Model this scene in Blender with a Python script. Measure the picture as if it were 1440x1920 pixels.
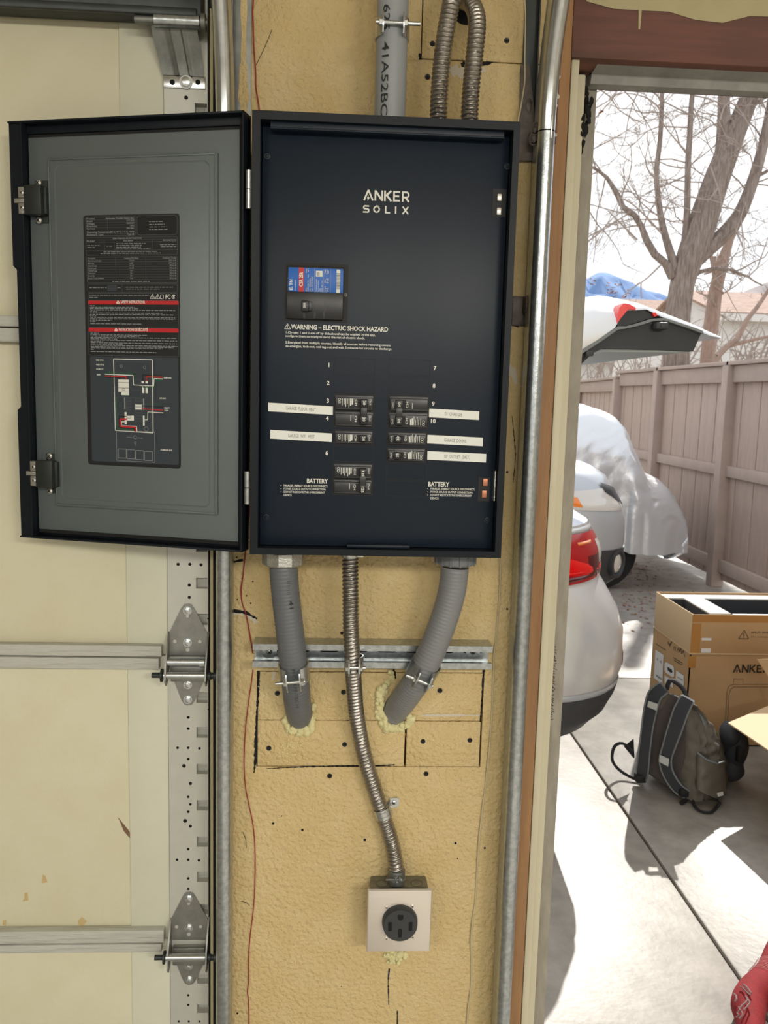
import bpy, bmesh, math, random
from mathutils import Vector, Matrix, noise
random.seed(7)
scene = bpy.context.scene
for o in list(bpy.data.objects): bpy.data.objects.remove(o)
PI = math.pi
# ---------------------------------------------------------------- camera
FPX = 1605.2894
CR = Vector((0.99823286, -0.05318565, 0.02650373))
CD = Vector((0.01909634, -0.135239, -0.99062896))
CF = Vector((0.05627159, 0.98938451, -0.13398436))
CC = Vector((0.0, -1.46, 1.5128533))
cam = bpy.data.cameras.new('camera'); camo = bpy.data.objects.new('camera', cam)
scene.collection.objects.link(camo); scene.camera = camo
cam.sensor_fit = 'VERTICAL'; cam.sensor_height = 36.0; cam.lens = FPX / 1920 * 36.0
cam.clip_start = 0.05; cam.clip_end = 3000
cam.dof.use_dof = True; cam.dof.focus_distance = 1.42; cam.dof.aperture_fstop = 14.0
camo.matrix_world = Matrix(((CR.x, -CD.x, -CF.x, CC.x), (CR.y, -CD.y, -CF.y, CC.y), (CR.z, -CD.z, -CF.z, CC.z), (0, 0, 0, 1)))
# ---------------------------------------------------------------- world, sun, exposure
SUN_EL, SUN_AZ = math.radians(37), math.radians(25)      # azimuth measured from +y towards +x
world = bpy.data.worlds.new('sky'); scene.world = world; world.use_nodes = True
wn = world.node_tree.nodes; wl = world.node_tree.links
bg = wn['Background']; bg.inputs['Strength'].default_value = 1.25
tc = wn.new('ShaderNodeTexCoord'); nz = wn.new('ShaderNodeTexNoise'); nz.inputs['Scale'].default_value = 2.2; nz.inputs['Detail'].default_value = 6
rp = wn.new('ShaderNodeValToRGB'); rp.color_ramp.elements[0].position = .3; rp.color_ramp.elements[0].color = (.80, .87, .96, 1)
rp.color_ramp.elements[1].position = .62; rp.color_ramp.elements[1].color = (1, 1, 1, 1)
wl.new(tc.outputs['Generated'], nz.inputs['Vector']); wl.new(nz.outputs['Fac'], rp.inputs['Fac']); wl.new(rp.outputs['Color'], bg.inputs['Color'])
sd = bpy.data.lights.new('sun', 'SUN'); sd.energy = 5.2; sd.angle = math.radians(.6); sd.color = (1, .95, .87)
so = bpy.data.objects.new('sun', sd); scene.collection.objects.link(so)
sv = Vector((math.sin(SUN_AZ) * math.cos(SUN_EL), math.cos(SUN_AZ) * math.cos(SUN_EL), math.sin(SUN_EL)))
so.rotation_euler = sv.to_track_quat('Z', 'Y').to_euler(); so.location = sv * 20
vs = scene.view_settings
scene.display_settings.display_device = 'sRGB'
vs.view_transform = 'Standard'; vs.look = 'None'; vs.gamma = 1; vs.exposure = 0.0; vs.use_curve_mapping = False
FILL_POWER = 52.0      # each added fill lamp, out of view at the ceiling, fixture built below
# ---------------------------------------------------------------- helpers
def ray(px, py): return CR * ((px - 720) / FPX) + CD * ((py - 960) / FPX) + CF
def W(px, py, Y):
    d = ray(px, py); return CC + d * ((Y - CC.y) / d.y)
def G(px, py, z=0.0):
    d = ray(px, py); return CC + d * ((z - CC.z) / d.z)
def WX(px, py, xx):
    d = ray(px, py); return CC + d * (xx / d.x)
def RP(px, py, P, N):
    d = ray(px, py); return CC + d * ((P - CC).dot(N) / d.dot(N))
def lin(c):
    c = c / 255.0
    return c / 12.92 if c <= .04045 else ((c + .055) / 1.055) ** 2.4
def rgb(r, g, b): return (lin(r), lin(g), lin(b), 1)
MATS = {}
def mat(name, col, rough=.5, metal=0.0, var=0.0, vscale=8.0, bump=0.0, bscale=200.0, spec=None, col2=None, stretch=None, coat=0, trans=0, bdist=.002, detail=4.0):
    m = bpy.data.materials.new(name); m.use_nodes = True
    nt = m.node_tree; b = nt.nodes['Principled BSDF']
    c = rgb(*col); b.inputs['Base Color'].default_value = c
    b.inputs['Roughness'].default_value = rough; b.inputs['Metallic'].default_value = metal
    if spec is not None: b.inputs['Specular IOR Level'].default_value = spec
    if coat: b.inputs['Coat Weight'].default_value = coat; b.inputs['Coat Roughness'].default_value = .08
    if trans: b.inputs['Transmission Weight'].default_value = trans
    vec = None
    if var or bump:
        t = nt.nodes.new('ShaderNodeTexCoord'); vec = t.outputs['Object']
        if stretch:
            mp = nt.nodes.new('ShaderNodeMapping'); mp.inputs['Scale'].default_value = stretch
            nt.links.new(vec, mp.inputs['Vector']); vec = mp.outputs['Vector']
    if var:
        n = nt.nodes.new('ShaderNodeTexNoise'); n.inputs['Scale'].default_value = vscale; n.inputs['Detail'].default_value = detail; n.inputs['Roughness'].default_value = .6
        nt.links.new(vec, n.inputs['Vector'])
        r = nt.nodes.new('ShaderNodeValToRGB'); r.color_ramp.elements[0].position = .35; r.color_ramp.elements[1].position = .68
        c2 = rgb(*col2) if col2 else tuple(x * (1 - var) for x in c[:3]) + (1,)
        r.color_ramp.elements[0].color = c2; r.color_ramp.elements[1].color = c
        nt.links.new(n.outputs['Fac'], r.inputs['Fac']); nt.links.new(r.outputs['Color'], b.inputs['Base Color'])
    if bump:
        n = nt.nodes.new('ShaderNodeTexNoise'); n.inputs['Scale'].default_value = bscale; n.inputs['Detail'].default_value = 3
        nt.links.new(vec, n.inputs['Vector'])
        bm = nt.nodes.new('ShaderNodeBump'); bm.inputs['Strength'].default_value = bump; bm.inputs['Distance'].default_value = bdist
        nt.links.new(n.outputs['Fac'], bm.inputs['Height']); nt.links.new(bm.outputs['Normal'], b.inputs['Normal'])
    MATS[name] = m; return m
class MB:
    def __init__(s): s.v = []; s.f = []; s.m = []; s.sm = []
    def add(s, vs, fs, mi=0, smooth=False):
        k = len(s.v); s.v += [Vector(v) for v in vs]
        for f in fs: s.f.append(tuple(i + k for i in f)); s.m.append(mi); s.sm.append(smooth)
        return s
    def box(s, a, b, mi=0, bev=0.0):
        x0, x1 = sorted((a[0], b[0])); y0, y1 = sorted((a[1], b[1])); z0, z1 = sorted((a[2], b[2]))
        bev = min(bev, (x1 - x0) * .45, (y1 - y0) * .45, (z1 - z0) * .45)
        if bev <= 0:
            return s.add([(x0, y0, z0), (x1, y0, z0), (x1, y1, z0), (x0, y1, z0), (x0, y0, z1), (x1, y0, z1), (x1, y1, z1), (x0, y1, z1)],
                         [(0, 3, 2, 1), (4, 5, 6, 7), (0, 1, 5, 4), (1, 2, 6, 5), (2, 3, 7, 6), (3, 0, 4, 7)], mi)
        B = bmesh.new(); bmesh.ops.create_cube(B, size=1)
        for v in B.verts: v.co = Vector(((x0 + x1) / 2 + v.co.x * (x1 - x0), (y0 + y1) / 2 + v.co.y * (y1 - y0), (z0 + z1) / 2 + v.co.z * (z1 - z0)))
        bmesh.ops.bevel(B, geom=list(B.edges), offset=bev, segments=2, affect='EDGES', profile=.5)
        return s.bm(B, mi, True)
    def bm(s, B, mi=0, smooth=False):
        B.verts.index_update(); s.add([v.co.copy() for v in B.verts], [tuple(v.index for v in f.verts) for f in B.faces], mi, smooth); B.free(); return s
    def prism(s, pts, d, mi=0, smooth=False):
        # pts: 3D planar polygon; d: extrusion vector
        n = len(pts); P = [Vector(p) for p in pts]; d = Vector(d)
        return s.add(P + [p + d for p in P], [tuple(range(n)), tuple(range(2 * n - 1, n - 1, -1))] + [(i, i + n, (i + 1) % n + n, (i + 1) % n) for i in range(n)], mi, smooth)
    def poly(s, pts, mi=0): return s.add(pts, [tuple(range(len(pts)))], mi)
    def cyl(s, p0, p1, r0, r1=None, seg=16, mi=0, caps=True, smooth=True):
        if r1 is None: r1 = r0
        p0 = Vector(p0); p1 = Vector(p1); a = (p1 - p0).normalized()
        u = a.orthogonal().normalized(); w = a.cross(u)
        vs = []
        for p, r in ((p0, r0), (p1, r1)):
            vs += [p + u * (r * math.cos(2 * PI * i / seg)) + w * (r * math.sin(2 * PI * i / seg)) for i in range(seg)]
        s.add(vs, [(i, (i + 1) % seg, (i + 1) % seg + seg, i + seg) for i in range(seg)], mi, smooth)
        if caps: s.add(vs, [tuple(range(seg - 1, -1, -1)), tuple(range(seg, 2 * seg))], mi)
        return s
    def lathe(s, p0, axis, prof, seg=24, mi=0, smooth=True):
        # prof: list of (along, radius)
        a = Vector(axis).normalized(); u = a.orthogonal().normalized(); w = a.cross(u); p0 = Vector(p0); vs = []
        for h, r in prof: vs += [p0 + a * h + u * (r * math.cos(2 * PI * i / seg)) + w * (r * math.sin(2 * PI * i / seg)) for i in range(seg)]
        n = len(prof)
        s.add(vs, [(k * seg + i, k * seg + (i + 1) % seg, (k + 1) * seg + (i + 1) % seg, (k + 1) * seg + i) for k in range(n - 1) for i in range(seg)], mi, smooth)
        if prof[0][1] > 1e-5: s.add(vs[:seg], [tuple(range(seg - 1, -1, -1))], mi)
        if prof[-1][1] > 1e-5: s.add(vs[-seg:], [tuple(range(seg))], mi)
        return s
    def tube(s, pts, r, seg=10, mi=0, caps=True, rfun=None, step=None):
        P = smooth_path(pts, step) if step else [Vector(p) for p in pts]
        rr = r if isinstance(r, (list, tuple)) else None
        n = len(P); vs = []; dist = 0; u = None
        for k in range(n):
            t = (P[min(k + 1, n - 1)] - P[max(k - 1, 0)]).normalized()
            if u is None: u = t.orthogonal().normalized()
            else: u = (u - t * u.dot(t)).normalized()
            w = t.cross(u)
            if k: dist += (P[k] - P[k - 1]).length
            for i in range(seg):
                a = 2 * PI * i / seg
                q = rfun(dist, a) if rfun else (interp(rr, k / (n - 1)) if rr else r)
                vs.append(P[k] + u * (q * math.cos(a)) + w * (q * math.sin(a)))
        s.add(vs, [(k * seg + i, k * seg + (i + 1) % seg, (k + 1) * seg + (i + 1) % seg, (k + 1) * seg + i) for k in range(n - 1) for i in range(seg)], mi, True)
        if caps: s.add(vs[:seg], [tuple(range(seg - 1, -1, -1))], mi); s.add(vs[-seg:], [tuple(range(seg))], mi)
        return s
    def extr(s, prof, path, mi=0, smooth=False, closed=False):
        # prof: list of 2D (a,b); path: list of (origin, A axis, B axis)
        n = len(prof); vs = []
        for o, A, B in path: vs += [Vector(o) + Vector(A) * a + Vector(B) * b for a, b in prof]
        m = n if closed else n - 1
        fs = [(k * n + i, k * n + (i + 1) % n, (k + 1) * n + (i + 1) % n, (k + 1) * n + i) for k in range(len(path) - 1) for i in range(m)]
        s.add(vs, fs, mi, smooth)
        if closed: s.add(vs[:n], [tuple(range(n - 1, -1, -1))], mi); s.add(vs[-n:], [tuple(range(n))], mi)
        return s
    def ico(s, c, r, sub=2, mi=0, amp=0.0, fr=30.0, sc=(1, 1, 1)):
        B = bmesh.new(); bmesh.ops.create_icosphere(B, subdivisions=sub, radius=1)
        c = Vector(c)
        for v in B.verts:
            k = 1 + amp * noise.noise(v.co * 1.7 + c * fr)
            v.co = c + Vector((v.co.x * sc[0], v.co.y * sc[1], v.co.z * sc[2])) * (r * k)
        return s.bm(B, mi, True)
    def xf(s, M):
        s.v = [M @ v for v in s.v]; return s
    def merge(s, o):
        k = len(s.v); s.v += o.v; s.f += [tuple(i + k for i in f) for f in o.f]; s.m += o.m; s.sm += o.sm; return s
def interp(a, t):
    x = t * (len(a) - 1); i = min(int(x), len(a) - 2); return a[i] + (a[i + 1] - a[i]) * (x - i)
def smooth_path(pts, step):
    P = [Vector(p) for p in pts]; out = []
    for i in range(len(P) - 1):
        a = P[max(i - 1, 0)]; b = P[i]; c = P[i + 1]; d = P[min(i + 2, len(P) - 1)]
        n = max(1, int((c - b).length / step))
        for k in range(n):
            t = k / n
            out.append(.5 * ((2 * b) + (c - a) * t + (2 * a - 5 * b + 4 * c - d) * t * t + (3 * b - a - 3 * c + d) * t ** 3))
    out.append(P[-1]); return out
ORG = {}
COL = scene.collection
def tag(o, label=None, cat=None, group=None, kind=None):
    if label: o['label'] = label
    if cat: o['category'] = cat
    if group: o['group'] = group
    if kind: o['kind'] = kind
    return o
def thing(name, loc, label, cat, group=None, kind=None):
    o = bpy.data.objects.new(name, None); o.empty_display_size = .05; COL.objects.link(o)
    o.location = loc; ORG[o.name] = Vector(loc); return tag(o, label, cat, group, kind)
def obj(name, mb, ms, parent=None, origin=None, ang=35):
    me = bpy.data.meshes.new(name)
    if origin is None:
        if parent is not None and not mb.v: origin = Vector()
        else:
            xs = [v.x for v in mb.v]; ys = [v.y for v in mb.v]; zs = [v.z for v in mb.v]
            origin = Vector(((min(xs) + max(xs)) / 2, (min(ys) + max(ys)) / 2, min(zs)))
    origin = Vector(origin)
    me.from_pydata([v - origin for v in mb.v], [], mb.f)
    if not isinstance(ms, (list, tuple)): ms = [ms]
    for m in ms: me.materials.append(m)
    me.polygons.foreach_set('material_index', mb.m); me.polygons.foreach_set('use_smooth', mb.sm)
    me.update()
    B = bmesh.new(); B.from_mesh(me); bmesh.ops.remove_doubles(B, verts=B.verts, dist=1e-6)
    bmesh.ops.recalc_face_normals(B, faces=B.faces); B.to_mesh(me); B.free()
    try: me.set_sharp_from_angle(angle=math.radians(ang))
    except Exception: pass
    o = bpy.data.objects.new(name, me); COL.objects.link(o)
    ORG[o.name] = origin
    if parent is not None: o.parent = parent; o.location = origin - ORG[parent.name]
    else: o.location = origin
    return o
def dup(root, loc, parent=None, **kw):
    c = root.copy(); COL.objects.link(c)
    if parent is not None: c.parent = parent
    for ch in list(root.children):
        d = ch.copy(); COL.objects.link(d); d.parent = c
        for g in list(ch.children):
            e = g.copy(); COL.objects.link(e); e.parent = d
    base = ORG[parent.name] if parent is not None else Vector()
    c.location = Vector(loc) - base; ORG[c.name] = Vector(loc)
    return tag(c, **kw)
def gridplate(mb, xs, zs, filled, yf, yb, mi=0):
    # plate in the x-z plane with a set of grid cells left open; yf = front, yb = back
    nx, nz = len(xs) - 1, len(zs) - 1; idx = {}
    def V(i, j, b):
        k = (i, j, b)
        if k not in idx: idx[k] = len(mb.v); mb.v.append(Vector((xs[i], yb if b else yf, zs[j])))
        return idx[k]
    def F(*q): mb.f.append(q); mb.m.append(mi); mb.sm.append(False)
    ok = lambda i, j: 0 <= i < nx and 0 <= j < nz and filled((xs[i] + xs[i + 1]) / 2, (zs[j] + zs[j + 1]) / 2)
    for i in range(nx):
        for j in range(nz):
            if not ok(i, j): continue
            F(V(i, j, 0), V(i + 1, j, 0), V(i + 1, j + 1, 0), V(i, j + 1, 0)); F(V(i, j, 1), V(i, j + 1, 1), V(i + 1, j + 1, 1), V(i + 1, j, 1))
            for (di, dj, a, b) in ((-1, 0, (i, j), (i, j + 1)), (1, 0, (i + 1, j), (i + 1, j + 1)), (0, -1, (i, j), (i + 1, j)), (0, 1, (i, j + 1), (i + 1, j + 1))):
                if not ok(i + di, j + dj): F(V(*a, 0), V(*b, 0), V(*b, 1), V(*a, 1))
    return mb
_TX = {}
def textmesh(body, bold=0.0, align='LEFT'):
    key = (body, bold, align)
    if key not in _TX:
        cu = bpy.data.curves.new('t', 'FONT'); cu.body = body; cu.size = 1; cu.align_x = align; cu.offset = bold; cu.resolution_u = 2; cu.fill_mode = 'FRONT' if cu.dimensions == '2D' else 'BOTH'
        cu.dimensions = '2D'
        o = bpy.data.objects.new('t', cu); COL.objects.link(o)
        dg = bpy.context.evaluated_depsgraph_get(); me = o.evaluated_get(dg).to_mesh()
        _TX[key] = ([v.co.copy() for v in me.vertices], [tuple(p.vertices) for p in me.polygons])
        o.evaluated_get(dg).to_mesh_clear(); bpy.data.objects.remove(o); bpy.data.curves.remove(cu)
    return _TX[key]
def text(mb, body, P, ex, ey, h, mi=0, bold=0.0, align='LEFT', sx=1.0, width=None):
    # h = cap height in metres; width = total width to fit
    vs, fs = textmesh(body, bold, align)
    if not vs: return mb
    k = h / .69; ex = Vector(ex); ey = Vector(ey)
    if width:
        w = max(v.x for v in vs) - min(v.x for v in vs); sx = width / (w * k)
    return mb.add([Vector(P) + ex * (v.x * k * sx) + ey * (v.y * k) for v in vs], fs, mi)
def stroke(mb, pts, w, mi=0):
    # flat thick polyline lying in the plane of its points (all in plane with normal -y locally: pts are (a,b) 2D)
    for (a, b) in zip(pts[:-1], pts[1:]):
        a = Vector(a); b = Vector(b); d = (b - a).normalized(); n = Vector((-d.y, d.x)) * (w / 2); e = d * (w * .0)
        q = [a - e - n, b + e - n, b + e + n, a - e + n]
        mb.add([(p.x, p.y, 0) for p in q], [(0, 1, 2, 3)], mi)
    return mb
def logo(mb, P, ex, ey, h, two=True, mi=0):
    t = MB(); w = .17
    # A without crossbar, with a small bolt under the apex
    stroke(t, [(0.08, 0), (.5, 1)], w); stroke(t, [(.5, 1), (.96, 0)], w); t.add([(.42, .93, 0), (.58, .93, 0), (.5, 1.06, 0)], [(0, 1, 2)])
    t.add([(.52, .52, 0), (.36, .2, 0), (.48, .2, 0), (.42, -.08, 0), (.64, .3, 0), (.52, .3, 0)], [(0, 1, 2, 5), (2, 3, 4, 5)])
    x = 1.2
    stroke(t, [(x, 0), (x, 1)], w); stroke(t, [(x, .96), (x + .68, .04)], w * 1.1); stroke(t, [(x + .68, 0), (x + .68, 1)], w)
    x = 2.15
    stroke(t, [(x, 0), (x, 1)], w); stroke(t, [(x + .08, .5), (x + .62, 1)], w * 1.1); stroke(t, [(x + .2, .55), (x + .64, 0)], w * 1.1)
    x = 3.05
    stroke(t, [(x, 0), (x, 1)], w)
    for yy, l in ((w / 2, .6), (.5, .52), (1 - w / 2, .6)): stroke(t, [(x, yy), (x + l, yy)], w)
    x = 3.92
    stroke(t, [(x, 0), (x, 1)], w); stroke(t, [(x, 1 - w / 2), (x + .4, 1 - w / 2)], w); stroke(t, [(x, .42), (x + .4, .42)], w)
    stroke(t, [(x + .38 + .21 * math.sin(a * PI / 8), .67 + .245 * math.cos(a * PI / 8)) for a in range(9)], w); stroke(t, [(x + .28, .42), (x + .62, 0)], w * 1.1)
    if two:
        y0 = -1.18; hh = .72; v = .14
        stroke(t, [(.6, y0 + hh - .07), (.1, y0 + hh - .07), (.06, y0 + .4), (.56, y0 + .36), (.56, y0 + .07), (0, y0 + .07)], v)
        cx, cy, r = 1.35, y0 + .36, .27
        stroke(t, [(cx + r * math.sin(a), cy + r * math.cos(a)) for a in [0.9 + i * .28 for i in range(20)]], v)
        for a in (-.2, .15, .5): stroke(t, [(cx + .2 * math.sin(a + .2), cy + .2 * math.cos(a + .2)), (cx + .4 * math.sin(a + .2), cy + .4 * math.cos(a + .2))], .06)
        stroke(t, [(2.25, y0 + hh), (2.25, y0), ], v); stroke(t, [(2.25, y0 + .07), (2.7, y0 + .07)], v)
        stroke(t, [(3.25, y0), (3.25, y0 + hh)], v)
        stroke(t, [(3.95, y0), (4.5, y0 + hh)], v); stroke(t, [(3.95, y0 + hh), (4.5, y0)], v)
    nrm = Vector(ex).cross(Vector(ey)); dz = {}
    for k, f in enumerate(t.f):
        for i in f: dz.setdefault(i, k)
    ex = Vector(ex) * h; ey = Vector(ey) * h
    return mb.add([Vector(P) + ex * v.x + ey * v.y + nrm * (dz.get(i, 0) * 8e-6) for i, v in enumerate(t.v)], t.f, mi)
def vstroke(mb, pts, w, n, mi=0):
    # thick polyline through 3D points lying in a plane with normal n
    n = Vector(n); P = [Vector(p) for p in pts]
    for a, b in zip(P[:-1], P[1:]):
        d = (b - a).normalized(); s = d.cross(n).normalized() * (w / 2)
        mb.add([a - s, b - s, b + s, a + s], [(0, 1, 2, 3)], mi)
    return mb
def hexbolt(mb, p, n, r, h, mi=0, washer=0):
    p = Vector(p); n = Vector(n).normalized()
    if washer: mb.cyl(p, p + n * (h * .3), washer, seg=18, mi=mi); p = p + n * (h * .3)
    mb.cyl(p, p + n * h, r, r, seg=6, mi=mi, smooth=False); mb.cyl(p + n * h, p + n * (h * 1.15), r * .8, r * .5, seg=12, mi=mi)
def screw(mb, p, n, r, mi=0, mi2=None):
    p = Vector(p); n = Vector(n).normalized()
    mb.lathe(p, n, [(0, r), (r * .35, r * .9), (r * .6, r * .45), (r * .64, 0)], seg=14, mi=mi)
    if mi2 is not None:
        u = n.orthogonal().normalized(); w = n.cross(u)
        for a, b in ((u, w), (w, u)):
            q = p + n * (r * .66)
            mb.add([q - a * r * .55 - b * r * .12, q + a * r * .55 - b * r * .12, q + a * r * .55 + b * r * .12, q - a * r * .55 + b * r * .12], [(0, 1, 2, 3)], mi2)
# ---------------------------------------------------------------- materials
m_wall = mat('painted_drywall', (212, 190, 141), .62, var=.1, vscale=14, bump=1.0, bscale=125, col2=(206, 181, 126), bdist=.006)
m_gap = mat('shadow_gap', (34, 26, 20), .9)
m_white_plaster = mat('bare_plaster', (205, 196, 178), .9, bump=.4, bscale=150)
m_ceil = mat('ceiling_paint', (214, 208, 194), .9)
m_floor = mat('garage_concrete', (178, 174, 166), .7, var=.2, vscale=3)
m_cream = mat('door_cream_paint', (212, 208, 180), .5, var=.07, vscale=9, col2=(208, 202, 172), bump=.15, bscale=160)
m_stile = mat('door_stile_paint', (212, 211, 190), .45, var=.05, vscale=10)
m_end = mat('end_stile_galvanized', (198, 198, 188), .42, metal=.25, var=.06, vscale=30)
m_rail = mat('door_rail_woodgrain', (188, 188, 178), .55, var=.1, vscale=14, bump=1.0, bscale=70, stretch=(.25, 1, 2.2), bdist=.004)
m_galv = mat('galvanized_steel', (188, 194, 196), .28, metal=.9, var=.28, vscale=120, detail=2, bump=.1, bscale=400)
m_galv2 = mat('dull_galvanized', (140, 142, 138), .5, metal=.75, var=.25, vscale=60)
m_zinc = mat('bright_zinc', (206, 210, 210), .25, metal=.95, var=.15, vscale=80)
m_hinge = mat('hinge_steel', (150, 150, 144), .42, metal=.7, var=.22, vscale=45)
m_dark_steel = mat('dark_steel', (62, 66, 66), .45, metal=.6, var=.25, vscale=20)
m_bronze = mat('aged_bracket', (98, 90, 84), .5, metal=.5, var=.4, vscale=50, bump=.3, bscale=120)
m_hole = mat('hole_dark', (16, 15, 14), .9)
m_brown = mat('brown_stained_wood', (164, 124, 82), .6, var=.25, vscale=8, stretch=(6, 6, .5), bump=.25, bscale=90, col2=(140, 102, 66))
m_redwood = mat('red_brown_beam', (112, 70, 56), .65, var=.3, vscale=7, stretch=(.5, 5, 6), col2=(88, 56, 46), bump=.2, bscale=60)
m_paint_edge = mat('cream_overpaint', (178, 168, 128), .6, var=.1, vscale=12)
m_trim = mat('door_stop_cream', (206, 199, 172), .5, var=.1, vscale=10, stretch=(5, 5, .4))
m_seal = mat('grey_weather_seal', (158, 152, 138), .6, var=.25, vscale=14, stretch=(4, 4, 1), bump=.3, bscale=70)
m_seal2 = mat('header_seal', (150, 150, 144), .55, var=.3, vscale=18, bump=.3, bscale=60)
m_black = mat('black_powder_coat', (22, 27, 33), .4, bump=.08, bscale=900, spec=.2)
m_cover = mat('dead_front_coat', (20, 31, 44), .38, bump=.06, bscale=900, spec=.28)
m_gasket = mat('black_rubber', (10, 11, 13), .6)
m_grey_in = mat('grey_satin_coat', (106, 115, 116), .4, metal=.3, bump=.08, bscale=900)
m_lblk = mat('label_black', (22, 25, 28), .45)
m_lnavy = mat('label_slate', (52, 60, 68), .45)
m_lgrey = mat('label_print_grey', (140, 144, 146), .6)
m_lline = mat('label_rule_grey', (84, 90, 92), .6)
m_lred = mat('label_red', (190, 32, 38), .5)
m_lgreen = mat('diagram_green', (30, 92, 52), .6)
m_lwhite = mat('label_print_white', (226, 228, 220), .6)
m_print = mat('white_screen_print', (226, 226, 218), .6)
m_breaker = mat('breaker_plastic', (40, 41, 44), .34, bump=.05, bscale=500)
m_handle = mat('breaker_handle', (20, 21, 24), .35)
m_tape = mat('white_label_tape', (234, 237, 230), .5)
m_tapeink = mat('tape_ink', (110, 108, 100), .6)
m_blue = mat('label_blue', (20, 98, 190), .45)
m_copper = mat('copper_bar', (186, 124, 96), .4, metal=.5)
m_silverbar = mat('tinned_bar', (225, 222, 214), .3, metal=.4)
m_pvc = mat('grey_pvc', (150, 155, 158), .42, var=.05, vscale=12)
m_ink = mat('dark_ink', (40, 40, 42), .6)
m_flex = mat('flex_conduit_steel', (172, 167, 160), .33, metal=.95, var=.25, vscale=40)
m_lt = mat('liquidtight_grey', (104, 108, 112), .4, var=.1, vscale=10)
m_lt2 = mat('liquidtight_light_grey', (128, 130, 132), .38, var=.08, vscale=10)
m_nutgrey = mat('grey_plastic_nut', (112, 116, 120), .4)
m_cast = mat('cast_fitting', (190, 190, 184), .38, metal=.85, bump=.5, bscale=300, var=.1, vscale=60)
m_foam = mat('spray_foam', (222, 214, 160), .55, var=.15, vscale=30, bump=.4, bscale=120)
m_stainless = mat('brushed_stainless', (222, 214, 203), .35, metal=.45, bump=.1, bscale=150, stretch=(.2, 1, 4))
m_recep = mat('receptacle_black', (52, 54, 56), .45)
m_screw = mat('black_drywall_screw', (40, 40, 42), .4, metal=.5)
m_redwire = mat('red_wire', (150, 44, 40), .5)
m_whitewire = mat('white_wire', (196, 184, 150), .5)
m_concrete = mat('driveway_concrete', (164, 158, 150), .42, var=.28, vscale=9, bump=.3, bscale=45, col2=(138, 132, 124), detail=10, bdist=.002)
m_fence = mat('fence_stain', (178, 158, 147), .75, var=.16, vscale=5, stretch=(3, 3, .5), bump=.2, bscale=40)
m_fence2 = mat('fence_rail_stain', (176, 158, 148), .75, var=.14, vscale=5, bump=.2, bscale=40)
m_silver = mat('silver_car_paint', (218, 220, 222), .3, metal=.35, coat=.7)
m_silver2 = mat('grey_car_paint', (186, 192, 200), .35, metal=.35, coat=.6)
m_cladding = mat('dark_cladding', (58, 60, 64), .55, bump=.1, bscale=300)
m_glass = mat('dark_car_glass', (20, 24, 28), .06, coat=.5)
m_tyre = mat('tyre_rubber', (28, 28, 29), .8)
m_lampred = mat('tail_lamp_red', (176, 8, 18), .18, coat=.25)
m_lampbright = mat('tail_lamp_bright_red', (236, 14, 12), .25, coat=.1)
m_lampdark = mat('tail_lamp_dark_red', (84, 6, 12), .18, coat=.2)
m_lampclear = mat('clear_lamp_lens', (214, 212, 208), .12, coat=1)
m_amber = mat('amber_lens', (240, 130, 30), .2, coat=1)
m_trimblack = mat('interior_trim_dark', (42, 46, 52), .5)
m_trimgrey = mat('interior_trim_grey', (176, 186, 188), .55, var=.06, vscale=6)
m_covercloth = mat('silver_cover_cloth', (224, 227, 232), .34, metal=.5, bump=.25, bscale=9, bdist=.03)
m_card = mat('kraft_cardboard', (190, 155, 112), .75, var=.06, vscale=8)
m_card_in = mat('kraft_inner', (206, 178, 140), .75)
m_cardink = mat('carton_ink', (96, 72, 48), .7)
m_cardblack = mat('carton_black_ink', (40, 34, 30), .7)
m_paper = mat('white_paper', (226, 226, 226), .6)
m_packtape = mat('amber_packing_tape', (178, 126, 64), .3, coat=.4)
m_foamsun = mat('sunlit_foam_pale', (196, 196, 194), .7)  # sun glare on the dark foam's top, painted as a pale colour
m_foamblk = mat('black_packing_foam', (44, 48, 54), .85, bump=.3, bscale=200)
m_bag = mat('olive_grey_nylon', (104, 98, 88), .6, var=.2, vscale=14, bump=.4, bscale=30, bdist=.01)
m_bagpanel = mat('bag_back_panel', (88, 80, 80), .85, bump=.3, bscale=200)
m_strap = mat('charcoal_strap', (58, 60, 66), .7, bump=.2, bscale=200)
m_piping = mat('grey_piping', (120, 126, 128), .5)
m_reflect = mat('light_reflective_tape', (200, 204, 200), .45)
m_webbing = mat('black_webbing', (30, 31, 34), .7)
m_sock = mat('red_knit', (142, 16, 25), .85, var=.25, vscale=60, bump=.5, bscale=400)
m_sockgrey = mat('grey_knit_letters', (124, 100, 100), .85)
m_sockline = mat('white_knit_line', (196, 150, 150), .8)
m_cloth = mat('dark_work_cloth', (58, 62, 70), .85, var=.2, vscale=12)
m_skin = mat('skin', (196, 150, 124), .55)
m_hair = mat('brown_hair', (66, 48, 38), .7, bump=.4, bscale=120)
m_sole = mat('dark_sole', (30, 38, 44), .7)
m_bark = mat('grey_bark', (164, 152, 145), .9, var=.35, vscale=6, stretch=(6, 6, .8), bump=.7, bscale=20, bdist=.02, col2=(122, 108, 100))
m_bark2 = mat('red_brown_bark', (176, 152, 140), .9, var=.3, vscale=8, stretch=(4, 4, .8), bump=.6, bscale=20, bdist=.02)
m_twig = mat('pale_twig', (166, 154, 147), .9)
m_leaf = mat('dry_leaf', (170, 118, 82), .8, var=.4, vscale=30)
m_mount = mat('haze_blue_mountain', (118, 148, 192), 1.0, var=.4, vscale=.02, col2=(88, 120, 168))  # distance haze is painted into the base colour as blue
m_hill = mat('grey_brown_hill', (170, 160, 160), 1.0, var=.3, vscale=.05)
m_ground = mat('dry_ground', (176, 164, 142), .95, var=.3, vscale=.6)
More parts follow.
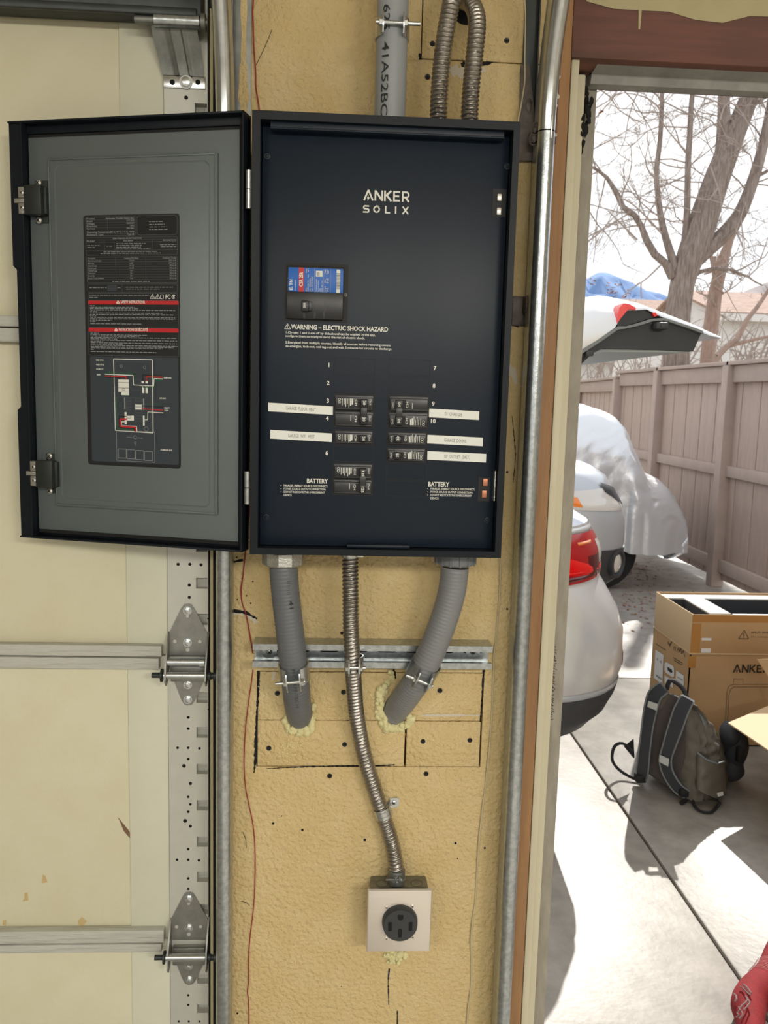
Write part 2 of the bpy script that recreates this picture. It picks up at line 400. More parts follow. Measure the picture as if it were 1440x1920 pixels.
m_roof = mat('tan_roof', (178, 150, 136), .9, var=.35, vscale=4, stretch=(1, 3, 3), col2=(140, 112, 98))
m_house = mat('pale_siding', (226, 224, 222), .8, var=.05, vscale=3)
m_lampwhite = bpy.data.materials.new('fill_lamp_diffuser'); m_lampwhite.use_nodes = True
_b = m_lampwhite.node_tree.nodes['Principled BSDF']; _b.inputs['Emission Color'].default_value = (1, .95, .86, 1); _b.inputs['Emission Strength'].default_value = 4.0
# ================================================================ SETTING
XL, XR = -0.205, 0.337          # the wall column between the two garage doors
OX0, OX1, OZ = 0.437, 3.05, 2.045   # the open doorway on the right
mb = MB(); mb.box((-6, -6.2, -.12), (4.2, .15, -.0))
tag(obj('floor', mb, m_floor), 'grey concrete garage floor behind the threshold', 'floor', kind='structure')
mb = MB(); mb.box((-6.1, -6.2, 2.62), (4.3, .16, 2.72))
tag(obj('ceiling', mb, m_ceil), 'plain pale garage ceiling over the doors', 'ceiling', kind='structure')
for nm, parts_, lb in (('wall_left', [((-6.1, -6.2, 0), (-6, .15, 2.62))], 'plain left side wall of the garage'), ('wall_right', [((4.2, -6.2, 0), (4.3, .15, 2.62))], 'plain right side wall of the garage'),
                     ('wall_back', [((-6, -6.3, 0), (-3.4, -6.2, 2.62)), ((3.4, -6.3, 0), (4.2, -6.2, 2.62)), ((-3.4, -6.3, 2.25), (3.4, -6.2, 2.62))], 'back wall of the garage with a wide open doorway')):
    mb = MB()
    for a, b in parts_: mb.box(a, b)
    tag(obj(nm, mb, m_ceil), lb, 'wall', kind='structure')
mb = MB(); mb.box((-40, -60, -.2), (40, -6.3, -.05)); tag(obj('ground', mb, m_ground), 'open ground behind the garage', 'ground', kind='structure')
wall = thing('wall_front', (0, .07, 0), 'mustard painted textured wall column between the two garage doors', 'wall', kind='structure')
mb = MB(); mb.box((XL, .013, 0), (XR, .14, 2.62)); obj('core_studs', mb, m_gap, wall)
mb = MB(); mb.box((-6, .013, 2.2), (XL, .14, 2.62)); mb.box((-6, .013, 0), (-3.05, .14, 2.2)); mb.box((3.12, .013, 0), (4.2, .14, 2.62)); mb.box((XR, .02, 2.31), (3.12, .14, 2.62))
obj('header_framing', mb, m_wall, wall)
def sheet(x0, z0, x1, z1, y=0.0, name='drywall_sheet', m=None, bev=.0012):
    b = MB(); b.box((x0, y, z0), (x1, .0135, z1), 0, bev); return obj(name, b, m or m_wall, wall)
# lower patched square, px (485,1255)-(905,1440)
px0 = W(481, 1350, 0).x; px1 = W(905, 1340, 0).x
zt = 1.03; zm = W(640, 1351, 0).z; zb = W(640, 1438, 0).z; xs = W(760, 1405, 0).x; g = .0011
zp = W(880, 116, 0).z; xp = W(790, 60, 0).x
mb = MB(); inr = lambda x, z: not ((px0 < x < px1 and zb < z < zt) or (x > xp and z > zp))
gridplate(mb, [XL, px0, xp, px1, XR], [0, zb, zt, zp, 2.62], inr, 0, .0135); obj('drywall_sheet', mb, m_wall, wall)
sheet(px0 + .0022, zm + g * .5, px1 - .002, zt - .002); sheet(px0 + .002, zb + .0016, xs - .0016, zm - g * .5)
sheet(xs + .0016, zb + .0014, px1 - .003, zm - g * .5, y=-.0012); sheet(xp + .0016, zp + .0016, XR, 2.62, y=-.0012)
# screws, nail holes, cracks, pencil marks
for px, py in ((520, 1300), (644, 1298), (825, 1295), (504, 1403), (646, 1396), (793, 1390), (881, 1388), (618, 1455), (799, 1451), (950, 76), (811, 82), (802, 144)):
    p = W(px, py, -.001); mb = MB(); mb.lathe((p.x, -.0008, p.z), (0, -1, 0), [(0, .0046), (.0014, .0042), (.0009, .002), (.0006, 0)], seg=14)
    for a in (0, PI / 2):
        dx, dz = math.cos(a + .4) * .0028, math.sin(a + .4) * .0028
        vstroke(mb, [(p.x - dx, -.0023, p.z - dz), (p.x + dx, -.0023, p.z + dz)], .0008, (0, 1, 0), 1)
    obj('drywall_screw', mb, [m_screw, m_hole], wall)
mb = MB()
for px, py, r in ((512, 1544, 2.6), (567, 1556, 2.6), (684, 1575, 3), (854, 1581, 2.6), (909, 1590, 2.2), (641, 1187, 3.2), (454, 1085, 1.6), (462, 1117, 1.6), (445, 1124, 1.5), (470, 1131, 1.6), (444, 1045, 1.5), (474, 1090, 1.4), (505, 1057, 1.6), (960, 465, 3), (951, 885, 2.4), (951, 1142, 2.2), (640, 1850, 1.3), (445, 1900, 2.2), (528, 1530, 1.2), (858, 1610, 1.4)):
    p = W(px, py, 0); mb.cyl((p.x, .002, p.z), (p.x, -.0003, p.z), r * .0009, seg=10)
tag(obj('nail_holes', mb, m_hole, wall), kind='stuff')
def crack(pts, w, m=m_hole, y=-.0006, name='wall_crack'):
    b = MB(); rr = random.Random(len(pts) + int(pts[0][0])); up = []; dn = []
    P = smooth_path([W(p[0], p[1], y) for p in pts], .003); n = len(P)
    for i, q in enumerate(P):
        k = (w if not isinstance(w, (list, tuple)) else interp(list(w), i / (n - 1))) * .0009 * (.5 + rr.random())
        t = (P[min(i + 1, n - 1)] - P[max(0, i - 1)]).normalized(); s = Vector((-t.z, 0, t.x))
        up.append(q + s * k / 2); dn.append(q - s * k / 2)
    k = len(b.v); b.add(up + dn, [(i, i + 1, n + i + 1, n + i) for i in range(n - 1)])
    return obj(name, b, m, wall)
crack([(436, 1055), (445, 1052), (456, 1050)], 4); crack([(437, 1145), (450, 1147), (462, 1149), (472, 1155), (482, 1160)], (8, 7, 5, 3))
crack([(436, 1150), (452, 1151), (463, 1153), (476, 1162), (480, 1168)], (5, 3, 7, 10), m_white_plaster, -.0004, 'torn_plaster')
crack([(486, 1258), (484, 1300), (481, 1350), (479, 1420), (476, 1450)], (3, 4, 3, 6, 2))
crack([(907, 1256), (903, 1320), (898, 1380), (893, 1432)], (4, 3, 2, 5)); crack([(760, 1375), (765, 1400), (770, 1432)], (2, 3, 5), m_brown)
crack([(738, 1255), (742, 1272)], 5, m_hole)
crack([(500, 1441), (600, 1437), (700, 1436), (740, 1434)], (1, 2.5, 3, 2)); crack([(790, 1341), (850, 1341), (900, 1341)], (3, 4, 1.5), m_white_plaster)
crack([(514, 1260), (512, 1275)], 5, m_white_plaster, -.0004, 'torn_plaster')
crack([(865, 122), (885, 118), (905, 120), (925, 116)], (8, 14, 7, 2), m_hole); crack([(842, 128), (862, 135), (885, 137), (910, 130)], (10, 18, 18, 6), m_white_plaster, -.0004, 'torn_plaster')
crack([(788, 100), (788, 112)], 5); crack([(730, 1816), (728, 1835), (728, 1850), (729, 1884)], 2.6, m_ink, -.0004, 'pencil_mark'); crack([(745, 1895), (745, 1925)], 2.6, m_ink, -.0004, 'pencil_mark')
crack([(965, 612), (970, 600), (985, 590)], (14, 22, 8), m_gap); crack([(950, 680), (962, 700), (968, 720)], (8, 14, 6), m_white_plaster, -.0004, 'torn_plaster')
crack([(960, 780), (966, 850), (962, 905)], (.8, 2, 1), m_gap)
for p0, p1 in (((510, 55), (480, 122)), ((455, 1560), (462, 1590)), ((452, 1690), (468, 1698))):
    a, b = W(*p0, -.001), W(*p1, -.001); mb = MB(); mb.tube([a, (a + b) / 2 + Vector((.002, 0, .002)), b], .0004, seg=5, step=.01); obj('cobweb_strand', mb, m_gap, wall)
# ---- right jamb, header and seals
def col(nm, px_l, px_r, yf, yb, z1, m, lab, bev=.002):
    pass
def jx(px, py, Y): return W(px, py, Y).x
mb = MB(); x0 = jx(1003, 1000, .002); x1 = jx(1024, 1000, .002)
mb.box((XR, .0, 0), (x1, .145, 2.31), 0, .002); mb.box((x1 - .001, .009, 0), (x1 + .012, .03, 2.06), 1)
tag(obj('trim_1', mb, [m_brown, m_gap]), 'brown stained door jamb board right of the wall column', 'trim', kind='structure')
mb = MB(); mb.box((x1 + .0024, .006, 0), (jx(1040, 1000, .006), .06, 2.07), 0, .003)
mb.box((jx(1040, 1000, .006) - .004, .05, 0), (jx(1052, 1000, .05), .085, 2.06), 0, .003)
tag(obj('trim_2', mb, m_trim), 'cream painted door stop moulding beside the opening', 'trim', kind='structure')
mb = MB(); mb.box((jx(1052, 1000, .05) - .006, .08, 0), (OX0, .125, 2.055), 0, .004)
n = 60; edge = []
tag(obj('trim_3', mb, m_seal), 'grey rubber weather seal along the edge of the opening', 'trim', kind='structure')
mb = MB(); rr = random.Random(31)
for i in range(34):
    y_ = 1210 + i * 4.2; xq_ = 1041 - (y_ - 1210) * .052 + rr.uniform(-2, 2); a, c = W(xq_ - rr.uniform(1, 4), y_, .0795), W(xq_ + rr.uniform(1, 4), y_ + rr.uniform(-2, 5), .0795)
    vstroke(mb, [a, (a + c) / 2 + Vector((0, 0, rr.uniform(-.002, .003))), c], .0011, (0, 1, 0))
for i in range(40):
    y_ = rr.uniform(160, 1900); z_ = W(1050, y_, .12).z; mb.ico((OX0 - .0005, rr.uniform(.085, .12), z_), rr.uniform(.0008, .0024), 1, 0, .5, 60, (.7, 1, rr.uniform(1, 4)))
tag(obj('seal_wear', mb, m_gap, bpy.data.objects['trim_3']), kind='stuff')
# header: wood beam with overpaint on top, seal below
za = W(1260, 118, 0).z
mb = MB(); mb.box((XR + .03, -.002, za), (3.12, .14, 2.4), 0, .003)
tag(obj('trim_4', mb, m_redwood), 'red brown header beam over the open doorway', 'trim', kind='structure')
mb = MB()
def ragged(z_of, top, x0, x1, y):
    n = 60; k = len(mb.v); vs = []
    for i in range(n + 1):
        x = x0 + (x1 - x0) * i / n; vs += [(x, y, z_of(x) + .006 * noise.noise(Vector((x * 40, 3, 0)))), (x, y, top)]
    mb.add(vs, [(2 * i, 2 * i + 2, 2 * i + 3, 2 * i + 1) for i in range(n)])
zz = W(1250, 22, -.003).z
ragged(lambda x: zz - (.012 if .55 < x < .64 else 0) + (.01 if x < .42 else 0), 2.4, XR + .05, 3.1, -.0032)
p = W(1199, 40, -.0035); mb.prism([(p.x - .003, -.0034, p.z + .03), (p.x + .003, -.0034, p.z + .03), (p.x + .002, -.0034, p.z - .012), (p.x - .001, -.0034, p.z - .012)], (0, .001, 0))
tag(obj('trim_5', mb, m_paint_edge), 'ragged band of cream overpaint with a drip on the header beam', 'trim', kind='structure')
z1 = W(1240, 112, .03).z; z0 = W(1250, 160, .11).z
mb = MB(); ya = .03
prof = [(.02, z1), (.02, z1 - .016), (.05, z1 - .02), (.055, z1 - .034), (.075, z1 - .036), (.09, z0 + .012), (.115, z0 + .008), (.12, z0), (.14, z0), (.14, z1)]
xa, xb = OX0 - .02, 3.08
mb.add([(xa, a, b) for a, b in prof] + [(xb, a, b) for a, b in prof], [(i, i + 1, i + 11, i + 10) for i in range(9)] + [tuple(range(9, -1, -1)), tuple(range(10, 20))], 0)
tag(obj('trim_6', mb, m_seal2), 'grey moulded weather seal under the header beam', 'trim', kind='structure')
mb = MB()
for i in range(60):
    k = i / 60; mb.ico((OX0 - .03 + random.uniform(-.006, .02) * (1.1 - k), .05 + random.uniform(0, .05), 2.035 - k * .1), .006 * random.uniform(.4, 1.2), 1, 0, .8, 80, (.8, .6, 1.6))
tag(obj('grime_clump', mb, m_hole), 'dark cobwebbed grime in the upper corner of the opening', 'grime')
mb = MB(); mb.box((OX1, .02, 0), (3.12, .14, 2.2), 0, .003); tag(obj('trim_7', mb, m_brown), 'brown far jamb board of the open doorway', 'trim', kind='structure')
# red-brown furring with plaster blobs (top right) and the grey flange behind
pz = 1.93
mb = MB(); a = W(1022, 60, -.012); mb.box((XR - .012, -.008, pz), (XR + .012, .0, 2.4), 0, .002)
rr = random.Random(4)
for i in range(46):
    z = pz + rr.random() * .25; mb.ico((XR + rr.uniform(-.003, .011), -.009, z), rr.uniform(.0012, .0034), 1, 1, .5, 90, (1, .5, 1.3))
tag(obj('trim_8', mb, [m_redwood, m_white_plaster]), 'red brown batten with dried plaster blobs beside the track', 'trim', kind='structure')
# ---------------------------------------------------------------- tracks
def vtrack(name, sgn, xbead, zj, top, label, rc=.3):
    t = thing(name, (xbead, -.05, 0), label, 'track', 'vertical door tracks')
    # profile in (a = towards the door (x*sgn), b = towards the room): web on the wall-column side, bead at the room side
    bead = [(.0135 * math.cos(t_) , .0135 * math.sin(t_)) for t_ in [PI * (1.25 - i / 12 * 1.35) for i in range(13)]]
    prof = [(-.002, -.05), (-.0115, -.048), (-.0115, -.018)] + [(a - .001, b * 1.0 - .002) for a, b in bead] + [(.0125, -.007), (.006, -.01)]
    inner = [(a + (.0016 if i < 3 else -.0014 * (1 if a > 0 else -1)), b - .0016) for i, (a, b) in enumerate(prof)][::-1]
    ring = prof + inner
    A = Vector((-sgn, 0, 0)) * -1
    def path(z0, z1, n): return [(Vector((xbead, -.064, z0 + (z1 - z0) * i / n)), A, Vector((0, -1, 0))) for i in range(n + 1)]
    b = MB(); b.extr(ring, path(0.0, zj, 8), smooth=True, closed=True); obj('lower_track', b, m_galv, t, ang=40)
    b = MB(); pp = []
    for i in range(17):
        th = (i / 16) * PI / 2 * top
        pp.append((Vector((xbead, -.064 - rc * (1 - math.cos(th)), zj + .002 + rc * math.sin(th))), A, Vector((0, -math.cos(th), -math.sin(th)))))
    b.extr(ring, pp, smooth=True, closed=True); obj('curved_track', b, m_zinc, t, ang=40)
    return t
TL = W(418.5, 1100, -.064).x; TR = W(989, 1000, -.064).x
vtrack('door_track', -1, TL, 1.905, .8, 'galvanized vertical door track left of the wall column')
t_r = vtrack('door_track', 1, TR, 1.93, .6, 'galvanized vertical door track right of the wall column beside the opening')
b = MB()
for px, py in ((1018, 247), (1021, 240), (1015, 262), (1016, 266)):
    p = W(px - 4, py, -.03); hexbolt(b, (p.x - .01, -.035, p.z), (-.4, -1, 0), .0055, .006, 0, .008)
obj('carriage_bolts', b, m_bronze, t_r)
b = MB(); p0 = W(1031, 195, -.05); p1 = W(1027, 268, -.05); b.box((p0.x - .002, -.075, p1.z), (p0.x + .0005, -.02, p0.z), 0, .0008); obj('splice_plate', b, m_zinc, t_r)
for px, py in ((962, 1207), (945, 1490)):
    b = MB(); p = W(px, py, -.02); b.box((XR - .019, -.004, p.z - .02), (XR - .0165, -.028, p.z + .02), 0, .001); obj('fixing_clip', b, m_zinc, t_r)

b = MB(); b.box((XR - .014, -.03, 0), (XR - .001, -.0005, 1.95)); tag(obj('trim_9', b, m_bronze), 'brown backing strip behind the right track', 'trim', kind='structure')
b = MB(); b.box((TL - .022, -.022, 0), (TL - .0165, .0, 2.1)); b.box((TL - .0262, -.030, 0), (TL - .0215, -.004, 2.1), 1)
tag(obj('trim_10', b, [m_gap, m_paint_edge]), 'dark backing gap and cream edge strip behind the left track', 'trim', kind='structure')
b = MB(); b.box((XL - .0085, -.004, 0), (XL - .0005, .14, 2.2), 0, .002); tag(obj('trim_11', b, m_gap), 'dark jamb board behind the left track', 'trim', kind='structure')  # board coloured dark to read as the shaded gap beside the track
# angle irons up at the top
def angle(name, x0, x1, z0, z1, label, flip, m, extra=None):
    b = MB(); b.box((x0, -.0035, z0), (x1, -.0002, z1), 0, .0008)
    xw = x0 if flip else x1; xw += .003 if flip else -.003; b.box((xw - .0012, -.014, z0), (xw + .0012, -.0002, z1), 0, .0008)
    if extra: extra(b)
    ms = [m, m_wall]; tag(obj(name, b, ms), label, 'bracket'); return
zl = 1.87; xl0 = W(433, 120, -.003).x; xl1 = W(471, 120, -.003).x
def peel(b):
    rr = random.Random(2); n = 34; L = []; Rr = []
    for i in range(n + 1):
        z = zl + .06 + (2.2 - zl - .06) * i / n; c = xl0 + (xl1 - xl0) * (.64 + .06 * noise.noise(Vector((0, z * 9, 0)))); w = .0045 + .0035 * noise.noise(Vector((3, z * 22, 0))) + (.003 if 1.97 < z < 2.03 else 0)
        L.append((c - w, -.0041, z)); Rr.append((c + w * .9, -.0041, z))
    b.add(L + Rr, [(i, i + 1, n + 2 + i, n + 1 + i) for i in range(n)], 1)
angle('angle_iron', xl0, xl1, zl, 2.4, 'grey angle iron with peeling mustard paint above the open panel door', True, m_galv2, peel)
xr0 = W(978, 150, -.003).x; xr1 = W(1012, 60, -.003).x
angle('angle_iron', xr0, xr1, W(985, 302, -.003).z, 2.4, 'dark grey angle iron beside the upper right corner of the panel', False, m_dark_steel)
b = MB(); q = [W(976, 123, -.006), W(992, 123, -.006), W(1000, 200, -.006), W(1002, 302, -.006), W(972, 302, -.006)]
b.prism([(p.x, -.006, p.z) for p in q], (0, -.003, 0)); k = W(992, 198, -.01); b.ico((k.x, -.009, k.z), .006, 1, 0, .2, 40, (1, .5, 2)); 
tag(obj('flag_bracket', b, m_bronze), 'brown painted flag bracket overlapping the right angle iron', 'bracket')
b = MB(); p0 = W(962, 555, -.004); p1 = W(1000, 612, -.004)
b.box((p0.x, -.004, p1.z), (p1.x, -.0003, p0.z), 0, .001); c = W(991, 573, -.01); b.box((c.x - .009, -.03, c.z - .014), (c.x + .008, -.004, c.z + .014), 0, .002); hexbolt(b, (c.x, -.03, c.z), (-.5, -1, 0), .006, .005)
tag(obj('track_bracket', b, m_bronze), 'brown track bracket with bolt beside the right edge of the panel', 'bracket')
# ---------------------------------------------------------------- left garage door
YD = .004
door = thing('door_1', (-1.6, YD, 0), 'closed cream sectional garage door left of the wall', 'door', kind='structure')
XE0 = W(316, 1250, YD).x; XE1 = W(391, 1450, YD).x; XS0 = W(239, 1300, YD).x; XD0 = -3.0
JZ = [0, .533, 1.067, 1.6, 2.133]
def rowz(a, bb): return W(150, a, YD - .01).z, W(150, bb, YD - .01).z
RAILS = [(1745, 1768, 1786), (1209, 1230.5, 1254), (596, 618, 645)]
JZ = [0] + [W(150, r[1], YD - .01).z for r in RAILS] + [2.15]
sq = [(1083, 1103), (1150, 1171), (1297, 1317), (1362, 1382), (1431, 1450), (1499, 1518), (1567, 1586), (1633, 1652), (1693, 1713), (1824, 1842), (1881, 1897), (195, 214), (262, 281), (330, 349), (400, 418), (470, 488), (540, 558), (690, 710), (760, 780), (840, 860), (910, 930), (980, 1000), (1016, 1034)]
sqz = sorted([(W(380, c, YD).z, W(380, a, YD).z) for a, c in sq])
hx0 = W(369, 1400, YD).x; hx1 = W(390, 1400, YD).x
for i in range(4):
    z0, z1 = JZ[i] + .0012, JZ[i + 1] - .0012
    zr = [W(150, RAILS[k][j], YD - .01).z for k in range(3) for j in range(3)]
    lo = z0 if i == 0 else W(150, RAILS[i - 1][0], YD).z; hi = z1 if i == 3 else W(150, RAILS[i][2], YD).z
    sec = MB(); sec.box((XD0, YD + .004, z0), (XS0, YD + .036, z1), 0, .001)
    so_ = obj('door_section', sec, m_cream, door)
    s = MB(); s.box((XS0, YD + .001, z0), (XE0 - .0008, YD + .034, z1), 0, .002); obj('stile_trim', s, m_stile, so_)
    s = MB()
    hol = [h for h in sqz if h[0] > z0 and h[1] < z1]
    zl_ = [z0] + [q for h in hol for q in h] + [z1]
    gridplate(s, [XE0, hx0, hx1, XE1], zl_, lambda x, z: not (hx0 < x < hx1 and any(a < z < c for a, c in hol)), YD - .003, YD + .0125); s.box((XE0, YD + .012, z0), (XE1, YD + .036, z1), 1)
    obj('end_stile', s, [m_end, m_rail], so_)
    if i > 0:
        s = MB(); s.box((XD0, YD - .014, z0), (W(306, 1240, YD).x, YD + .004, W(150, RAILS[i - 1][0], YD - .012).z), 0, .002); obj('rail', s, m_rail, so_)
    if i < 3:
        s = MB(); s.box((XD0, YD - .014, W(150, RAILS[i][2], YD - .012).z), (W(301, 1240, YD).x, YD + .004, z1), 0, .002); obj('rail', s, m_rail, so_)
s = MB()
for px, py, r in [(334, 1058, 3), (356, 1058, 3), (377, 1059, 3), (355, 1097, 3), (355, 1120, 3), (353, 1345, 2.8), (353, 1366, 2.8), (333, 1402, 2.6), (353, 1402, 2.6), (374, 1403, 2.6), (353, 1423, 2.6), (345, 1436, 3.6), (357, 1469, 3.2), (353, 1494, 2.6), (357, 1508, 2.6), (353, 1522, 2.6), (347, 1539, 3.8), (357, 1549, 3), (353, 1592, 2.6), (332, 1612, 2.6), (353, 1612, 2.6), (373, 1613, 2.6), (353, 1647, 2.6), (353, 1667, 2.6), (353, 1866, 2.4), (353, 1884, 2.4), (335, 1915, 2.2), (354, 1915, 2.2), (374, 1915, 2.2), (349, 183, 3.4), (390, 1160, 1.5), (391, 1330, 1.8)]:
    p = W(px, py, YD - .003); s.cyl((p.x, YD, p.z), (p.x, YD - .0034, p.z), r * .00093, seg=12)
tag(obj('stile_holes', s, m_hole, door), kind='stuff')
def stain(pts, m):
    b = MB(); b.prism([(lambda p: (p.x, YD + .0042, p.z))(W(x, y, YD + .004)) for x, y in pts], (0, -.0006, 0)); obj('scuff_mark', b, m, door)
m_scuff = mat('brown_scuff', (120, 92, 70), .8); m_peel = mat('tan_peel', (196, 172, 122), .7)
stain([(221, 1532), (226, 1538), (240, 1555), (248, 1568), (243, 1571), (232, 1558), (226, 1543)], m_scuff)
stain([(80, 1640), (85, 1642), (89, 1654), (78, 1656)], m_peel); stain([(46, 1675), (52, 1673), (53, 1688), (42, 1690), (46, 1684)], m_peel)
stain([(5, 1726), (12, 1724), (11, 1736), (5, 1734)], m_peel); stain([(147, 1725), (154, 1719), (163, 1727), (156, 1736), (147, 1733)], m_peel); stain([(285, 1212), (312, 1212), (304, 1215), (290, 1216)], m_scuff)
# horizontal strut along the top
b = MB(); z = W(150, 22, YD - .03).z; b.box((XD0, YD - .04, z - .002), (W(378, 15, YD - .04).x, YD, z + .05), 0, .003); b.box((XD0, YD - .046, z - .004), (W(370, 15, YD - .04).x, YD - .036, z + .008), 0, .002)
obj('top_strut', b, m_dark_steel, door)
def hinge(cz, two, ks=1.0):
    xc = W(353, 1250, YD).x; yf = YD - .003; hgt = .178 * ks
    r = obj('hinge', (lambda b: (
        b.prism([(xc - .0105, yf, cz + .088), (xc - .006, yf, cz + .0945), (xc + .001, yf, cz + .096), (xc + .007, yf, cz + .0945), (xc + .0115, yf, cz + .088), (xc + .0345, yf, cz + .042), (xc + .0345, yf, cz + .004), (xc - .0325, yf, cz + .004), (xc - .0325, yf, cz + .042)][::-1], (0, -.0025, 0)),
        b.prism([(xc - .026, yf, cz - .036), (xc + .030, yf, cz - .036), (xc + .012, yf, cz - .078), (xc + .007, yf, cz - .085), (xc - .001, yf, cz - .087), (xc - .007, yf, cz - .084), (xc - .011, yf, cz - .077)], (0, -.0025, 0)),
        b.box((xc - .028, yf - .002, cz - .04), (xc + .031, yf - .014, cz - .006), 0, .002), b)[-1])(MB()), m_hinge, door)
    for sx in (-.0335, .0345):
        b = MB(); b.prism([(xc + sx, yf, cz + .046), (xc + sx, yf - .012, cz + .034), (xc + sx, yf - .034, cz - .002), (xc + sx, yf - .04, cz - .03), (xc + sx, yf - .03, cz - .042), (xc + sx, yf - .018, cz - .036), (xc + sx, yf, cz - .012)], (.0026, 0, 0)); obj('hinge_cheek', b, m_hinge, r)
    b = MB()
    if two: b.cyl((xc - .032, yf - .022, cz - .002), (xc + .03, yf - .022, cz - .002), .0075, seg=20); b.cyl((xc + .024, yf - .022, cz - .002), (xc + .033, yf - .022, cz - .002), .009, seg=20)
    zr = cz - (.023 if two else .012)
    b.cyl((xc - .036, yf - .03, zr), (xc + .034, yf - .03, zr), .0068, seg=20); obj('hinge_barrel', b, m_zinc, r)
    b = MB(); b.cyl((xc - .056, yf - .03, zr), (xc + .042, yf - .03, zr), .0046, seg=16); b.cyl((xc - .0405, yf - .03, zr), (xc - .0375, yf - .03, zr), .0115, seg=20)
    b.lathe((xc + .038, yf - .03, zr), (1, 0, 0), [(0, .006), (.001, .0075), (.006, .0075), (.007, .006), (.010, .006), (.011, .0088), (.016, .0088), (.018, .006)], seg=20); obj('roller', b, m_dark_steel, r)
    for dz in (.084, .027, -.049, -.076):
        b = MB(); hexbolt(b, (xc, yf - .0025, cz + dz), (0, -1, 0), .0056, .0038, 0, .0078); obj('bolt', b, m_zinc, r)
    b = MB()
    for dx, dz, rr_ in ((-.022, .029, .003), (.021, .029, .003), (0, .014, .0034), (0, .074, .0026)):
        b.cyl((xc + dx, yf - .002, cz + dz), (xc + dx, yf - .0029, cz + dz), rr_, seg=12)
    tag(obj('hinge_holes', b, m_end, r), kind='stuff')
hinge(JZ[2] - .002, True); hinge(JZ[1] - .002, False)
# top roller bracket
xc = W(347, 155, YD - .004).x; zt_ = W(347, 143, YD - .004).z; zu = W(337, 50, YD - .03).z
r = obj('roller_bracket', (lambda b: (b.box((W(307, 155, YD).x, YD - .003, W(347, 168, YD).z), (W(386, 155, YD).x, YD - .0055, zt_), 0, .0008), b)[-1])(MB()), m_zinc, door)
b = MB(); n = 24; vs = []
for k in range(7):
    t = k / 6; zc = zt_ + (zu - zt_) * t; xa = W(306, 140, YD).x + (W(291, 52, YD).x - W(306, 140, YD).x) * min(1, t * 1.15); xb2 = W(384, 140, YD).x + (W(375, 52, YD).x - W(384, 140, YD).x) * t; yy = YD - .006 - .026 * t ** 1.3
    for i in range(n + 1):
        s_ = i / n; rib = .0035 * max(0, 1 - abs(s_ - .36) / .05) + .0035 * max(0, 1 - abs(s_ - .68) / .05)
        vs.append((xa + (xb2 - xa) * s_, yy - rib, zc))
b.add(vs, [(k * (n + 1) + i, k * (n + 1) + i + 1, (k + 1) * (n + 1) + i + 1, (k + 1) * (n + 1) + i) for k in range(6) for i in range(n)], 0, True); obj('ribbed_plate', b, m_galv2, r)
p0 = W(290, 38, YD - .036); p1 = W(375, 40, YD - .036); b = MB(); b.cyl((p0.x, YD - .036, p0.z), (p1.x, YD - .036, p0.z), .0105, seg=20); obj('tube', b, m_galv, r)
b = MB(); a = W(253, 36, YD - .036); b.cyl((a.x, YD - .036, p0.z), (W(390, 38, YD - .036).x, YD - .036, p0.z), .0062, seg=16); b.cyl((W(378, 38, YD - .036).x, YD - .036, p0.z), (W(386, 38, YD - .036).x, YD - .036, p0.z), .013, seg=20); obj('roller', b, m_galv2, r)
b = MB(); p = W(349, 154, YD - .006); hexbolt(b, (p.x, YD - .0055, p.z), (0, -1, 0), .0085, .005, 0, .0105); obj('bolt', b, m_zinc, r)
b = MB()
for px in (323, 371): p = W(px, 154, YD - .006); b.cyl((p.x, YD - .005, p.z), (p.x, YD - .0058, p.z), .0042, seg=12)
tag(obj('bracket_holes', b, m_hole, r), kind='stuff')
# ================================================================ TRANSFER PANEL
BX0, BX1, BZ0, BZ1, BY = -.1315, .2600, 1.266, 1.917, -.15
panel = thing('electrical_panel', ((BX0 + BX1) / 2, 0, BZ0), 'open black circuit breaker panel with its door swung left, mounted on the mustard wall', 'electrical panel')
b = MB(); L = .011
# shell: outer box walls, rolled lip at the front
b.box((BX0, -.006, BZ0), (BX1, -.0005, BZ1))
for a, c in (((BX0, BY, BZ0), (BX0 + .003, -.004, BZ1)), ((BX1 - .003, BY, BZ0), (BX1, -.004, BZ1)), ((BX0, BY, BZ0), (BX1, -.004, BZ0 + .003)), ((BX0, BY, BZ1 - .003), (BX1, -.004, BZ1))): b.box(a, c, 0, .0008)
xs_ = [BX0, BX0 + L, BX1 - L * .8, BX1]; zs_ = [BZ0, BZ0 + L * .8, BZ1 - L, BZ1]
gridplate(b, xs_, zs_, lambda x, z: not (xs_[1] < x < xs_[2] and zs_[1] < z < zs_[2]), BY - .0006, BY + .002)
xi = [xs_[1], xs_[1] + .0012, xs_[2] - .0012, xs_[2]]; zi = [zs_[1], zs_[1] + .0012, zs_[2] - .0012, zs_[2]]
gridplate(b, xi, zi, lambda x, z: not (xi[1] < x < xi[2] and zi[1] < z < zi[2]), BY - .0016, -.11)
enc = obj('enclosure', b, m_black, panel)
YC = -.128
def C(px, py, off=.0006): return W(px, py, YC - off)
def rect(p0, p1, off=0): a = W(p0[0], p0[1], YC - off); c = W(p1[0], p1[1], YC - off); return min(a.x, c.x), max(a.x, c.x), min(a.z, c.z), max(a.z, c.z)
b = MB(); b.box((xs_[1] + .002, YC, zs_[1] + .002), (xs_[2] - .002, YC + .01, zs_[2] - .002), 0, .001)
cov = obj('cover_plate', b, m_cover, panel)
b = MB(); a = W(507, 239, YC - .014); c = W(945, 262, YC - .014); b.box((a.x, YC - .016, c.z), (c.x, YC, c.z + .012), 0, .001); b.box((a.x, YC - .019, c.z), (c.x, YC - .014, c.z + .003), 0, .001); obj('top_flange', b, m_cover, cov)
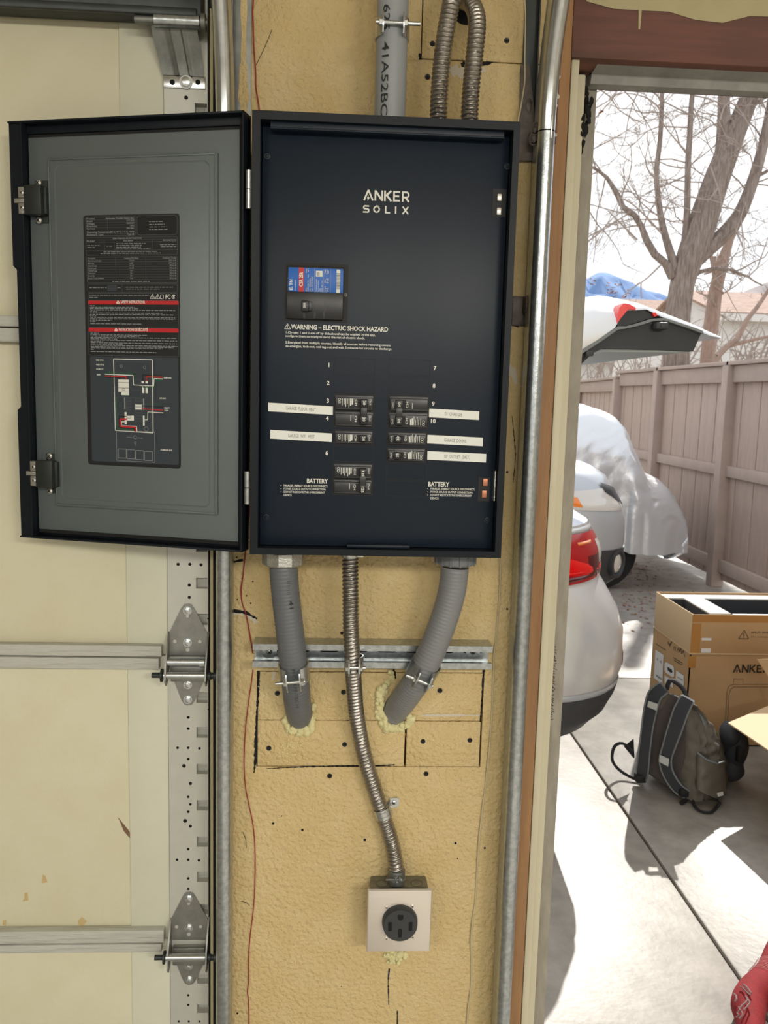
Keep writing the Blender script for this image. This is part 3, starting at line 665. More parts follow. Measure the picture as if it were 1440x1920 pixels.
b = MB(); a = W(650, 1037, YC - .012); c = W(768, 1034, YC - .012); b.box((a.x, YC - .014, zs_[1] + .002), (c.x, YC, zs_[1] + .007), 0, .001); obj('pull_tab', b, m_cover, cov)
b = MB(); a = W(926, 908, YC); b.box((xs_[2] - .0045, YC - .012, a.z - .025), (xs_[2] - .003, YC, a.z + .022)); obj('side_clip', b, m_cast, cov)
for px, py in ((501, 293), (951, 312), (499, 970), (913, 976)):
    b = MB(); p = C(px, py, 0); b.lathe((p.x, YC - .0002, p.z), (0, -1, 0), [(0, .0052), (.001, .005), (.0012, .0042), (.0003, .004)], seg=16); screw(b, (p.x, YC - .0002, p.z), (0, -1, 0), .003, 0, 1); obj('cover_screw', b, [m_cover, m_gasket], cov)
EX, EZ = Vector((1, 0, 0)), Vector((0, 0, 1))
def hpx(px, py, h): return (C(px, py) - C(px, py + h)).length
def ctext(name, items, m=m_print):
    b = MB()
    for it in items: text(b, it[0], C(it[1], it[2]), EX, EZ, hpx(it[1], it[2], it[3]), 0, it[4] if len(it) > 4 else .012, 'LEFT', 1, (C(it[5], it[2]).x - C(it[1], it[2]).x) if len(it) > 5 and it[5] else None)
    return tag(obj(name, b, m, cov), kind='stuff' if 'number' in name else None)
b = MB(); p0 = C(681, 375.5); p1 = C(767, 375.5); logo(b, p0, EX, EZ, (p1.x - p0.x) / 4.56); obj('logo_print', b, m_print, cov)
def tri_sign(mb, p, ex, ez, h, mi=0, w=.08, inner=True):
    ex = Vector(ex) * h; ez = Vector(ez) * h; p = Vector(p); n = ex.cross(ez).normalized()
    q = [p + ex * .04 + ez * .05, p + ex * 1.08 + ez * .05, p + ex * .56 + ez * .95]
    vstroke(mb, q + q[:1], h * w, n, mi)
    if inner: vstroke(mb, [p + ex * .56 + ez * .32, p + ex * .56 + ez * .68], h * .09, n, mi); vstroke(mb, [p + ex * .56 + ez * .16, p + ex * .56 + ez * .25], h * .09, n, mi)
b = MB(); tri_sign(b, C(533, 617), EX, EZ, hpx(533, 617, 11)); 
text(b, 'WARNING – ELECTRIC SHOCK HAZARD', C(546, 616.5), EX, EZ, hpx(546, 617, 8.4), 0, .03, width=C(728, 620).x - C(546, 617).x)
for s_, x, y, x2 in (('1.Circuits 1 and 2 are off by default and can be enabled in the app,', 535, 625, 703), ('configure them correctly to avoid the risk of electric shock.', 535, 631.5, 684), ('2.Energized from multiple sources. Identify all sources before removing covers.', 535, 643.5, 733), ('de-energize, lock-out, and tag-out and wait 5 minutes for circuits to discharge', 535, 650.5, 734)):
    text(b, s_, C(x, y), EX, EZ, hpx(x, y, 4.2), 0, .018, width=C(x2, y).x - C(x, y).x)
obj('warning_print', b, m_print, cov)
ctext('slot_number_print', [('1', 614, 688, 7.5, .03), ('2', 612.5, 721.5, 7.5, .03), ('3', 612, 755, 7.5, .03), ('4', 611, 788, 7.5, .03), ('6', 610, 853, 7.5, .03), ('7', 812.5, 694, 7.5, .03), ('8', 811, 727, 7.5, .03), ('9', 809.5, 760.5, 7.5, .03), ('10', 806, 793, 7.5, .03)])
for x0_, al in ((575, 0), (802.5, 1)):
    b = MB(); dy = 6 * al; bx = 527 if al == 0 else 802; tx = 531.5 if al == 0 else 807
    text(b, 'BATTERY', C(x0_, 906 + dy - .5), EX, EZ, hpx(x0_, 906, 8), 0, .03, width=C(x0_ + 39.5, 906).x - C(x0_, 906).x)
    for k, (s_, w_) in enumerate((('PARALLEL ENERGY SOURCE DISCONNECT;', 83), ('POWER SOURCE OUTPUT CONNECTION;', 79), ('DO NOT RELOCATE THIS OVERCURRENT', 77), ('DEVICE', 15))):
        y = 912 + dy + k * 6; text(b, s_, C(tx, y), EX, EZ, hpx(tx, y, 3.7), 0, .018, width=C(tx + w_, y).x - C(tx, y).x)
        if k < 3: p = C(bx, y - 1.8); b.cyl(p, p + Vector((0, -.0002, 0)), .0007, seg=8)
    obj('battery_print', b, m_print, cov)
# blank slot outlines
b = MB()
def outline(p0, p1):
    x0, x1, z0, z1 = rect(p0, p1); y = YC - .0005
    for a, c in (((x0, z0), (x1, z0)), ((x0, z1), (x1, z1)), ((x0, z0), (x0, z1)), ((x1, z0), (x1, z1))): vstroke(b, [(a[0], y, a[1]), (c[0], y, c[1])], .0008, (0, 1, 0))
for p0, p1 in (((627, 671), (703, 703)), ((627, 704), (702, 737)), ((729, 674), (806, 705)), ((729, 706), (804, 738)), ((626, 836), (700, 866)), ((725, 868), (799, 900)), ((724, 901), (797, 931))): outline(p0, p1)
tag(obj('blank_slots', b, m_gasket, cov), kind='stuff')
# breakers
def breaker(p0, p1, rating, left, double, detail=True, name='circuit_breaker'):
    x0, x1, z0, z1 = rect(p0, p1)
    fr = MB(); fr.box((x0 - .0008, YC - .0008, z0 - .0008), (x1 + .0008, YC + .001, z1 + .0008)); 
    br = obj(name, fr, m_gasket, panel)
    n = 2 if double else 1; hs = []
    for k in range(n):
        h = (z1 - z0) / n; za = z1 - h * (k + 1) + .0012; zb_ = z1 - h * k - .0012
        zb2 = zb_ - .003
        B = MB(); B.box((x0 + .0012, YC - .0022, za), (x1 - .0012, YC, zb_), 0, .0006); B.box((x0 + .002, YC - .0075, za + .0012), (x1 - .002, YC, zb2), 0, .0012)
        B.box((x0 + .0025, YC - .009, za + .0012), (x1 - .0025, YC - .007, za + .003), 0, .0005)
        obj('body', B, m_breaker, br)
        w = x1 - x0; yt = YC - .0079; fx = (lambda f: x0 + f * w) if left else (lambda f: x1 - f * w)
        ex, ey = ((0, 0, -1), (1, 0, 0)) if left else ((0, 0, 1), (-1, 0, 0)); hz = zb2 - za - .0012; top = zb2 if left else za + .002
        sg = -1 if left else 1
        T = MB(); P = lambda f, d: Vector((fx(f), yt, top + sg * d))
        text(T, 'On/I', P(.88, .002), ex, ey, .0028, 0, .004, width=.0085); 
        if detail:
            text(T, 'CH', P(.52, .003), ex, ey, .0034, 0, .004, width=.009)
            if not (double and k == (1 if left else 0)):
                for f, w_ in ((.2, .012), (.25, .01), (.29, .014), (.33, .009), (.37, .015), (.41, .012), (.45, .01)):
                    vstroke(T, [P(f, .002), P(f, .002 + w_ * .9)], .0008 if f < .4 else .0018, (0, 1, 0))
                for d in (.0035, .0075):
                    c = P(.13, d); q = [c + Vector((.0018 * math.cos(t * PI / 4), 0, .0018 * math.sin(t * PI / 4))) for t in range(9)]; vstroke(T, q, .0006, (0, 1, 0))
            else: vstroke(T, [P(.42, .002), P(.42, .011)], .0006, (0, 1, 0))
        obj('breaker_print', T, m_lwhite, br)
        # handle well and toggle
        H = MB(); H.box((fx(.58), YC - .0082, za + .003), (fx(.84), YC - .007, zb2 - .002), 1); H.box((fx(.66), YC - .0145, za + .0035), (fx(.83), YC - .007, zb2 - .0028), 0, .0012)
        text(H, rating, Vector((fx(.72), YC - .0148, top + sg * .0045)), ex, ey, .0038, 2, .02, width=.003 * len(rating) + .0005)
        obj('toggle', H, [m_handle, m_gasket, m_lwhite], br); hs.append((za, zb2))
    if double:
        B = MB(); B.box((fx(.665), YC - .0150, hs[1][1] - .0045), (fx(.825), YC - .008, hs[0][0] + .0050), 0, .0008); obj('tie_bar', B, m_breaker, br)
    return br
breaker((627, 739), (700, 802), '20', True, True); breaker((627, 806), (699, 834), '20', True, False); breaker((625, 868), (697.5, 928), '125', True, True)
breaker((729, 741), (802.5, 804), '50', False, True); breaker((727, 809), (799.5, 836), '20', False, False); breaker((726, 839), (797.5, 867), '25', False, False)
# main breaker
x0, x1, z0, z1 = rect((534, 492), (651, 605))
b = MB(); b.box((x0, YC - .0008, z0), (x1, YC + .001, z1)); mbk = obj('main_breaker', b, m_gasket, panel)
b = MB(); b.box((x0 + .004, YC - .006, z0 + .003), (x1 - .007, YC, z1 - .005), 0, .0012); b.box((x0 + .004, YC - .008, z0 + .003), (x1 - .007, YC - .004, z0 + .043), 0, .001); obj('body', b, m_handle, mbk)
lx0, lx1, lz0, lz1 = rect((541, 501), (643, 551), .0064); yl = YC - .0064; LW, LH = lx1 - lx0, lz1 - lz0
b = MB(); b.box((lx0, yl, lz0), (lx1, yl + .0004, lz1), 0, .0002)
def lp(fx, fz, d=.0003): return Vector((lx0 + fx * LW, yl - d, lz0 + fz * LH))
def lrect(f0, g0, f1, g1, mi, d=.0002): b.poly([lp(f0, g0, d), lp(f1, g0, d), lp(f1, g1, d), lp(f0, g1, d)], mi)
lrect(.185, 0, .285, 1, 1)
for f in (.47, .64, .765): lrect(f, .03, f + .008, .97, 4)
lrect(.50, .66, .62, .9, 2); lrect(.875, .03, .945, .97, 2)
for i in range(26): lrect(.875, .17 + i * .0255, .945, .17 + i * .0255 + random.choice((.006, .01, .015)), 3, .0004)
up, lf = (0, 0, 1), (-1, 0, 0)
# stylised lettering of the maker: E, T, N with dots
for ch, g0 in (('E', .07), ('T', .27), ('N', .39)): text(b, ch, lp(.075, g0), up, lf, .0042, 2, .03, width=.0042)
text(b, ':', lp(.075, .2), up, lf, .0036, 2, .02); text(b, '·', lp(.075, .35), up, lf, .0042, 2, .04)
text(b, 'Circuit Breaker', lp(.135, .07), up, lf, .0018, 2, .01, width=.016)
text(b, 'CSR 25k', lp(.262, .24), up, lf, .0052, 2, .03, width=.0215)
for f, s_, g0, g1 in ((.335, '200 A', .04, .2), (.37, '120/240 V~', .04, .5), (.405, 'Cat. CSR2200N', .04, .58), (.44, 'Style 70C2215G02', .04, .65), (.335, '2 Pole', .8, .96), (.37, '40°C', .84, .98), (.37, '60Hz', .62, .74), (.52, 'Terminal torque', .04, .56), (.555, 'Use Cu or Al wire', .04, .5), (.59, 'Cu 60/75', .04, .2), (.625, 'AWG 250 – 2 in', .04, .5), (.68, 'Torque', .8, .96), (.71, 'lb-in', .76, .96), (.735, '250', .8, .92), (.68, 'Wire', .42, .55), (.71, 'Cu Al', .4, .6), (.735, '2-4/0', .4, .6), (.68, 'Terminal', .04, .28), (.71, 'load', .04, .2), (.735, '31 in', .06, .22)):
    text(b, s_, lp(f, g0), up, lf, .0017, 2, .01, width=(g1 - g0) * LH)
for i in range(5): lrect(.515, .69 + i * .035, .575 - (i % 2) * .02, .705 + i * .035, 3, .0004)
obj('label', b, [m_blue, m_lred, m_lwhite, m_lblk, m_lgrey], mbk)
b = MB(); hx0_, hx1_, hz0, hz1 = rect((565, 563), (583, 584), .016); b.box((hx0_, YC - .018, hz0), (hx1_ - .003, YC - .006, hz1), 0, .002); b.box((hx0_ + .006, YC - .014, hz0 + .001), (hx1_ + .001, YC - .006, hz1 - .001), 0, .001)
text(b, '200', (hx0_ + .0062, YC - .0184, hz0 + .0045), up, lf, .0032, 1, .02, width=.0075); obj('toggle', b, [m_breaker, m_lwhite], mbk)
b = MB(); wx0, wx1, wz0, wz1 = rect((564, 562), (609, 586), .008); y = YC - .0083
for q in ([(wx0 + .015, wz1), (wx1, wz1), (wx1, wz0)],): vstroke(b, [(a, y, c) for a, c in q], .0006, (0, 1, 0))
for s_, px in (('ON', 572), ('TRIP', 592), ('OFF', 609)): text(b, s_, W(px, 597, YC - .0083), up, lf, .0028, 0, .01, width=.009)
obj('moulded_print', b, m_breaker, mbk)
b = MB(); p = W(649, 553, YC - .002); screw(b, (p.x - .001, YC - .001, p.z), (0, -1, 0), .0032, 0, 1); obj('fixing_screw', b, [m_galv2, m_hole], mbk)
# bus windows on the right
for nm, p0, p1, bars, m, lb in (('bus_window', (924, 354), (947, 407), ((932, 364, 940, 378), (931, 390, 939, 404)), m_silverbar, 'tinned silver bus bars in a small dark window'), ('bus_window', (897, 895), (917, 940), ((905, 897, 914, 911), (903, 919, 912, 933)), m_copper, 'bare copper bus bars in a small dark window')):
    x0, x1, z0, z1 = rect(p0, p1); b = MB(); b.box((x0, YC - .0006, z0), (x1, YC + .001, z1), 0); w = tag(obj(nm, b, m_gasket, panel), lb)
    for q in bars:
        b = MB(); a0, a1, c0, c1 = rect(q[:2], q[2:]); b.box((a0, YC - .004, c0), (a1, YC, c1), 0, .0012); obj('bus_bar', b, m, w)
# typed label strips
for s_, p0, p1, tx in (('GARAGE  FLOOR  HEAT', (503, 756), (624, 776), (536, 592)), ('GARAGE  WIFI  WEST', (507, 808), (622, 826), (540, 590)), ('EV  CHARGER', (803, 766.5), (898, 786), (834, 867)), ('GARAGE  DOORS', (801.5, 816.5), (905, 834.5), (833, 874)), ('ISP  OUTLET  (EAST)', (801.5, 846), (911, 866), (833, 881))):
    a = C(*p0, 0); c = C(*p1, 0); b = MB(); hh = hpx(p0[0], p0[1], 16.2); zc = (a.z + c.z) / 2 - .0004
    sl = -.0016 if p0[0] < 700 else -.0012
    b.prism([(a.x, YC - .0006, zc + hh / 2 - sl), (c.x, YC - .0006, zc + hh / 2 + sl), (c.x, YC - .0006, zc - hh / 2 + sl), (a.x, YC - .0006, zc - hh / 2 - sl)], (0, .0005, 0))
    k = hpx(p0[0], p0[1], 6.5); x0_ = C(tx[0], p0[1]).x; x1_ = C(tx[1], p0[1]).x
    sg_ = 2 * sl / (c.x - a.x); text(b, s_, (x0_, YC - .0008, zc - k / 2 - sg_ * ((a.x + c.x) / 2 - x0_)), (1, 0, sg_), (0, 0, 1), k, 1, -.004, width=x1_ - x0_)
    tag(obj('label_strip', b, [m_tape, m_tapeink], panel), 'white typed label strip reading ' + ' '.join(s_.split()))
# ---- door
HP = Vector((-.1375, -.152, BZ0)); U = Vector((-.385, .107, 0)).normalized(); Nn = Vector((U.y, -U.x, 0)); Nn = Nn if Nn.y < 0 else -Nn
def D(u, v, w=0.0): return HP + U * u + Vector((0, 0, v)) + Nn * w
def UV(px, py, w=0.0):
    p = RP(px, py, HP + Nn * w, Nn) - HP; return p.dot(U), p.z
def dbox(mb, u0, u1, v0, v1, w0, w1, mi=0, bev=0.0):
    t = MB(); t.box((u0, v0, w0), (u1, v1, w1), mi, bev); t.xf(Matrix(((U.x, 0, Nn.x, HP.x), (U.y, 0, Nn.y, HP.y), (0, 1, 0, HP.z), (0, 0, 0, 1)))); return mb.merge(t)
def dquad(mb, u0, u1, v0, v1, w, mi=0): return mb.poly([D(u0, v0, w), D(u1, v0, w), D(u1, v1, w), D(u0, v1, w)], mi)
u1 = UV(8, 228)[0]; u0 = UV(457, 207)[0]; uL = (UV(8, 228)[0] + UV(42, 1008)[0]) / 2; v0 = UV(250, 1022)[1]; v1 = UV(230, 217)[1]
n0 = UV(25, 505)[1]; n1 = UV(32, 762)[1]; dep = -.026; lip = .022
b = MB()
dbox(b, u0, uL - lip, v0, v1, dep - .002, dep)                       # back skin
dbox(b, u0, u0 + .003, v0, v1, dep, 0, 0, .0006); dbox(b, u0, uL, v0, v0 + .003, dep, 0, 0, .0006); dbox(b, u0, uL, v1 - .003, v1, dep, 0, 0, .0006)
dbox(b, u0, uL - lip, v1 - .016, v1 - .002, dep, dep + .012, 0, .001); dbox(b, u0, u0 + .012, v0, v1, dep, dep + .012, 0, .001)
# latch-side flange with finger notch
pts = [(uL - lip, v0), (uL, v0), (uL, n1 - .006), (uL - .0065, n1), (uL - .0065, n0), (uL, n0 + .006), (uL, v1), (uL - lip, v1)]
b.prism([D(a, c, dep) for a, c in pts], Nn * (-dep - .004))
dbox(b, uL - lip - .002, uL - lip + .001, v0, v1, dep, 0, 0, .0006)
pdoor = tag(obj('door', b, m_black, panel), 'panel door with a grey inner face and a wiring chart, swung open to the left')
b = MB(); ua, va = UV(46, 257, -.014); ub, vb = UV(447, 243, -.014); uc, vc = UV(78, 990, -.014); ud, vd = UV(449, 1019, -.014)
gu0 = (ub + ud) / 2; gu1 = (ua + uc) / 2; gv0 = (vc + vd) / 2; gv1 = (va + vb) / 2
dbox(b, gu0 - .002, gu1 + .004, gv0 - .006, gv1 + .006, -.022, -.018); obj('gasket', b, m_gasket, pdoor)
b = MB(); dbox(b, gu0, gu1, gv0, gv1, -.018, -.014, 0, .003)
q = [UV(82, 297, -.009), UV(404, 284, -.009), UV(411, 968, -.009), UV(110, 948, -.009)]
ru1 = (q[0][0] + q[3][0]) / 2; ru0 = (q[1][0] + q[2][0]) / 2; rv1 = (q[0][1] + q[1][1]) / 2; rv0 = (q[2][1] + q[3][1]) / 2
dbox(b, ru0, ru1, rv0, rv1, -.015, -.009, 0, .002)
for a0, a1, c0, c1 in ((ru0 + .002, ru1 - .002, rv1 - .004, rv1 - .002), (ru0 + .002, ru1 - .002, rv0 + .002, rv0 + .004), (ru0 + .002, ru0 + .004, rv0 + .002, rv1 - .002), (ru1 - .004, ru1 - .002, rv0 + .002, rv1 - .002)): dbox(b, a0, a1, c0, c1, -.01, -.0075, 0, .0005)
def bead(u0, u1, v0, v1, ch, w, r):
    P = [(u0 + ch, v0), (u1 - ch, v0), (u1, v0 + ch), (u1, v1 - ch), (u1 - ch, v1), (u0 + ch, v1), (u0, v1 - ch), (u0, v0 + ch)]
    for i in range(8): b.tube([D(*P[i], w), D(*P[(i + 1) % 8], w)], r, seg=6)
bead(ru0 + .013, ru1 - .0125, rv0 + .0125, rv1 - .0125, .006, -.0095, .0013)
obj('inner_panel', b, m_grey_in, pdoor)
# information chart
WL = -.0086; lu = [UV(152, 404, WL), UV(335, 400, WL), UV(341, 881, WL), UV(169, 869, WL)]
cu0 = (lu[1][0] + lu[2][0]) / 2; cu1 = (lu[0][0] + lu[3][0]) / 2; cv0 = (lu[2][1] + lu[3][1]) / 2; cv1 = (lu[0][1] + lu[1][1]) / 2
CWd, CHt = cu1 - cu0, cv1 - cv0
b = MB()
def cp(fx, fy, w=0.0003): return D(cu1 - fx * CWd, cv1 - fy * CHt, WL + w)   # fx from the left, fy from the top
def rrect(f0, g0, f1, g1, w, mi, r=.02, rim=None):
    ry = r * CWd / CHt; P = []
    for cx, cy, a0 in ((f1 - r, g1 - ry, 0), (f0 + r, g1 - ry, 90), (f0 + r, g0 + ry, 180), (f1 - r, g0 + ry, 270)):
        for k in range(5): a = math.radians(a0 + k * 22.5); P.append(cp(cx + r * math.cos(a), cy + ry * math.sin(a), w))
    if rim: vstroke(b, P + P[:1], rim, Nn, mi)
    else: b.poly(P, mi)
def cline(f0, g0, f1, g1, th=.0004, mi=2, w=.0004): vstroke(b, [cp(f0, g0, w), cp(f1, g1, w)], th, Nn, mi)
exd = -U; 
def ct(s_, fx, fy, hpx_, f1=None, mi=3, bold=.012, w=.0004): text(b, s_, cp(fx, fy, w), exd, EZ, hpx_ * .00088, mi, bold, width=((f1 - fx) * CWd if f1 else None))
def greek(f0, f1, fy, th=.0009, mi=3, seed=0):
    rr = random.Random(int(fy * 9999) + seed); x = f0
    while x < f1 - .004:
        l = min(rr.uniform(.012, .055), f1 - x); cline(x, fy, x + l, fy, th, mi); x += l + .009
rrect(0, 0, 1, 1, .0001, 0, .03)
gy = lambda y: (y - 70) / (1870 + 1790)      # helper: fraction from zoom rows (upper crop 6.857x)
Y = lambda py: (py - 402) / 475.0            # from image rows along the sheet
# top left table
rrect(.025, Y(406), .545, Y(440), .0003, 2, .012, .0005); rrect(.565, Y(405), .975, Y(440), .0003, 5, .03); rrect(.565, Y(405), .975, Y(440), .0004, 2, .03, .0005)
rows = [('Product', 'Automatic Transfer Switch Box'), ('Model', 'A17C-ATS'), ('Voltage', '120/240V'), ('Frequency', '60Hz'), ('Current', '200A Max'), ('Operating Temperature', '-20 to 40°C / -4 to 104°F'), ('Enclosure Type', 'Type 3R')]
for k, (a_, c_) in enumerate(rows):
    y = 410 + k * 4.6 + (2 if k > 4 else 0); ct(a_, .035, Y(y), 2.6, .035 + .0125 * len(a_), bold=.02); ct(c_, .535 - .0102 * len(c_), Y(y), 2.6, .535, bold=.02)
    if k: cline(.025, Y(y - 3.2), .545, Y(y - 3.2))
cline(.255, Y(406), .26, Y(440))
for k, l in enumerate((.14, .16, .18, .19)): greek(.69, .69 + l, Y(416 + k * 4.8), .0009)
rrect(.025, Y(443.5), .975, Y(476), .0003, 2, .012, .0005); ct('System Components, and Short Circuit Current', .31, Y(446.5), 2.7, .61, bold=.02)
cline(.025, Y(448), .975, Y(448)); cline(.025, Y(452), .975, Y(452)); cline(.025, Y(467.5), .975, Y(467.5)); cline(.22, Y(448), .225, Y(467.5)); cline(.72, Y(448), .722, Y(467.5)); cline(.325, Y(452), .327, Y(467.5))
ct('Main Breaker', .035, Y(451), 2.5, .12, bold=.02); ct('Branch Breaker', .42, Y(451), 2.5, .52, bold=.02); ct('Short Circuit Current', .83, Y(451), 2.5, .965, bold=.02)
for k, (a_, c_) in enumerate(((.345, .65), (.345, .61), (.345, .61), (.345, .7))): greek(a_, c_, Y(455 + k * 3.3), .0009)
greek(.035, .17, Y(458)); greek(.04, .13, Y(461.5)); greek(.245, .31, Y(459.5)); greek(.8, .965, Y(458)); greek(.81, .965, Y(461.5)); greek(.21, .78, Y(470)); greek(.18, .82, Y(473))
rrect(.03, Y(479.5), .975, Y(527), .0003, 2, .012, .0005)
for k, (a_, c_, d_) in enumerate((('Connections', 'Conductor Wire Range', 'Conductor Torque'), ('Main Circuit Breaker', '1/0-250', '250 in-lb'), ('Main Lugs', '6-250', '275 in-lb'), ('Subpanel Lugs', '14-1/0', '50 in-lb'), ('Neutral Lugs', '14-2/0', '50 in-lb'), ('Terminal Lugs', '14-4', '35 in-lb'), ('Temperature', '14-2', '36 in-lb'), ('Ground Bar', '14-6', '35 in-lb'), ('Branch Circuit Breakers', '14-8', '20 in-lb'))):
    y = 483 + k * 4.65; ct(a_, .04, Y(y), 2.5, .04 + .0074 * len(a_)); ct(c_, .5 - .0038 * len(c_), Y(y), 2.5, .5 + .0038 * len(c_)); ct(d_, .965 - .0088 * len(d_), Y(y), 2.5, .965)
    cline(.03, Y(y + 1), .975, Y(y + 1))
cline(.335, Y(480), .34, Y(521)); cline(.65, Y(480), .653, Y(521)); greek(.3, .69, Y(525))
rrect(.033, Y(529.5), .975, Y(545), .0003, 2, .012, .0005); greek(.05, .24, Y(536.5)); b.poly([cp(.245, Y(531.5), .0004), cp(.345, Y(531.5), .0004), cp(.345, Y(542.5), .0004), cp(.245, Y(542.5), .0004)], 1); greek(.35, .385, Y(536.5)); cline(.4, Y(530), .4, Y(545)); greek(.44, .93, Y(535.5)); greek(.44, .79, Y(539))
rrect(.035, Y(547), .975, Y(560), .0003, 2, .012, .0005); greek(.05, .68, Y(550.5)); greek(.05, .14, Y(554.5))
for f in (.69, .745): tri_sign(b, cp(f, Y(557), .0004), exd, EZ, .0075, 4, .09)
cline(.8, Y(549.5), .8, Y(557), .0006, 4); cline(.8, Y(549.5), .82, Y(549.5), .0006, 4); cline(.8, Y(557), .82, Y(557), .0006, 4); cline(.83, Y(549.5), .83, Y(557), .0006, 4)
ct('FC', .85, Y(557), 7.5, .9, 4, .02)
q = [cp(.935 + .018 * math.cos(t * PI / 6), Y(553) + .0075 * math.sin(t * PI / 6), .0004) for t in range(2, 12)]; vstroke(b, q, .001, Nn, 4); ct('E', .928, Y(555), 4, .945, 4, .02)
def safety(yb0, yb1, ye, title, f0, f1, lines):
    rrect(.035, Y(yb0), .985, Y(ye), .0003, 2, .01, .0005); rrect(.035, Y(yb0), .985, Y(yb1), .0005, 6, .008)
    tri_sign(b, cp(f0 - .045, Y(yb1 - 1.6), .0007), exd, EZ, .0045, 4, .3, False); text(b, title, cp(f0, Y(yb1 - 1.8), .0008), exd, EZ, .0042, 4, .02, width=(f1 - f0) * CWd)
    for y, l in lines: greek(.055, l, Y(y), .0011, 3)
safety(560.5, 567.5, 611, 'SAFETY INSTRUCTIONS:', .385, .64, [(570, .11), (573, .53), (575.6, .57), (578.4, .95), (581.2, .14), (584, .82), (586.6, .93), (589.4, .12), (592, .95), (594.6, .95), (597.4, .29), (600, .11), (604, .6)])
safety(612, 619, 664, 'INSTRUCTIONS DE SÉCURITÉ', .36, .665, [(622, .15), (625, .66), (627.5, .57), (630, .96), (632.6, .35), (635, .97), (637.6, .19), (640, .97), (642.6, .4), (645, .97), (647.6, .93), (650, .82), (653, .09), (657, .75)])
# wiring diagram
rrect(.045, Y(666), .98, .985, .0003, 1, .02)
X = lambda zx: .04 + (zx - 105) / (1345 - 105) * .945      # from the lower zoom columns
Yz = lambda zy: Y(660 + zy / 7.2)
def dl(pts, th=.0012, mi=4): vstroke(b, [cp(X(x), Yz(y), .0006) for x, y in pts], th, Nn, mi)
def dbx(x0, y0, x1, y1, mi=2, th=.0005): dl([(x0, y0), (x1, y0), (x1, y1), (x0, y1), (x0, y0)], th, mi)
def dfill(x0, y0, x1, y1, mi=4): b.poly([cp(X(x), Yz(y), .0005) for x, y in ((x0, y0), (x1, y0), (x1, y1), (x0, y1))], mi)
dl([(445, 75), (985, 80), (985, 1080), (455, 1065), (445, 75)], .0013); dbx(472, 110, 955, 990); dbx(500, 350, 820, 600); dbx(690, 400, 790, 500)
for x, y, r_ in ((550, 172, 18), (875, 180, 18), (890, 1030, 30), (732, 1150, 22), (733, 1228, 13)): dl([(x + r_ * math.cos(t * PI / 6), y + r_ * math.sin(t * PI / 6)) for t in range(13)], .0006, 3)
dl([(330, 262), (735, 268), (745, 350), (745, 430), (800, 430)], .001, 7); dl([(320, 287), (715, 295), (720, 425), (840, 430), (850, 530)]); dl([(320, 312), (620, 318), (620, 350)], .0016, 6); dl([(320, 330), (530, 332), (530, 360)], .0012, 0)
dl([(1120, 290), (848, 285), (848, 370)], .0012, 0); dl([(1125, 312), (900, 310), (900, 370)], .0018, 6); dl([(1125, 335), (1005, 332), (1000, 432), (850, 432)]); dl([(1125, 350), (1022, 348), (1018, 450), (880, 450)], .0012, 7)
dfill(505, 355, 655, 525); dfill(545, 530, 655, 570); dfill(735, 690, 835, 768); dfill(620, 850, 718, 920); dfill(585, 600, 602, 765, 3); dfill(588, 805, 618, 975); dfill(845, 845, 868, 985); dfill(848, 610, 866, 770, 3); dfill(830, 370, 865, 400); dfill(885, 370, 920, 400); dfill(838, 460, 868, 535); dfill(885, 460, 918, 535)
for k in range(8):
    for x0_, x1_ in ((620, 680), (740, 830)): dbx(x0_, 615 + k * 40, x1_, 645 + k * 40)
dl([(505, 470), (655, 470)], .0006, 0); dbx(560, 480, 600, 500, 0); dl([(505, 395), (655, 397)], .0006, 0)
dl([(880, 680), (1115, 682)], .0008, 7); dl([(838, 712), (1125, 720)], .0012, 0); dl([(835, 752), (1125, 762)], .0014, 6); dl([(1130, 798), (915, 792), (910, 900), (870, 902)], .001)
dl([(480, 600), (485, 1040), (715, 1050)], .0012, 7); dl([(490, 715), (570, 718)], .0008, 7); dl([(615, 862), (510, 862), (512, 1020), (725, 1030), (725, 1070)], .001, 0); dl([(620, 902), (525, 904), (528, 1005), (740, 1012), (740, 1075)], .0026, 6); dl([(590, 940), (540, 942), (545, 990), (755, 998), (760, 1075)], .0012)
dbx(470, 1065, 1005, 1490, 3, .0006)
for k in range(4): dbx(492 + k * 123, 1322 + k * 6, 605 + k * 123, 1450 + k * 6, 3, .0008)
dl([(615, 1152), (700, 1155)], .0006, 3); dl([(760, 1157), (840, 1160)], .0006, 3); dl([(733, 1240), (735, 1270)], .0005, 3)
dl([(1010, 90), (1030, 590), (1075, 595)], .0004, 0); dl([(1025, 1100), (1045, 1305), (1080, 1308)], .0004, 0)
for s_, x, y, x1_ in (('GRID CT-L1', 195, 105, 302), ('GRID CT-L2', 198, 166, 310), ('SOLAR CT', 198, 228, 300), ('GRID', 203, 305, 258), ('SUBPANEL', 1138, 328, 1245), ('ATS BOX', 1078, 607, 1167), ('SMART', 1143, 738, 1217), ('LOAD', 1143, 772, 1200), ('COMBINER BOX', 1085, 1320, 1250)): ct(s_, X(x), Yz(y), 2.4, X(x1_), 4, .03, .0006)
chart = obj('information_chart', b, [m_lblk, m_lnavy, m_lline, m_lgrey, m_lwhite, m_gasket, m_lred, m_lgreen], pdoor)
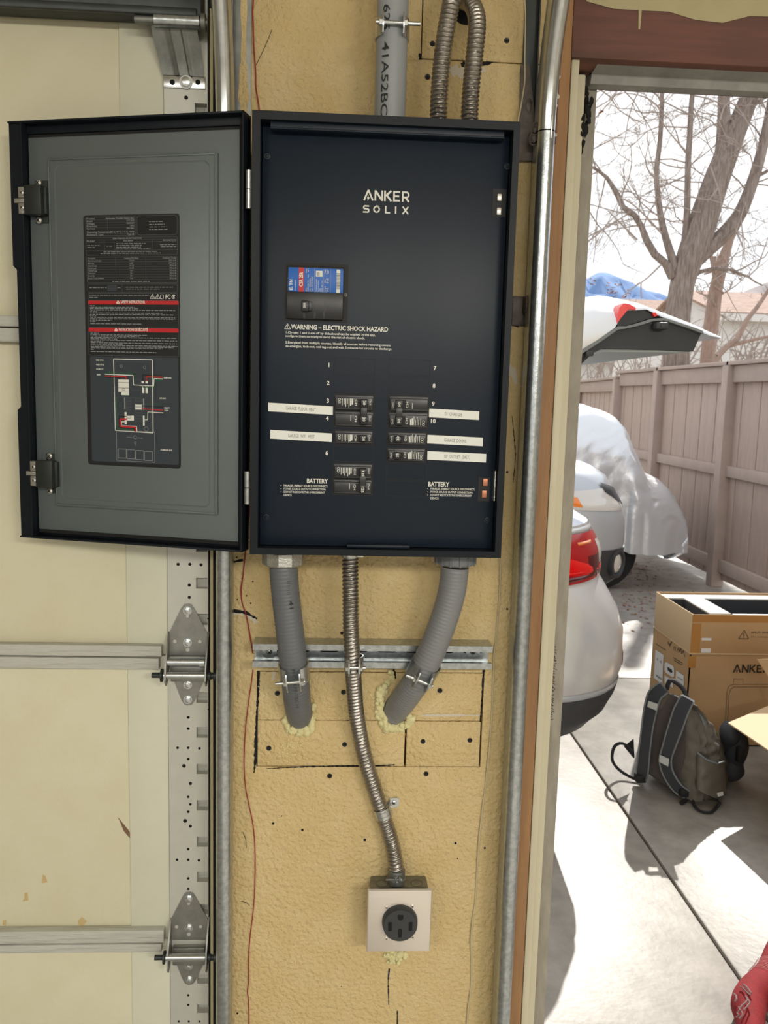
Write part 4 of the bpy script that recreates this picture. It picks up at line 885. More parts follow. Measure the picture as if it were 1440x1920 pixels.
# latches
def latch(px, py):
    cu, cv = UV(px, py, .0)
    b = MB(); dbox(b, cu - .034, cu - .012, cv - .032, cv + .032, -.014, -.012, 0, .0006); dbox(b, cu - .038, cu - .012, cv - .02, cv + .02, -.013, -.002, 0, .001)
    dbox(b, cu - .034, cu - .004, cv - .022, cv + .022, -.014, .006, 0, .0015); dbox(b, cu - .006, cu + .008, cv - .02, cv - .004, -.008, .002, 1, .001); dbox(b, cu - .006, cu + .008, cv + .004, cv + .02, -.008, .002, 1, .001)
    dbox(b, cu - .006, cu + .016, cv - .0035, cv + .0035, -.006, .001, 1, .0008)
    for du, dv, w in ((-.02, .028, -.011), (-.019, -.028, -.011)): screw(b, D(cu + du, cv + dv, w), Nn, .0056, 1, 2)
    for dv in (.011, -.011): screw(b, D(cu + .001, cv + dv, .002), Nn, .0042, 1, 2)
    obj('latch', b, [m_dark_steel, m_cast, m_hole], pdoor)
latch(44, 376); latch(66, 888)
for pa, pb in (((463, 319), (463, 391)), ((464, 884), (464, 945))):
    a = W(*pa, -.153); c = W(*pb, -.153); b = MB(); b.cyl((-.1355, -.153, c.z), (-.1355, -.153, (a.z + c.z) / 2 - .0006), .0042, seg=14); b.cyl((-.1355, -.153, (a.z + c.z) / 2 + .0006), (-.1355, -.153, a.z), .0042, seg=14); obj('door_hinge', b, m_galv, panel)
# ================================================================ CONDUITS ON THE WALL
def helix(pitch, r, amp):
    def f(s, a):
        q = (s / pitch - a / (2 * PI)) % 1.0
        return r + amp * (.5 - .5 * math.cos(2 * PI * q)) ** .7
    return f
PB = (BY + 0) / 2      # depth of the conduit entries
def PW(lst): return [W(x, y, yy) for x, y, yy in lst]
def connector(name, p, ax, prof, m, parent, seg=24, facets=0):
    b = MB(); b.lathe(p, ax, prof, seg=seg)
    if facets:
        a = Vector(ax).normalized(); u = a.orthogonal().normalized(); w = a.cross(u); rm = max(r for h, r in prof); h0 = prof[1][0]; h1 = prof[-2][0]
        for i in range(facets):
            t = 2 * PI * i / facets; d = u * math.cos(t) + w * math.sin(t); q = a.cross(d)
            c = Vector(p) + d * rm
            b.prism([c - q * .0014 + a * h0, c + q * .0014 + a * h0, c + q * .0014 + a * h1, c - q * .0014 + a * h1], d * .0016)
    return obj(name, b, m, parent)
# rigid pvc at the top
x = W(733.5, 130, PB).x; rP = .0238
t = thing('pvc_conduit', (x, PB, BZ1), 'straight grey PVC conduit with printed digits rising from the top of the panel', 'conduit')
b = MB(); b.cyl((x, PB, BZ1 + .0005), (x, PB, 2.6), rP, seg=40); obj('pipe', b, m_pvc, t)
b = MB(); T = MB()
for s_, y0 in (('625', 5), ('41A52BC', 76)):
    p = W(714, y0, PB - rP); q = W(714, y0 + (48 if s_ == '625' else 139), PB - rP)
    text(T, s_, Vector((x + W(714.5, y0, PB - rP * .7).x - W(733.5, y0, PB - rP * .7).x, 0, p.z)), (0, 0, -1), (1, 0, 0), .0098, 0, .006, width=p.z - q.z)
for v in T.v:
    dx = v.x - x; v.y = PB - math.sqrt(max(rP * rP - dx * dx, 1e-6)) - .0011
obj('pipe_print', T, m_ink, t)
def pipe_clamp(name, c, axis, r, h, label, m=m_zinc, gap=24, ear=.026, group='strut clamps', ang=0, bolt_w=.02):
    # band around a pipe open towards the room (-y), ears with a cross bolt
    a = Vector(axis).normalized(); f = Vector((0, -1, 0)); f = (f - a * f.dot(a)).normalized(); s = a.cross(f).normalized(); c = Vector(c)
    t = thing(name, c, label, 'clamp', group); halves = []
    for sg in (1, -1):
        b = MB(); n = 14; P = []
        for i in range(n + 1):
            th = math.radians(gap + (180 - gap) * i / n); P.append(f * math.cos(th) + s * (sg * math.sin(th)))
        for k in range(n):
            p, q = P[k], P[k + 1]; vs = []
            for d in (p, q):
                for rr_, hh in ((r, -h / 2), (r + .0022, -h / 2), (r + .0022, h / 2), (r, h / 2)): vs.append(c + d * rr_ + a * hh)
            b.add(vs, [(1, 5, 6, 2), (0, 3, 7, 4), (0, 4, 5, 1), (2, 6, 7, 3)] + ([(0, 1, 2, 3)] if k == 0 else []), 0, True)
        e0 = c + P[0] * (r + .0005); up = a * (h / 2)
        # ear: rounded tab running towards the room
        tab = [e0 - up, e0 + f * ear * .75 - up * 1.05, e0 + f * ear - up * .6, e0 + f * ear + up * .6, e0 + f * ear * .75 + up * 1.05, e0 + up]
        b.prism(tab, s * (sg * .0022))
        obj('strap_half', b, m, t)
    b = MB(); w = math.sin(math.radians(gap)) * r; e = c + f * (r * math.cos(math.radians(gap)) + ear * .6)
    b.cyl(e - s * (w + bolt_w * .45), e + s * (w + bolt_w), .0032, seg=12); hexbolt(b, e - s * (w + .002), -s, .0062, .005); hexbolt(b, e + s * (w + .0022), s, .0062, .0045); obj('clamp_bolt', b, m_zinc, t)
    return t
c = W(734, 58, PB); pipe_clamp('pipe_clamp', (x, PB, c.z), (0, 0, 1), rP + .0005, .028, 'zinc pipe clamp around the grey PVC conduit above the panel', gap=35, ear=.016, group=None, bolt_w=.026)
# steel flex at the top
def flex(name, pts, r, label, extra=None, group='flexible metal conduits'):
    P = pts; t = thing(name, P[0], label, 'conduit', group); b = MB(); b.tube(P, r, seg=18, step=.0011, rfun=helix(.0066, r - .0016, .0022)); obj('armor', b, m_flex, t); return t
z_ = BZ1 + .0005
fx1 = W(822, 222, PB).x; fx2 = W(880, 224, PB).x
t = flex('flex_conduit', [Vector((fx1, PB, z_ + .002)), W(824, 170, PB), W(829, 110, PB), W(836, 60, PB), W(846, 5, PB + .004), W(858, -60, -.045), W(866, -100, .0), ], .0134, 'ribbed steel flexible conduit at the top, left of the pair')
connector('connector', (fx1, PB, z_), (0, 0, 1), [(0, .015), (.001, .0165), (.006, .0165), (.007, .015)], m_galv2, t)
t = flex('flex_conduit', [Vector((fx2, PB, z_ + .002)), W(883, 170, PB), W(889, 110, PB), W(894, 60, PB + .002), W(893, 28, -.062), W(884, 8, -.044), W(874, 2, -.022), W(868, 4, .004)], .0134, 'ribbed steel flexible conduit at the top, right of the pair, bending into the wall')
connector('connector', (fx2, PB, z_), (0, 0, 1), [(0, .015), (.001, .0165), (.006, .0165), (.007, .015)], m_galv2, t)
p = W(874, 20, 0); b = MB(); b.lathe((p.x, -.0016, p.z), (0, -1, 0), [(0, .0225), (.0008, .0225), (.001, .0)], seg=28); tag(obj('conduit_hole', b, m_hole), 'dark hole in the upper wall where a steel conduit enters', 'hole')
# liquid-tight left
def lt(name, pts, r, label, m): 
    t = thing(name, pts[0], label, 'conduit', 'grey liquidtight conduits'); b = MB(); b.tube(pts, r, seg=28, step=.0013, rfun=lambda s, a: r + .0003 * math.cos(2 * PI * (s / .0062))); obj('jacket', b, m, t); return t
zb_ = BZ0 - .0005
lx = W(531, 1062, PB).x
pts = [Vector((lx, PB, zb_ - .03)), W(535, 1110, PB), W(543, 1180, PB), W(549, 1235, -.072), W(554, 1280, -.06), W(557, 1312, -.034), W(561, 1336, -.006), W(562, 1344, .012)]
t = lt('liquidtight_conduit', pts, .0232, 'dark grey liquidtight conduit curving from the panel into the wall at left', m_lt)
b = MB(); b.lathe((lx, PB, zb_), (0, 0, -1), [(0, .021), (.006, .021), (.007, .023), (.0075, .019)], seg=28); b.lathe((lx, PB, zb_ - .007), (0, 0, -1), [(0, .032), (.0015, .0345), (.021, .0345), (.0235, .032), (.0238, .0235)], seg=10, smooth=False); obj('cast_nut', b, m_cast, t)
T = MB(); ax_ = (pts[3] - pts[1]).normalized(); q_ = Vector((-ax_.z, 0, ax_.x))
text(T, 'PFC-XLFF-TECH', W(548, 1238, -.072) + Vector((0, -.0238, -.008)), ax_, q_, .0055, 0, .0, width=.066)
text(T, '41', W(543, 1120, PB) + Vector((0, -.0238, 0)), ax_, q_, .0065, 0, .01, width=.014)
for k in range(7): a = W(540, 1085 + k * 4, PB) + Vector((0, -.0238, 0)); vstroke(T, [a, a + q_ * .005], .0006, (0, 1, 0))
tag(obj('jacket_print', T, m_ink, t), kind='stuff')
rx = W(853, 1060, PB).x
pts2 = [Vector((rx, PB, zb_ - .03)), W(848, 1105, PB), W(836, 1150, PB), W(818, 1200, PB), W(796, 1250, -.07), W(779, 1280, -.058), W(757, 1312, -.026), W(744, 1328, .0), W(738, 1336, .014)]
t2 = lt('liquidtight_conduit', pts2, .0232, 'lighter grey liquidtight conduit slanting from the panel into the wall at right', m_lt2)
connector('ring_nut', (rx, PB, zb_), (0, 0, -1), [(0, .0225), (.005, .0225), (.006, .031), (.008, .0335), (.022, .0335), (.0245, .031), (.025, .0235)], m_nutgrey, t2, 32, 14)
# middle steel flex down to the outlet
mx = W(656, 1055, PB).x
OY = -.052
P3 = [Vector((mx, PB, zb_ - .012)), W(657, 1110, PB), W(658, 1180, PB + .002), W(661, 1235, -.066), W(664, 1290, -.05), W(670, 1350, -.034), W(684, 1420, -.024), W(702, 1480, -.02), W(717, 1525, -.0185), W(733, 1575, -.021), W(741, 1612, -.026), W(743.5, 1632, -.028)]
BOXTOP = W(748, 1641, -.001).z; P3[-1].z = BOXTOP + .0235
t = flex('flex_conduit', P3, .0134, 'long ribbed steel flexible conduit running down to the outlet box')
b = MB(); b.lathe((mx, PB, zb_), (0, 0, -1), [(0, .0165), (.002, .0175), (.004, .0165), (.006, .0148), (.016, .0148), (.017, .0135)], seg=24)
b.box((mx + .010, PB - .012, zb_ - .014), (mx + .022, PB + .004, zb_ - .004), 0, .0015); hexbolt(b, (mx + .016, PB - .012, zb_ - .009), (0, -1, 0), .0035, .003); obj('connector', b, m_zinc, t)
pe = P3[-1]
b = MB(); b.lathe(pe + Vector((0, 0, .004)), (0, 0, -1), [(0, .0148), (.001, .0156), (.014, .0156), (.016, .0172), (.019, .0172), (.020, .0150), (.028, .015)], seg=24)
b.box((pe.x - .004, pe.y - .019, pe.z - .012), (pe.x - .001, pe.y - .012, pe.z + .0), 0, .0006); b.box((pe.x + .003, pe.y - .019, pe.z - .012), (pe.x + .006, pe.y - .012, pe.z), 0, .0006)
b.cyl((pe.x - .02, pe.y - .0165, pe.z - .006), (pe.x + .006, pe.y - .0165, pe.z - .006), .0021, seg=10); b.cyl((pe.x + .006, pe.y - .0165, pe.z - .006), (pe.x + .009, pe.y - .0165, pe.z - .006), .0045, seg=14); obj('connector', b, m_galv2, t)
# strut channel
sz0, sz1 = 1.0497, 1.0905; sx0 = W(473.5, 1250, -.041).x; sx1 = W(922, 1250, -.041).x; th = .0025
t = thing('strut_channel', ((sx0 + sx1) / 2, 0, sz0), 'galvanized strut channel screwed across the wall under the panel', 'channel')
pr = [(0, 0), (-.041, 0), (-.041, .0105), (-.033, .0105), (-.033, .008), (-.0385, .008), (-.0385, th), (-th, th), (-th, .0408 - th), (-.0385, .0408 - th), (-.0385, .0328), (-.033, .0328), (-.033, .0303), (-.041, .0303), (-.041, .0408), (0, .0408)]
b = MB(); b.extr([(a - .0005, c) for a, c in pr], [(Vector((sx0 + (sx1 - sx0) * i, 0, sz0)), Vector((0, 1, 0)), Vector((0, 0, 1))) for i in (0, 1)], closed=True); obj('channel', b, m_galv, t)
for px in (505, 887):
    p = W(px, 1222, -.006); b = MB(); b.cyl((p.x, -.003, p.z), (p.x, -.0055, p.z), .013, seg=24); screw(b, (p.x, -.0055, p.z), (0, -1, 0), .0055, 0, 1); obj('washer_screw', b, [m_zinc, m_hole], t)
b = MB()
for i in range(8):
    x_ = sx0 + (sx1 - sx0) * (.07 + i * .123); zc = (sz0 + sz1) / 2 + .002; q = [(x_ + (.012 if abs(k - 6) < 3.1 else -.012) * 1 + .006 * math.cos(2 * PI * k / 12), -.0031, zc + .006 * math.sin(2 * PI * k / 12)) for k in range(12)]
    b.poly([(x_ - .012 + .006 * math.cos(PI / 2 + PI * k / 6), -.0034, zc + .006 * math.sin(PI / 2 + PI * k / 6)) for k in range(7)] + [(x_ + .012 + .006 * math.cos(-PI / 2 + PI * k / 6), -.0034, zc + .006 * math.sin(-PI / 2 + PI * k / 6)) for k in range(7)])
tag(obj('slots', b, m_hole, t), kind='stuff')
pipe_clamp('pipe_clamp', W(551.5, 1258, -.067), (pts[4] - pts[3]), .0238, .032, 'zinc strut clamp holding the left grey conduit', ear=.02)
pipe_clamp('pipe_clamp', W(663.5, 1244, -.064), (0, 0, 1), .0142, .028, 'small zinc strut clamp holding the middle steel conduit', gap=30, ear=.018, bolt_w=.012)
pipe_clamp('pipe_clamp', W(793.5, 1256, -.066), (pts2[5] - pts2[4]), .0238, .032, 'grey strut clamp holding the right slanting conduit', m=m_galv, ear=.02)
# one-hole strap
p = W(718, 1522, -.0185); ax = (P3[9] - P3[7]).normalized(); t = thing('conduit_strap', p, 'small zinc one-hole strap fixing the steel conduit to the lower wall', 'strap')
b = MB(); s = Vector((0, -1, 0)).cross(ax).normalized(); s = s if s.x > 0 else -s; f = Vector((0, -1, 0)); n = 14; r0 = .0142
P = [f * math.cos(math.radians(a)) + s * math.sin(math.radians(a)) for a in [-100 + 200 * i / n for i in range(n + 1)]]
for k in range(n):
    vs = []
    for d in (P[k], P[k + 1]):
        for rr_, hh in ((r0, -.009), (r0 + .0018, -.009), (r0 + .0018, .009), (r0, .009)): vs.append(p + d * rr_ + ax * hh)
    b.add(vs, [(1, 5, 6, 2), (0, 3, 7, 4), (0, 4, 5, 1), (2, 6, 7, 3)], 0, True)
for sg in (-.004, .004): b.tube([p + d * (r0 + .0018) + ax * sg for d in P], .0009, seg=6)
obj('band', b, m_zinc, t)
b = MB(); e = W(739, 1505, -.003); b.prism([(e.x - .016, -.0025, e.z - .012), (e.x + .006, -.0025, e.z - .009), (e.x + .0095, -.0025, e.z - .004), (e.x + .0095, -.0025, e.z + .006), (e.x + .006, -.0025, e.z + .009), (e.x - .008, -.0025, e.z + .008)], (0, .002, 0)); screw(b, (e.x, -.0025, e.z), (0, -1, 0), .0045, 0, 1); obj('tab', b, [m_zinc, m_hole], t)
b = MB(); e2 = W(703, 1523, -.006); b.box((e2.x - .003, -.004, e2.z - .006), (e2.x + .004, -.0005, e2.z + .006), 0, .001); obj('back_lip', b, m_zinc, t)
# outlet
ox0 = (W(688, 1665, -.062).x + W(688, 1784, -.062).x) / 2; ox1 = (W(809, 1668, -.062).x + W(808, 1784, -.062).x) / 2; oz0 = W(748, 1784, -.062).z; oz1 = W(748, 1667, -.062).z
t = thing('power_outlet', ((ox0 + ox1) / 2, 0, oz0), 'square metal surface box with a stainless plate and black four-slot receptacle', 'outlet')
b = MB(); b0, b1 = W(694, 1640, 0).x, W(799, 1640, 0).x; bz = W(748, 1640, -.004).z
bz1 = BOXTOP
b.box((b0, -.055, oz0 + .006), (b1, -.0005, bz1), 0, .004); bx_ = obj('box', b, m_galv2, t)
b = MB(); b.box((b0 + .012, -.0605, oz0 + .004), (b1 - .006, -.054, oz1 - .0006), 0, .003); obj('mud_ring', b, m_dark_steel, t)
b = MB()
for cx in (b0 + .02, b1 - .02):
    q = [(cx + .0105 * math.cos(i * PI / 10), -.028 + .0105 * math.sin(i * PI / 10), bz1 + .0003) for i in range(21)]; vstroke(b, q, .0007, (0, 0, 1))
for cx in ((b0 + b1) / 2 - .014, (b0 + b1) / 2 + .014): b.cyl((cx, -.05, bz1), (cx, -.05, bz1 + .0004), .0018, seg=10)
tag(obj('knockout_rings', b, m_dark_steel, t), kind='stuff')
b = MB(); bev = .0075; y0, y1 = -.0605, -.0665
o = [(ox0, oz0), (ox1, oz0), (ox1, oz1), (ox0, oz1)]; i_ = [(ox0 + bev, oz0 + bev), (ox1 - bev, oz0 + bev), (ox1 - bev, oz1 - bev), (ox0 + bev, oz1 - bev)]; mid = [(ox0 + .002, oz0 + .002), (ox1 - .002, oz0 + .002), (ox1 - .002, oz1 - .002), (ox0 + .002, oz1 - .002)]
vs = [(a, y0, c) for a, c in o] + [(a, y0 - .0035, c) for a, c in mid] + [(a, y1, c) for a, c in i_]
b.add(vs, [(k, (k + 1) % 4, 4 + (k + 1) % 4, 4 + k) for k in range(4)] + [(4 + k, 4 + (k + 1) % 4, 8 + (k + 1) % 4, 8 + k) for k in range(4)] + [(8, 9, 10, 11), (3, 2, 1, 0)]); obj('cover_plate', b, m_stainless, t)
rc_ = W(749.5, 1727, y1); b = MB(); b.lathe((rc_.x, y1 + .001, rc_.z), (0, -1, 0), [(0, .0315), (.003, .0315), (.0135, .0302), (.015, .029), (.0152, 0)], seg=48); yr = y1 - .0144
rf = W(749, 1734, yr)
def slot(cx, cz, w, h, mb): mb.box((rc_.x + cx - w / 2, yr - .0005, rc_.z + cz - h / 2), (rc_.x + cx + w / 2, yr, rc_.z + cz + h / 2), 1)
slot(-.018, -.001, .0062, .0155, b); slot(.018, -.001, .0062, .0155, b); slot(0, -.0135, .006, .0155, b)
b.prism([(rc_.x + .005, yr - .0005, rc_.z + .0205), (rc_.x - .005, yr - .0005, rc_.z + .0205), (rc_.x - .005, yr - .0005, rc_.z + .015), (rc_.x - .003, yr - .0005, rc_.z + .0115), (rc_.x, yr - .0005, rc_.z + .0105), (rc_.x + .003, yr - .0005, rc_.z + .0115), (rc_.x + .005, yr - .0005, rc_.z + .015)], (0, .0005, 0), 1)
obj('receptacle', b, [m_recep, m_hole], t)
for px, py in ((725, 1701.5), (773.5, 1699.5), (725, 1760), (774, 1757)):
    p = W(px, py, y1 - .001); b = MB(); screw(b, (p.x, y1, p.z), (0, -1, 0), .0036, 0, 1); obj('plate_screw', b, [m_stainless, m_hole], t)
# spray foam
def foam(name, spots, label, seed):
    rr = random.Random(seed); b = MB()
    for px, py, r, n, sp in spots:
        c = W(px, py, -.003)
        for i in range(n):
            q = c + Vector((rr.gauss(0, sp), 0, rr.gauss(0, sp))); q.y = -rr.uniform(.0, .006); b.ico(q, r * rr.uniform(.5, 1.15), 2, 0, .35, 60, (1, .7, 1))
    return tag(obj(name, b, m_foam), label, 'foam', kind='stuff')
def ring(cx, cy, rx_, ry_, a0, a1, n): return [(cx + rx_ * math.cos(math.radians(a0 + (a1 - a0) * i / n)), cy + ry_ * math.sin(math.radians(a0 + (a1 - a0) * i / n)), .0062, 3, .0025) for i in range(n + 1)]
foam('spray_foam', ring(561, 1352, 25, 18, -20, 200, 14) + ring(561, 1364, 17, 10, 10, 170, 8) + [(586, 1325, .005, 3, .002), (587, 1345, .005, 3, .002)], 'yellowish spray foam bead under the left grey conduit', 3)
foam('spray_foam', ring(728, 1325, 17, 40, 95, 265, 18) + ring(742, 1348, 28, 17, -30, 160, 14) + ring(722, 1315, 8, 30, 100, 260, 8) + [(735, 1272, .005, 4, .002), (733, 1262, .004, 3, .002)], 'larger yellowish spray foam bead around the right slanting conduit', 5)
foam('spray_foam', [(725 + i * 4.5, 1789 + (i % 3) * 4, .006, 3, .003) for i in range(8)] + [(732, 1802, .005, 4, .003), (742, 1803, .005, 5, .003), (752, 1799, .0045, 4, .003)], 'lump of yellowish spray foam under the outlet plate', 8)
b = MB(); rr = random.Random(11)
for cx, cy, sx_, sy_, n in ((510, 1300, 14, 18, 70), (550, 1400, 12, 14, 60), (645, 1330, 10, 12, 50), (690, 1300, 10, 16, 40), (715, 1380, 14, 12, 40)):
    for i in range(n):
        p = W(cx + rr.gauss(0, sx_), cy + rr.gauss(0, sy_), -.0005)
        if px0 + .002 < p.x < px1 - .003: b.ico(p, rr.uniform(.0006, .0017), 1, 0, .3, 50, (1, .4, 1))
tag(obj('foam_splatter', b, m_foam, wall), kind='stuff')
# wires
def wire(name, px, r, m, label, y=-.003):
    P = [W(a, c, y + .0015 * math.sin(i * 1.7)) for i, (a, c) in enumerate(px)]; b = MB(); b.tube(P, r, seg=8, step=.006); return tag(obj(name, b, m), label, 'wire')
wire('thin_wire', [(476, -10), (474, 20), (475, 60), (476, 90), (479, 130), (480, 165), (484, 190), (486, 215), (484, 300), (478, 480), (474, 700), (470, 900), (464, 1000), (459, 1045), (455, 1085), (452, 1105), (454, 1130), (462, 1155), (470, 1200), (474, 1225)], .0011, m_redwire, 'thin red wire hanging down the left of the wall to the strut')
wire('thin_wire', [(474.5, 1256), (472, 1275), (467, 1310), (461, 1360), (458, 1410), (458, 1445), (461, 1480), (468, 1515), (474, 1545), (478, 1590), (478, 1650), (475, 1705), (469, 1755), (466, 1800), (466, 1840), (464, 1860), (466, 1880), (467, 1930)], .0009, m_redwire, 'thin red wire below the strut along the left track')
wire('thin_wire', [(983, -10), (985, 20), (985, 60), (984, 110), (984, 150), (980, 180), (975, 210), (971, 232), (968, 300)], .0013, m_whitewire, 'thin cream wire beside the upper right corner of the panel', -.0115)
wire('thin_wire', [(938, 1000), (937, 1040), (938, 1070), (937, 1110), (934, 1150), (930, 1195), (926, 1232), (925, 1270), (923, 1320), (920, 1370), (917, 1410), (913, 1445), (910, 1475), (904, 1520), (898, 1580), (894, 1640), (891, 1690), (886, 1725), (883, 1765), (884, 1800), (883, 1850), (878, 1890), (875, 1930)], .0014, m_whitewire, 'long cream wire snaking down the right of the wall below the panel')
# ================================================================ OUTSIDE
mb = MB(); n = 30; vs = []
for j in range(n + 1):
    for i in range(n + 1):
        x = -140 + 300 * i / n; y = .16 + (420 * (j / n) ** 2); z = -.1 + (.5 * noise.noise(Vector((x * .05, y * .05, 1))) + y * .012 if y > 14 else 0)
        vs.append((x, y, z))
mb.add(vs, [(j * (n + 1) + i, j * (n + 1) + i + 1, (j + 1) * (n + 1) + i + 1, (j + 1) * (n + 1) + i) for j in range(n) for i in range(n)], 0, True)
tag(obj('ground', mb, m_ground), 'dry pale ground beyond the driveway and the fence', 'ground', kind='structure')
drive = thing('driveway', (0, .15, 0), 'pale concrete driveway outside the open doorway', 'driveway', kind='structure')
ex_ = [-5.5, -2.2, 1.1, 4.4]; ey_ = [.15, 3.046, 6.1, 9.2]
for i in range(3):
    for j in range(3):
        b = MB(); b.box((ex_[i] + .004, ey_[j] + .004, -.09), (ex_[i + 1] - .004, ey_[j + 1] - .004, 0), 0, .006); obj('concrete_slab', b, m_concrete, drive, origin=(0, 0, 0))
b = MB(); b.box((-5.5, .15, -.095), (4.4, 9.2, -.012)); obj('joint_filler', b, m_gap, drive)
# dry leaves
b = MB(); rr = random.Random(21)
def leafat(p, s_, rz, tl):
    q = [Vector((s_ * math.cos(a) * k, s_ * .55 * math.sin(a) * k, s_ * tl * abs(math.cos(a)))) for a, k in ((0, 1), (1.0, .9), (2.2, .8), (3.14, 1.1), (4.1, .8), (5.3, .9))]
    R_ = Matrix.Rotation(rz, 3, 'Z'); b.poly([p + R_ @ v + Vector((0, 0, .003)) for v in q])
for cx, cy, sx_, sy_, n in ((1190, 1075, 22, 14, 70), (1220, 1060, 20, 8, 40), (1195, 1125, 18, 10, 40), (1205, 1105, 40, 26, 40), (1310, 1075, 30, 12, 25), (1200, 1165, 22, 22, 12), (1330, 1092, 10, 3, 20)):
    for i in range(n):
        g_ = G(cx + rr.gauss(0, sx_), cy + rr.gauss(0, sy_), 0)
        if g_.x < 3.1: leafat(g_, rr.uniform(.008, .022), rr.uniform(0, 6.3), rr.uniform(.0, .35))
tag(obj('leaf_litter', b, m_leaf), 'scattered dry brown leaves on the driveway near the fence', 'leaves', kind='stuff')
# ---------------------------------------------------------------- fence
FX = 3.23
fence = thing('fence', (FX, 5.5, 0), 'tall brown board fence with posts and three rails along the driveway', 'fence')
def bay(p, q, htop, first):
    p = Vector((p[0], p[1], 0)); q = Vector((q[0], q[1], 0)); d = (q - p); L = d.length; d.normalize(); nrm = Vector((-d.y, d.x, 0)); nrm = nrm if (CC - p).dot(nrm) > 0 else -nrm
    M_ = Matrix(((d.x, nrm.x, 0, p.x), (d.y, nrm.y, 0, p.y), (0, 0, 1, 0), (0, 0, 0, 1)))
    def put(name, a, c, m, bev=.004):
        t = MB(); t.box(a, c, 0, bev); t.xf(M_); return obj(name, t, m, fence)
    n = int(L / .142); w = L / n
    for i in range(n):
        put('board', (i * w + .003, -.03 - .004 * (i % 2), .06), ((i + 1) * w - .003, -.012 - .004 * (i % 2), htop - .03), m_fence, .003)
    for z0, z1 in ((.13, .235), (.93, 1.02), (htop - .17, htop - .035)): put('rail', (.05, -.012, z0), (L - .05, .028, z1), m_fence2)
    put('cap', (-.02, -.055, htop - .032), (L + .02, .06, htop), m_fence2)
    put('post', (-.055, -.03, 0), (.055, .075, htop - .034), m_fence2, .006)
    return M_
ypost = [3.4, WX(1362, 870, FX).y, WX(1236, 790, FX).y, WX(1159, 780, FX).y]
ypost = [ypost[1] - 5.1, ypost[1] - 3.4, ypost[1] - 1.7] + ypost[1:]
for k in range(5): bay((FX, ypost[k]), (FX, ypost[k + 1]), 1.87, k == 0)
cn = W(1080, 726, 10.6)
far = W(1088, 740, 10.8); 
bay((FX, ypost[5]), (far.x, far.y), 1.87 - .06, False); bay((far.x, far.y), (far.x - .9, far.y + 1.6), 1.8, False)
# ---------------------------------------------------------------- vehicles
def ringpts(r, f, yn, yf, R, Rf, bulge=.03):
    # plan outline: r = x of the end facing right, f = x of the other end, yn near side, yf far side
    P = []
    def arc(cx, cy, rad, a0, a1, n):
        for i in range(n + 1): a = math.radians(a0 + (a1 - a0) * i / n); P.append((cx + rad * math.cos(a), cy + rad * math.sin(a)))
    arc(f + Rf, yn + Rf, Rf, 180, 270, 6); 
    for i in range(1, 5): P.append((f + Rf + (r - R - f - Rf) * i / 5, yn))
    arc(r - R, yn + R, R, 270, 360, 12); P.append((r + bulge, (yn + yf) / 2)); arc(r - R, yf - R, R, 0, 90, 8)
    for i in range(1, 5): P.append((r - R - (r - R - f - Rf) * i / 5, yf))
    arc(f + Rf, yf - Rf, Rf, 90, 180, 6); return P
class Body:
    def __init__(s, lev): s.lev = lev      # list of (z, r, f, yn, yf, R)
    def at(s, z):
        L = s.lev
        if z <= L[0][0]: return L[0][1:]
        for a, c in zip(L[:-1], L[1:]):
            if z <= c[0]: t = (z - a[0]) / (c[0] - a[0]); t = t * t * (3 - 2 * t) * .5 + t * .5; return tuple(x + (y - x) * t for x, y in zip(a[1:], c[1:]))
        return L[-1][1:]
    def ring(s, z, off=0.0):
        r, f, yn, yf, R = s.at(z); return [(x, y, z) for x, y in ringpts(r + off, f - off, yn - off, yf + off, max(R, .02), max(R * .8, .02))]
    def loft(s, mb, zs, mi=0, off=0.0, cap=True):
        rs = [s.ring(z, off) for z in zs]; n = len(rs[0])
        mb.add([p for q in rs for p in q], [(k * n + i, k * n + (i + 1) % n, (k + 1) * n + (i + 1) % n, (k + 1) * n + i) for k in range(len(zs) - 1) for i in range(n)], mi, True)
        if cap: mb.add(rs[0], [tuple(range(n - 1, -1, -1))], mi); mb.add(rs[-1], [tuple(range(n))], mi)
        return mb
    def pt(s, a, z, off=0.0):
        # point on the near right corner: a in 0..1 goes round the corner from the near side to the right end; a < 0 runs back along the near side (metres)
        r, f, yn, yf, R = s.at(z)
        if a < 0: return Vector((r - R + a, yn - off, z))
        th = math.radians(270 + 90 * a); return Vector((r - R + (R + off) * math.cos(th), yn + R + (R + off) * math.sin(th), z))
    def patch(s, mb, a0, a1, z0, z1, off, mi=0, n=12, m=6, z0b=None, z1b=None):
        z0b = z0 if z0b is None else z0b; z1b = z1 if z1b is None else z1b; vs = []
        for j in range(m + 1):
            for i in range(n + 1):
                t = i / n; a = a0 + (a1 - a0) * t; z = (z0 + (z0b - z0) * t) * (1 - j / m) + (z1 + (z1b - z1) * t) * (j / m)
                e = off if (0 < i < n and 0 < j < m) else off - .004
                vs.append(s.pt(a, z, e))
        return mb.add(vs, [(j * (n + 1) + i, j * (n + 1) + i + 1, (j + 1) * (n + 1) + i + 1, (j + 1) * (n + 1) + i) for j in range(m) for i in range(n)], mi, True)
def wheels(t, xs, yn, yf, R):
    for x in xs:
        for y, sg in ((yn, -1), (yf, 1)):
            b = MB(); b.lathe((x, y - sg * .2, R), (0, sg, 0), [(0, R * .9), (.03, R), (.19, R), (.215, R * .94), (.22, R * .66), (.20, R * .62)], seg=32)
            w = obj('wheel', b, m_tyre, t); b = MB(); b.lathe((x, y + sg * .0, R), (0, sg, 0), [(0, R * .63), (.006, R * .6), (.016, R * .2), (.02, 0)], seg=20); obj('hub_cap', b, m_cast, w)
zr = lambda a, c, n: [a + (c - a) * i / n for i in range(n + 1)]
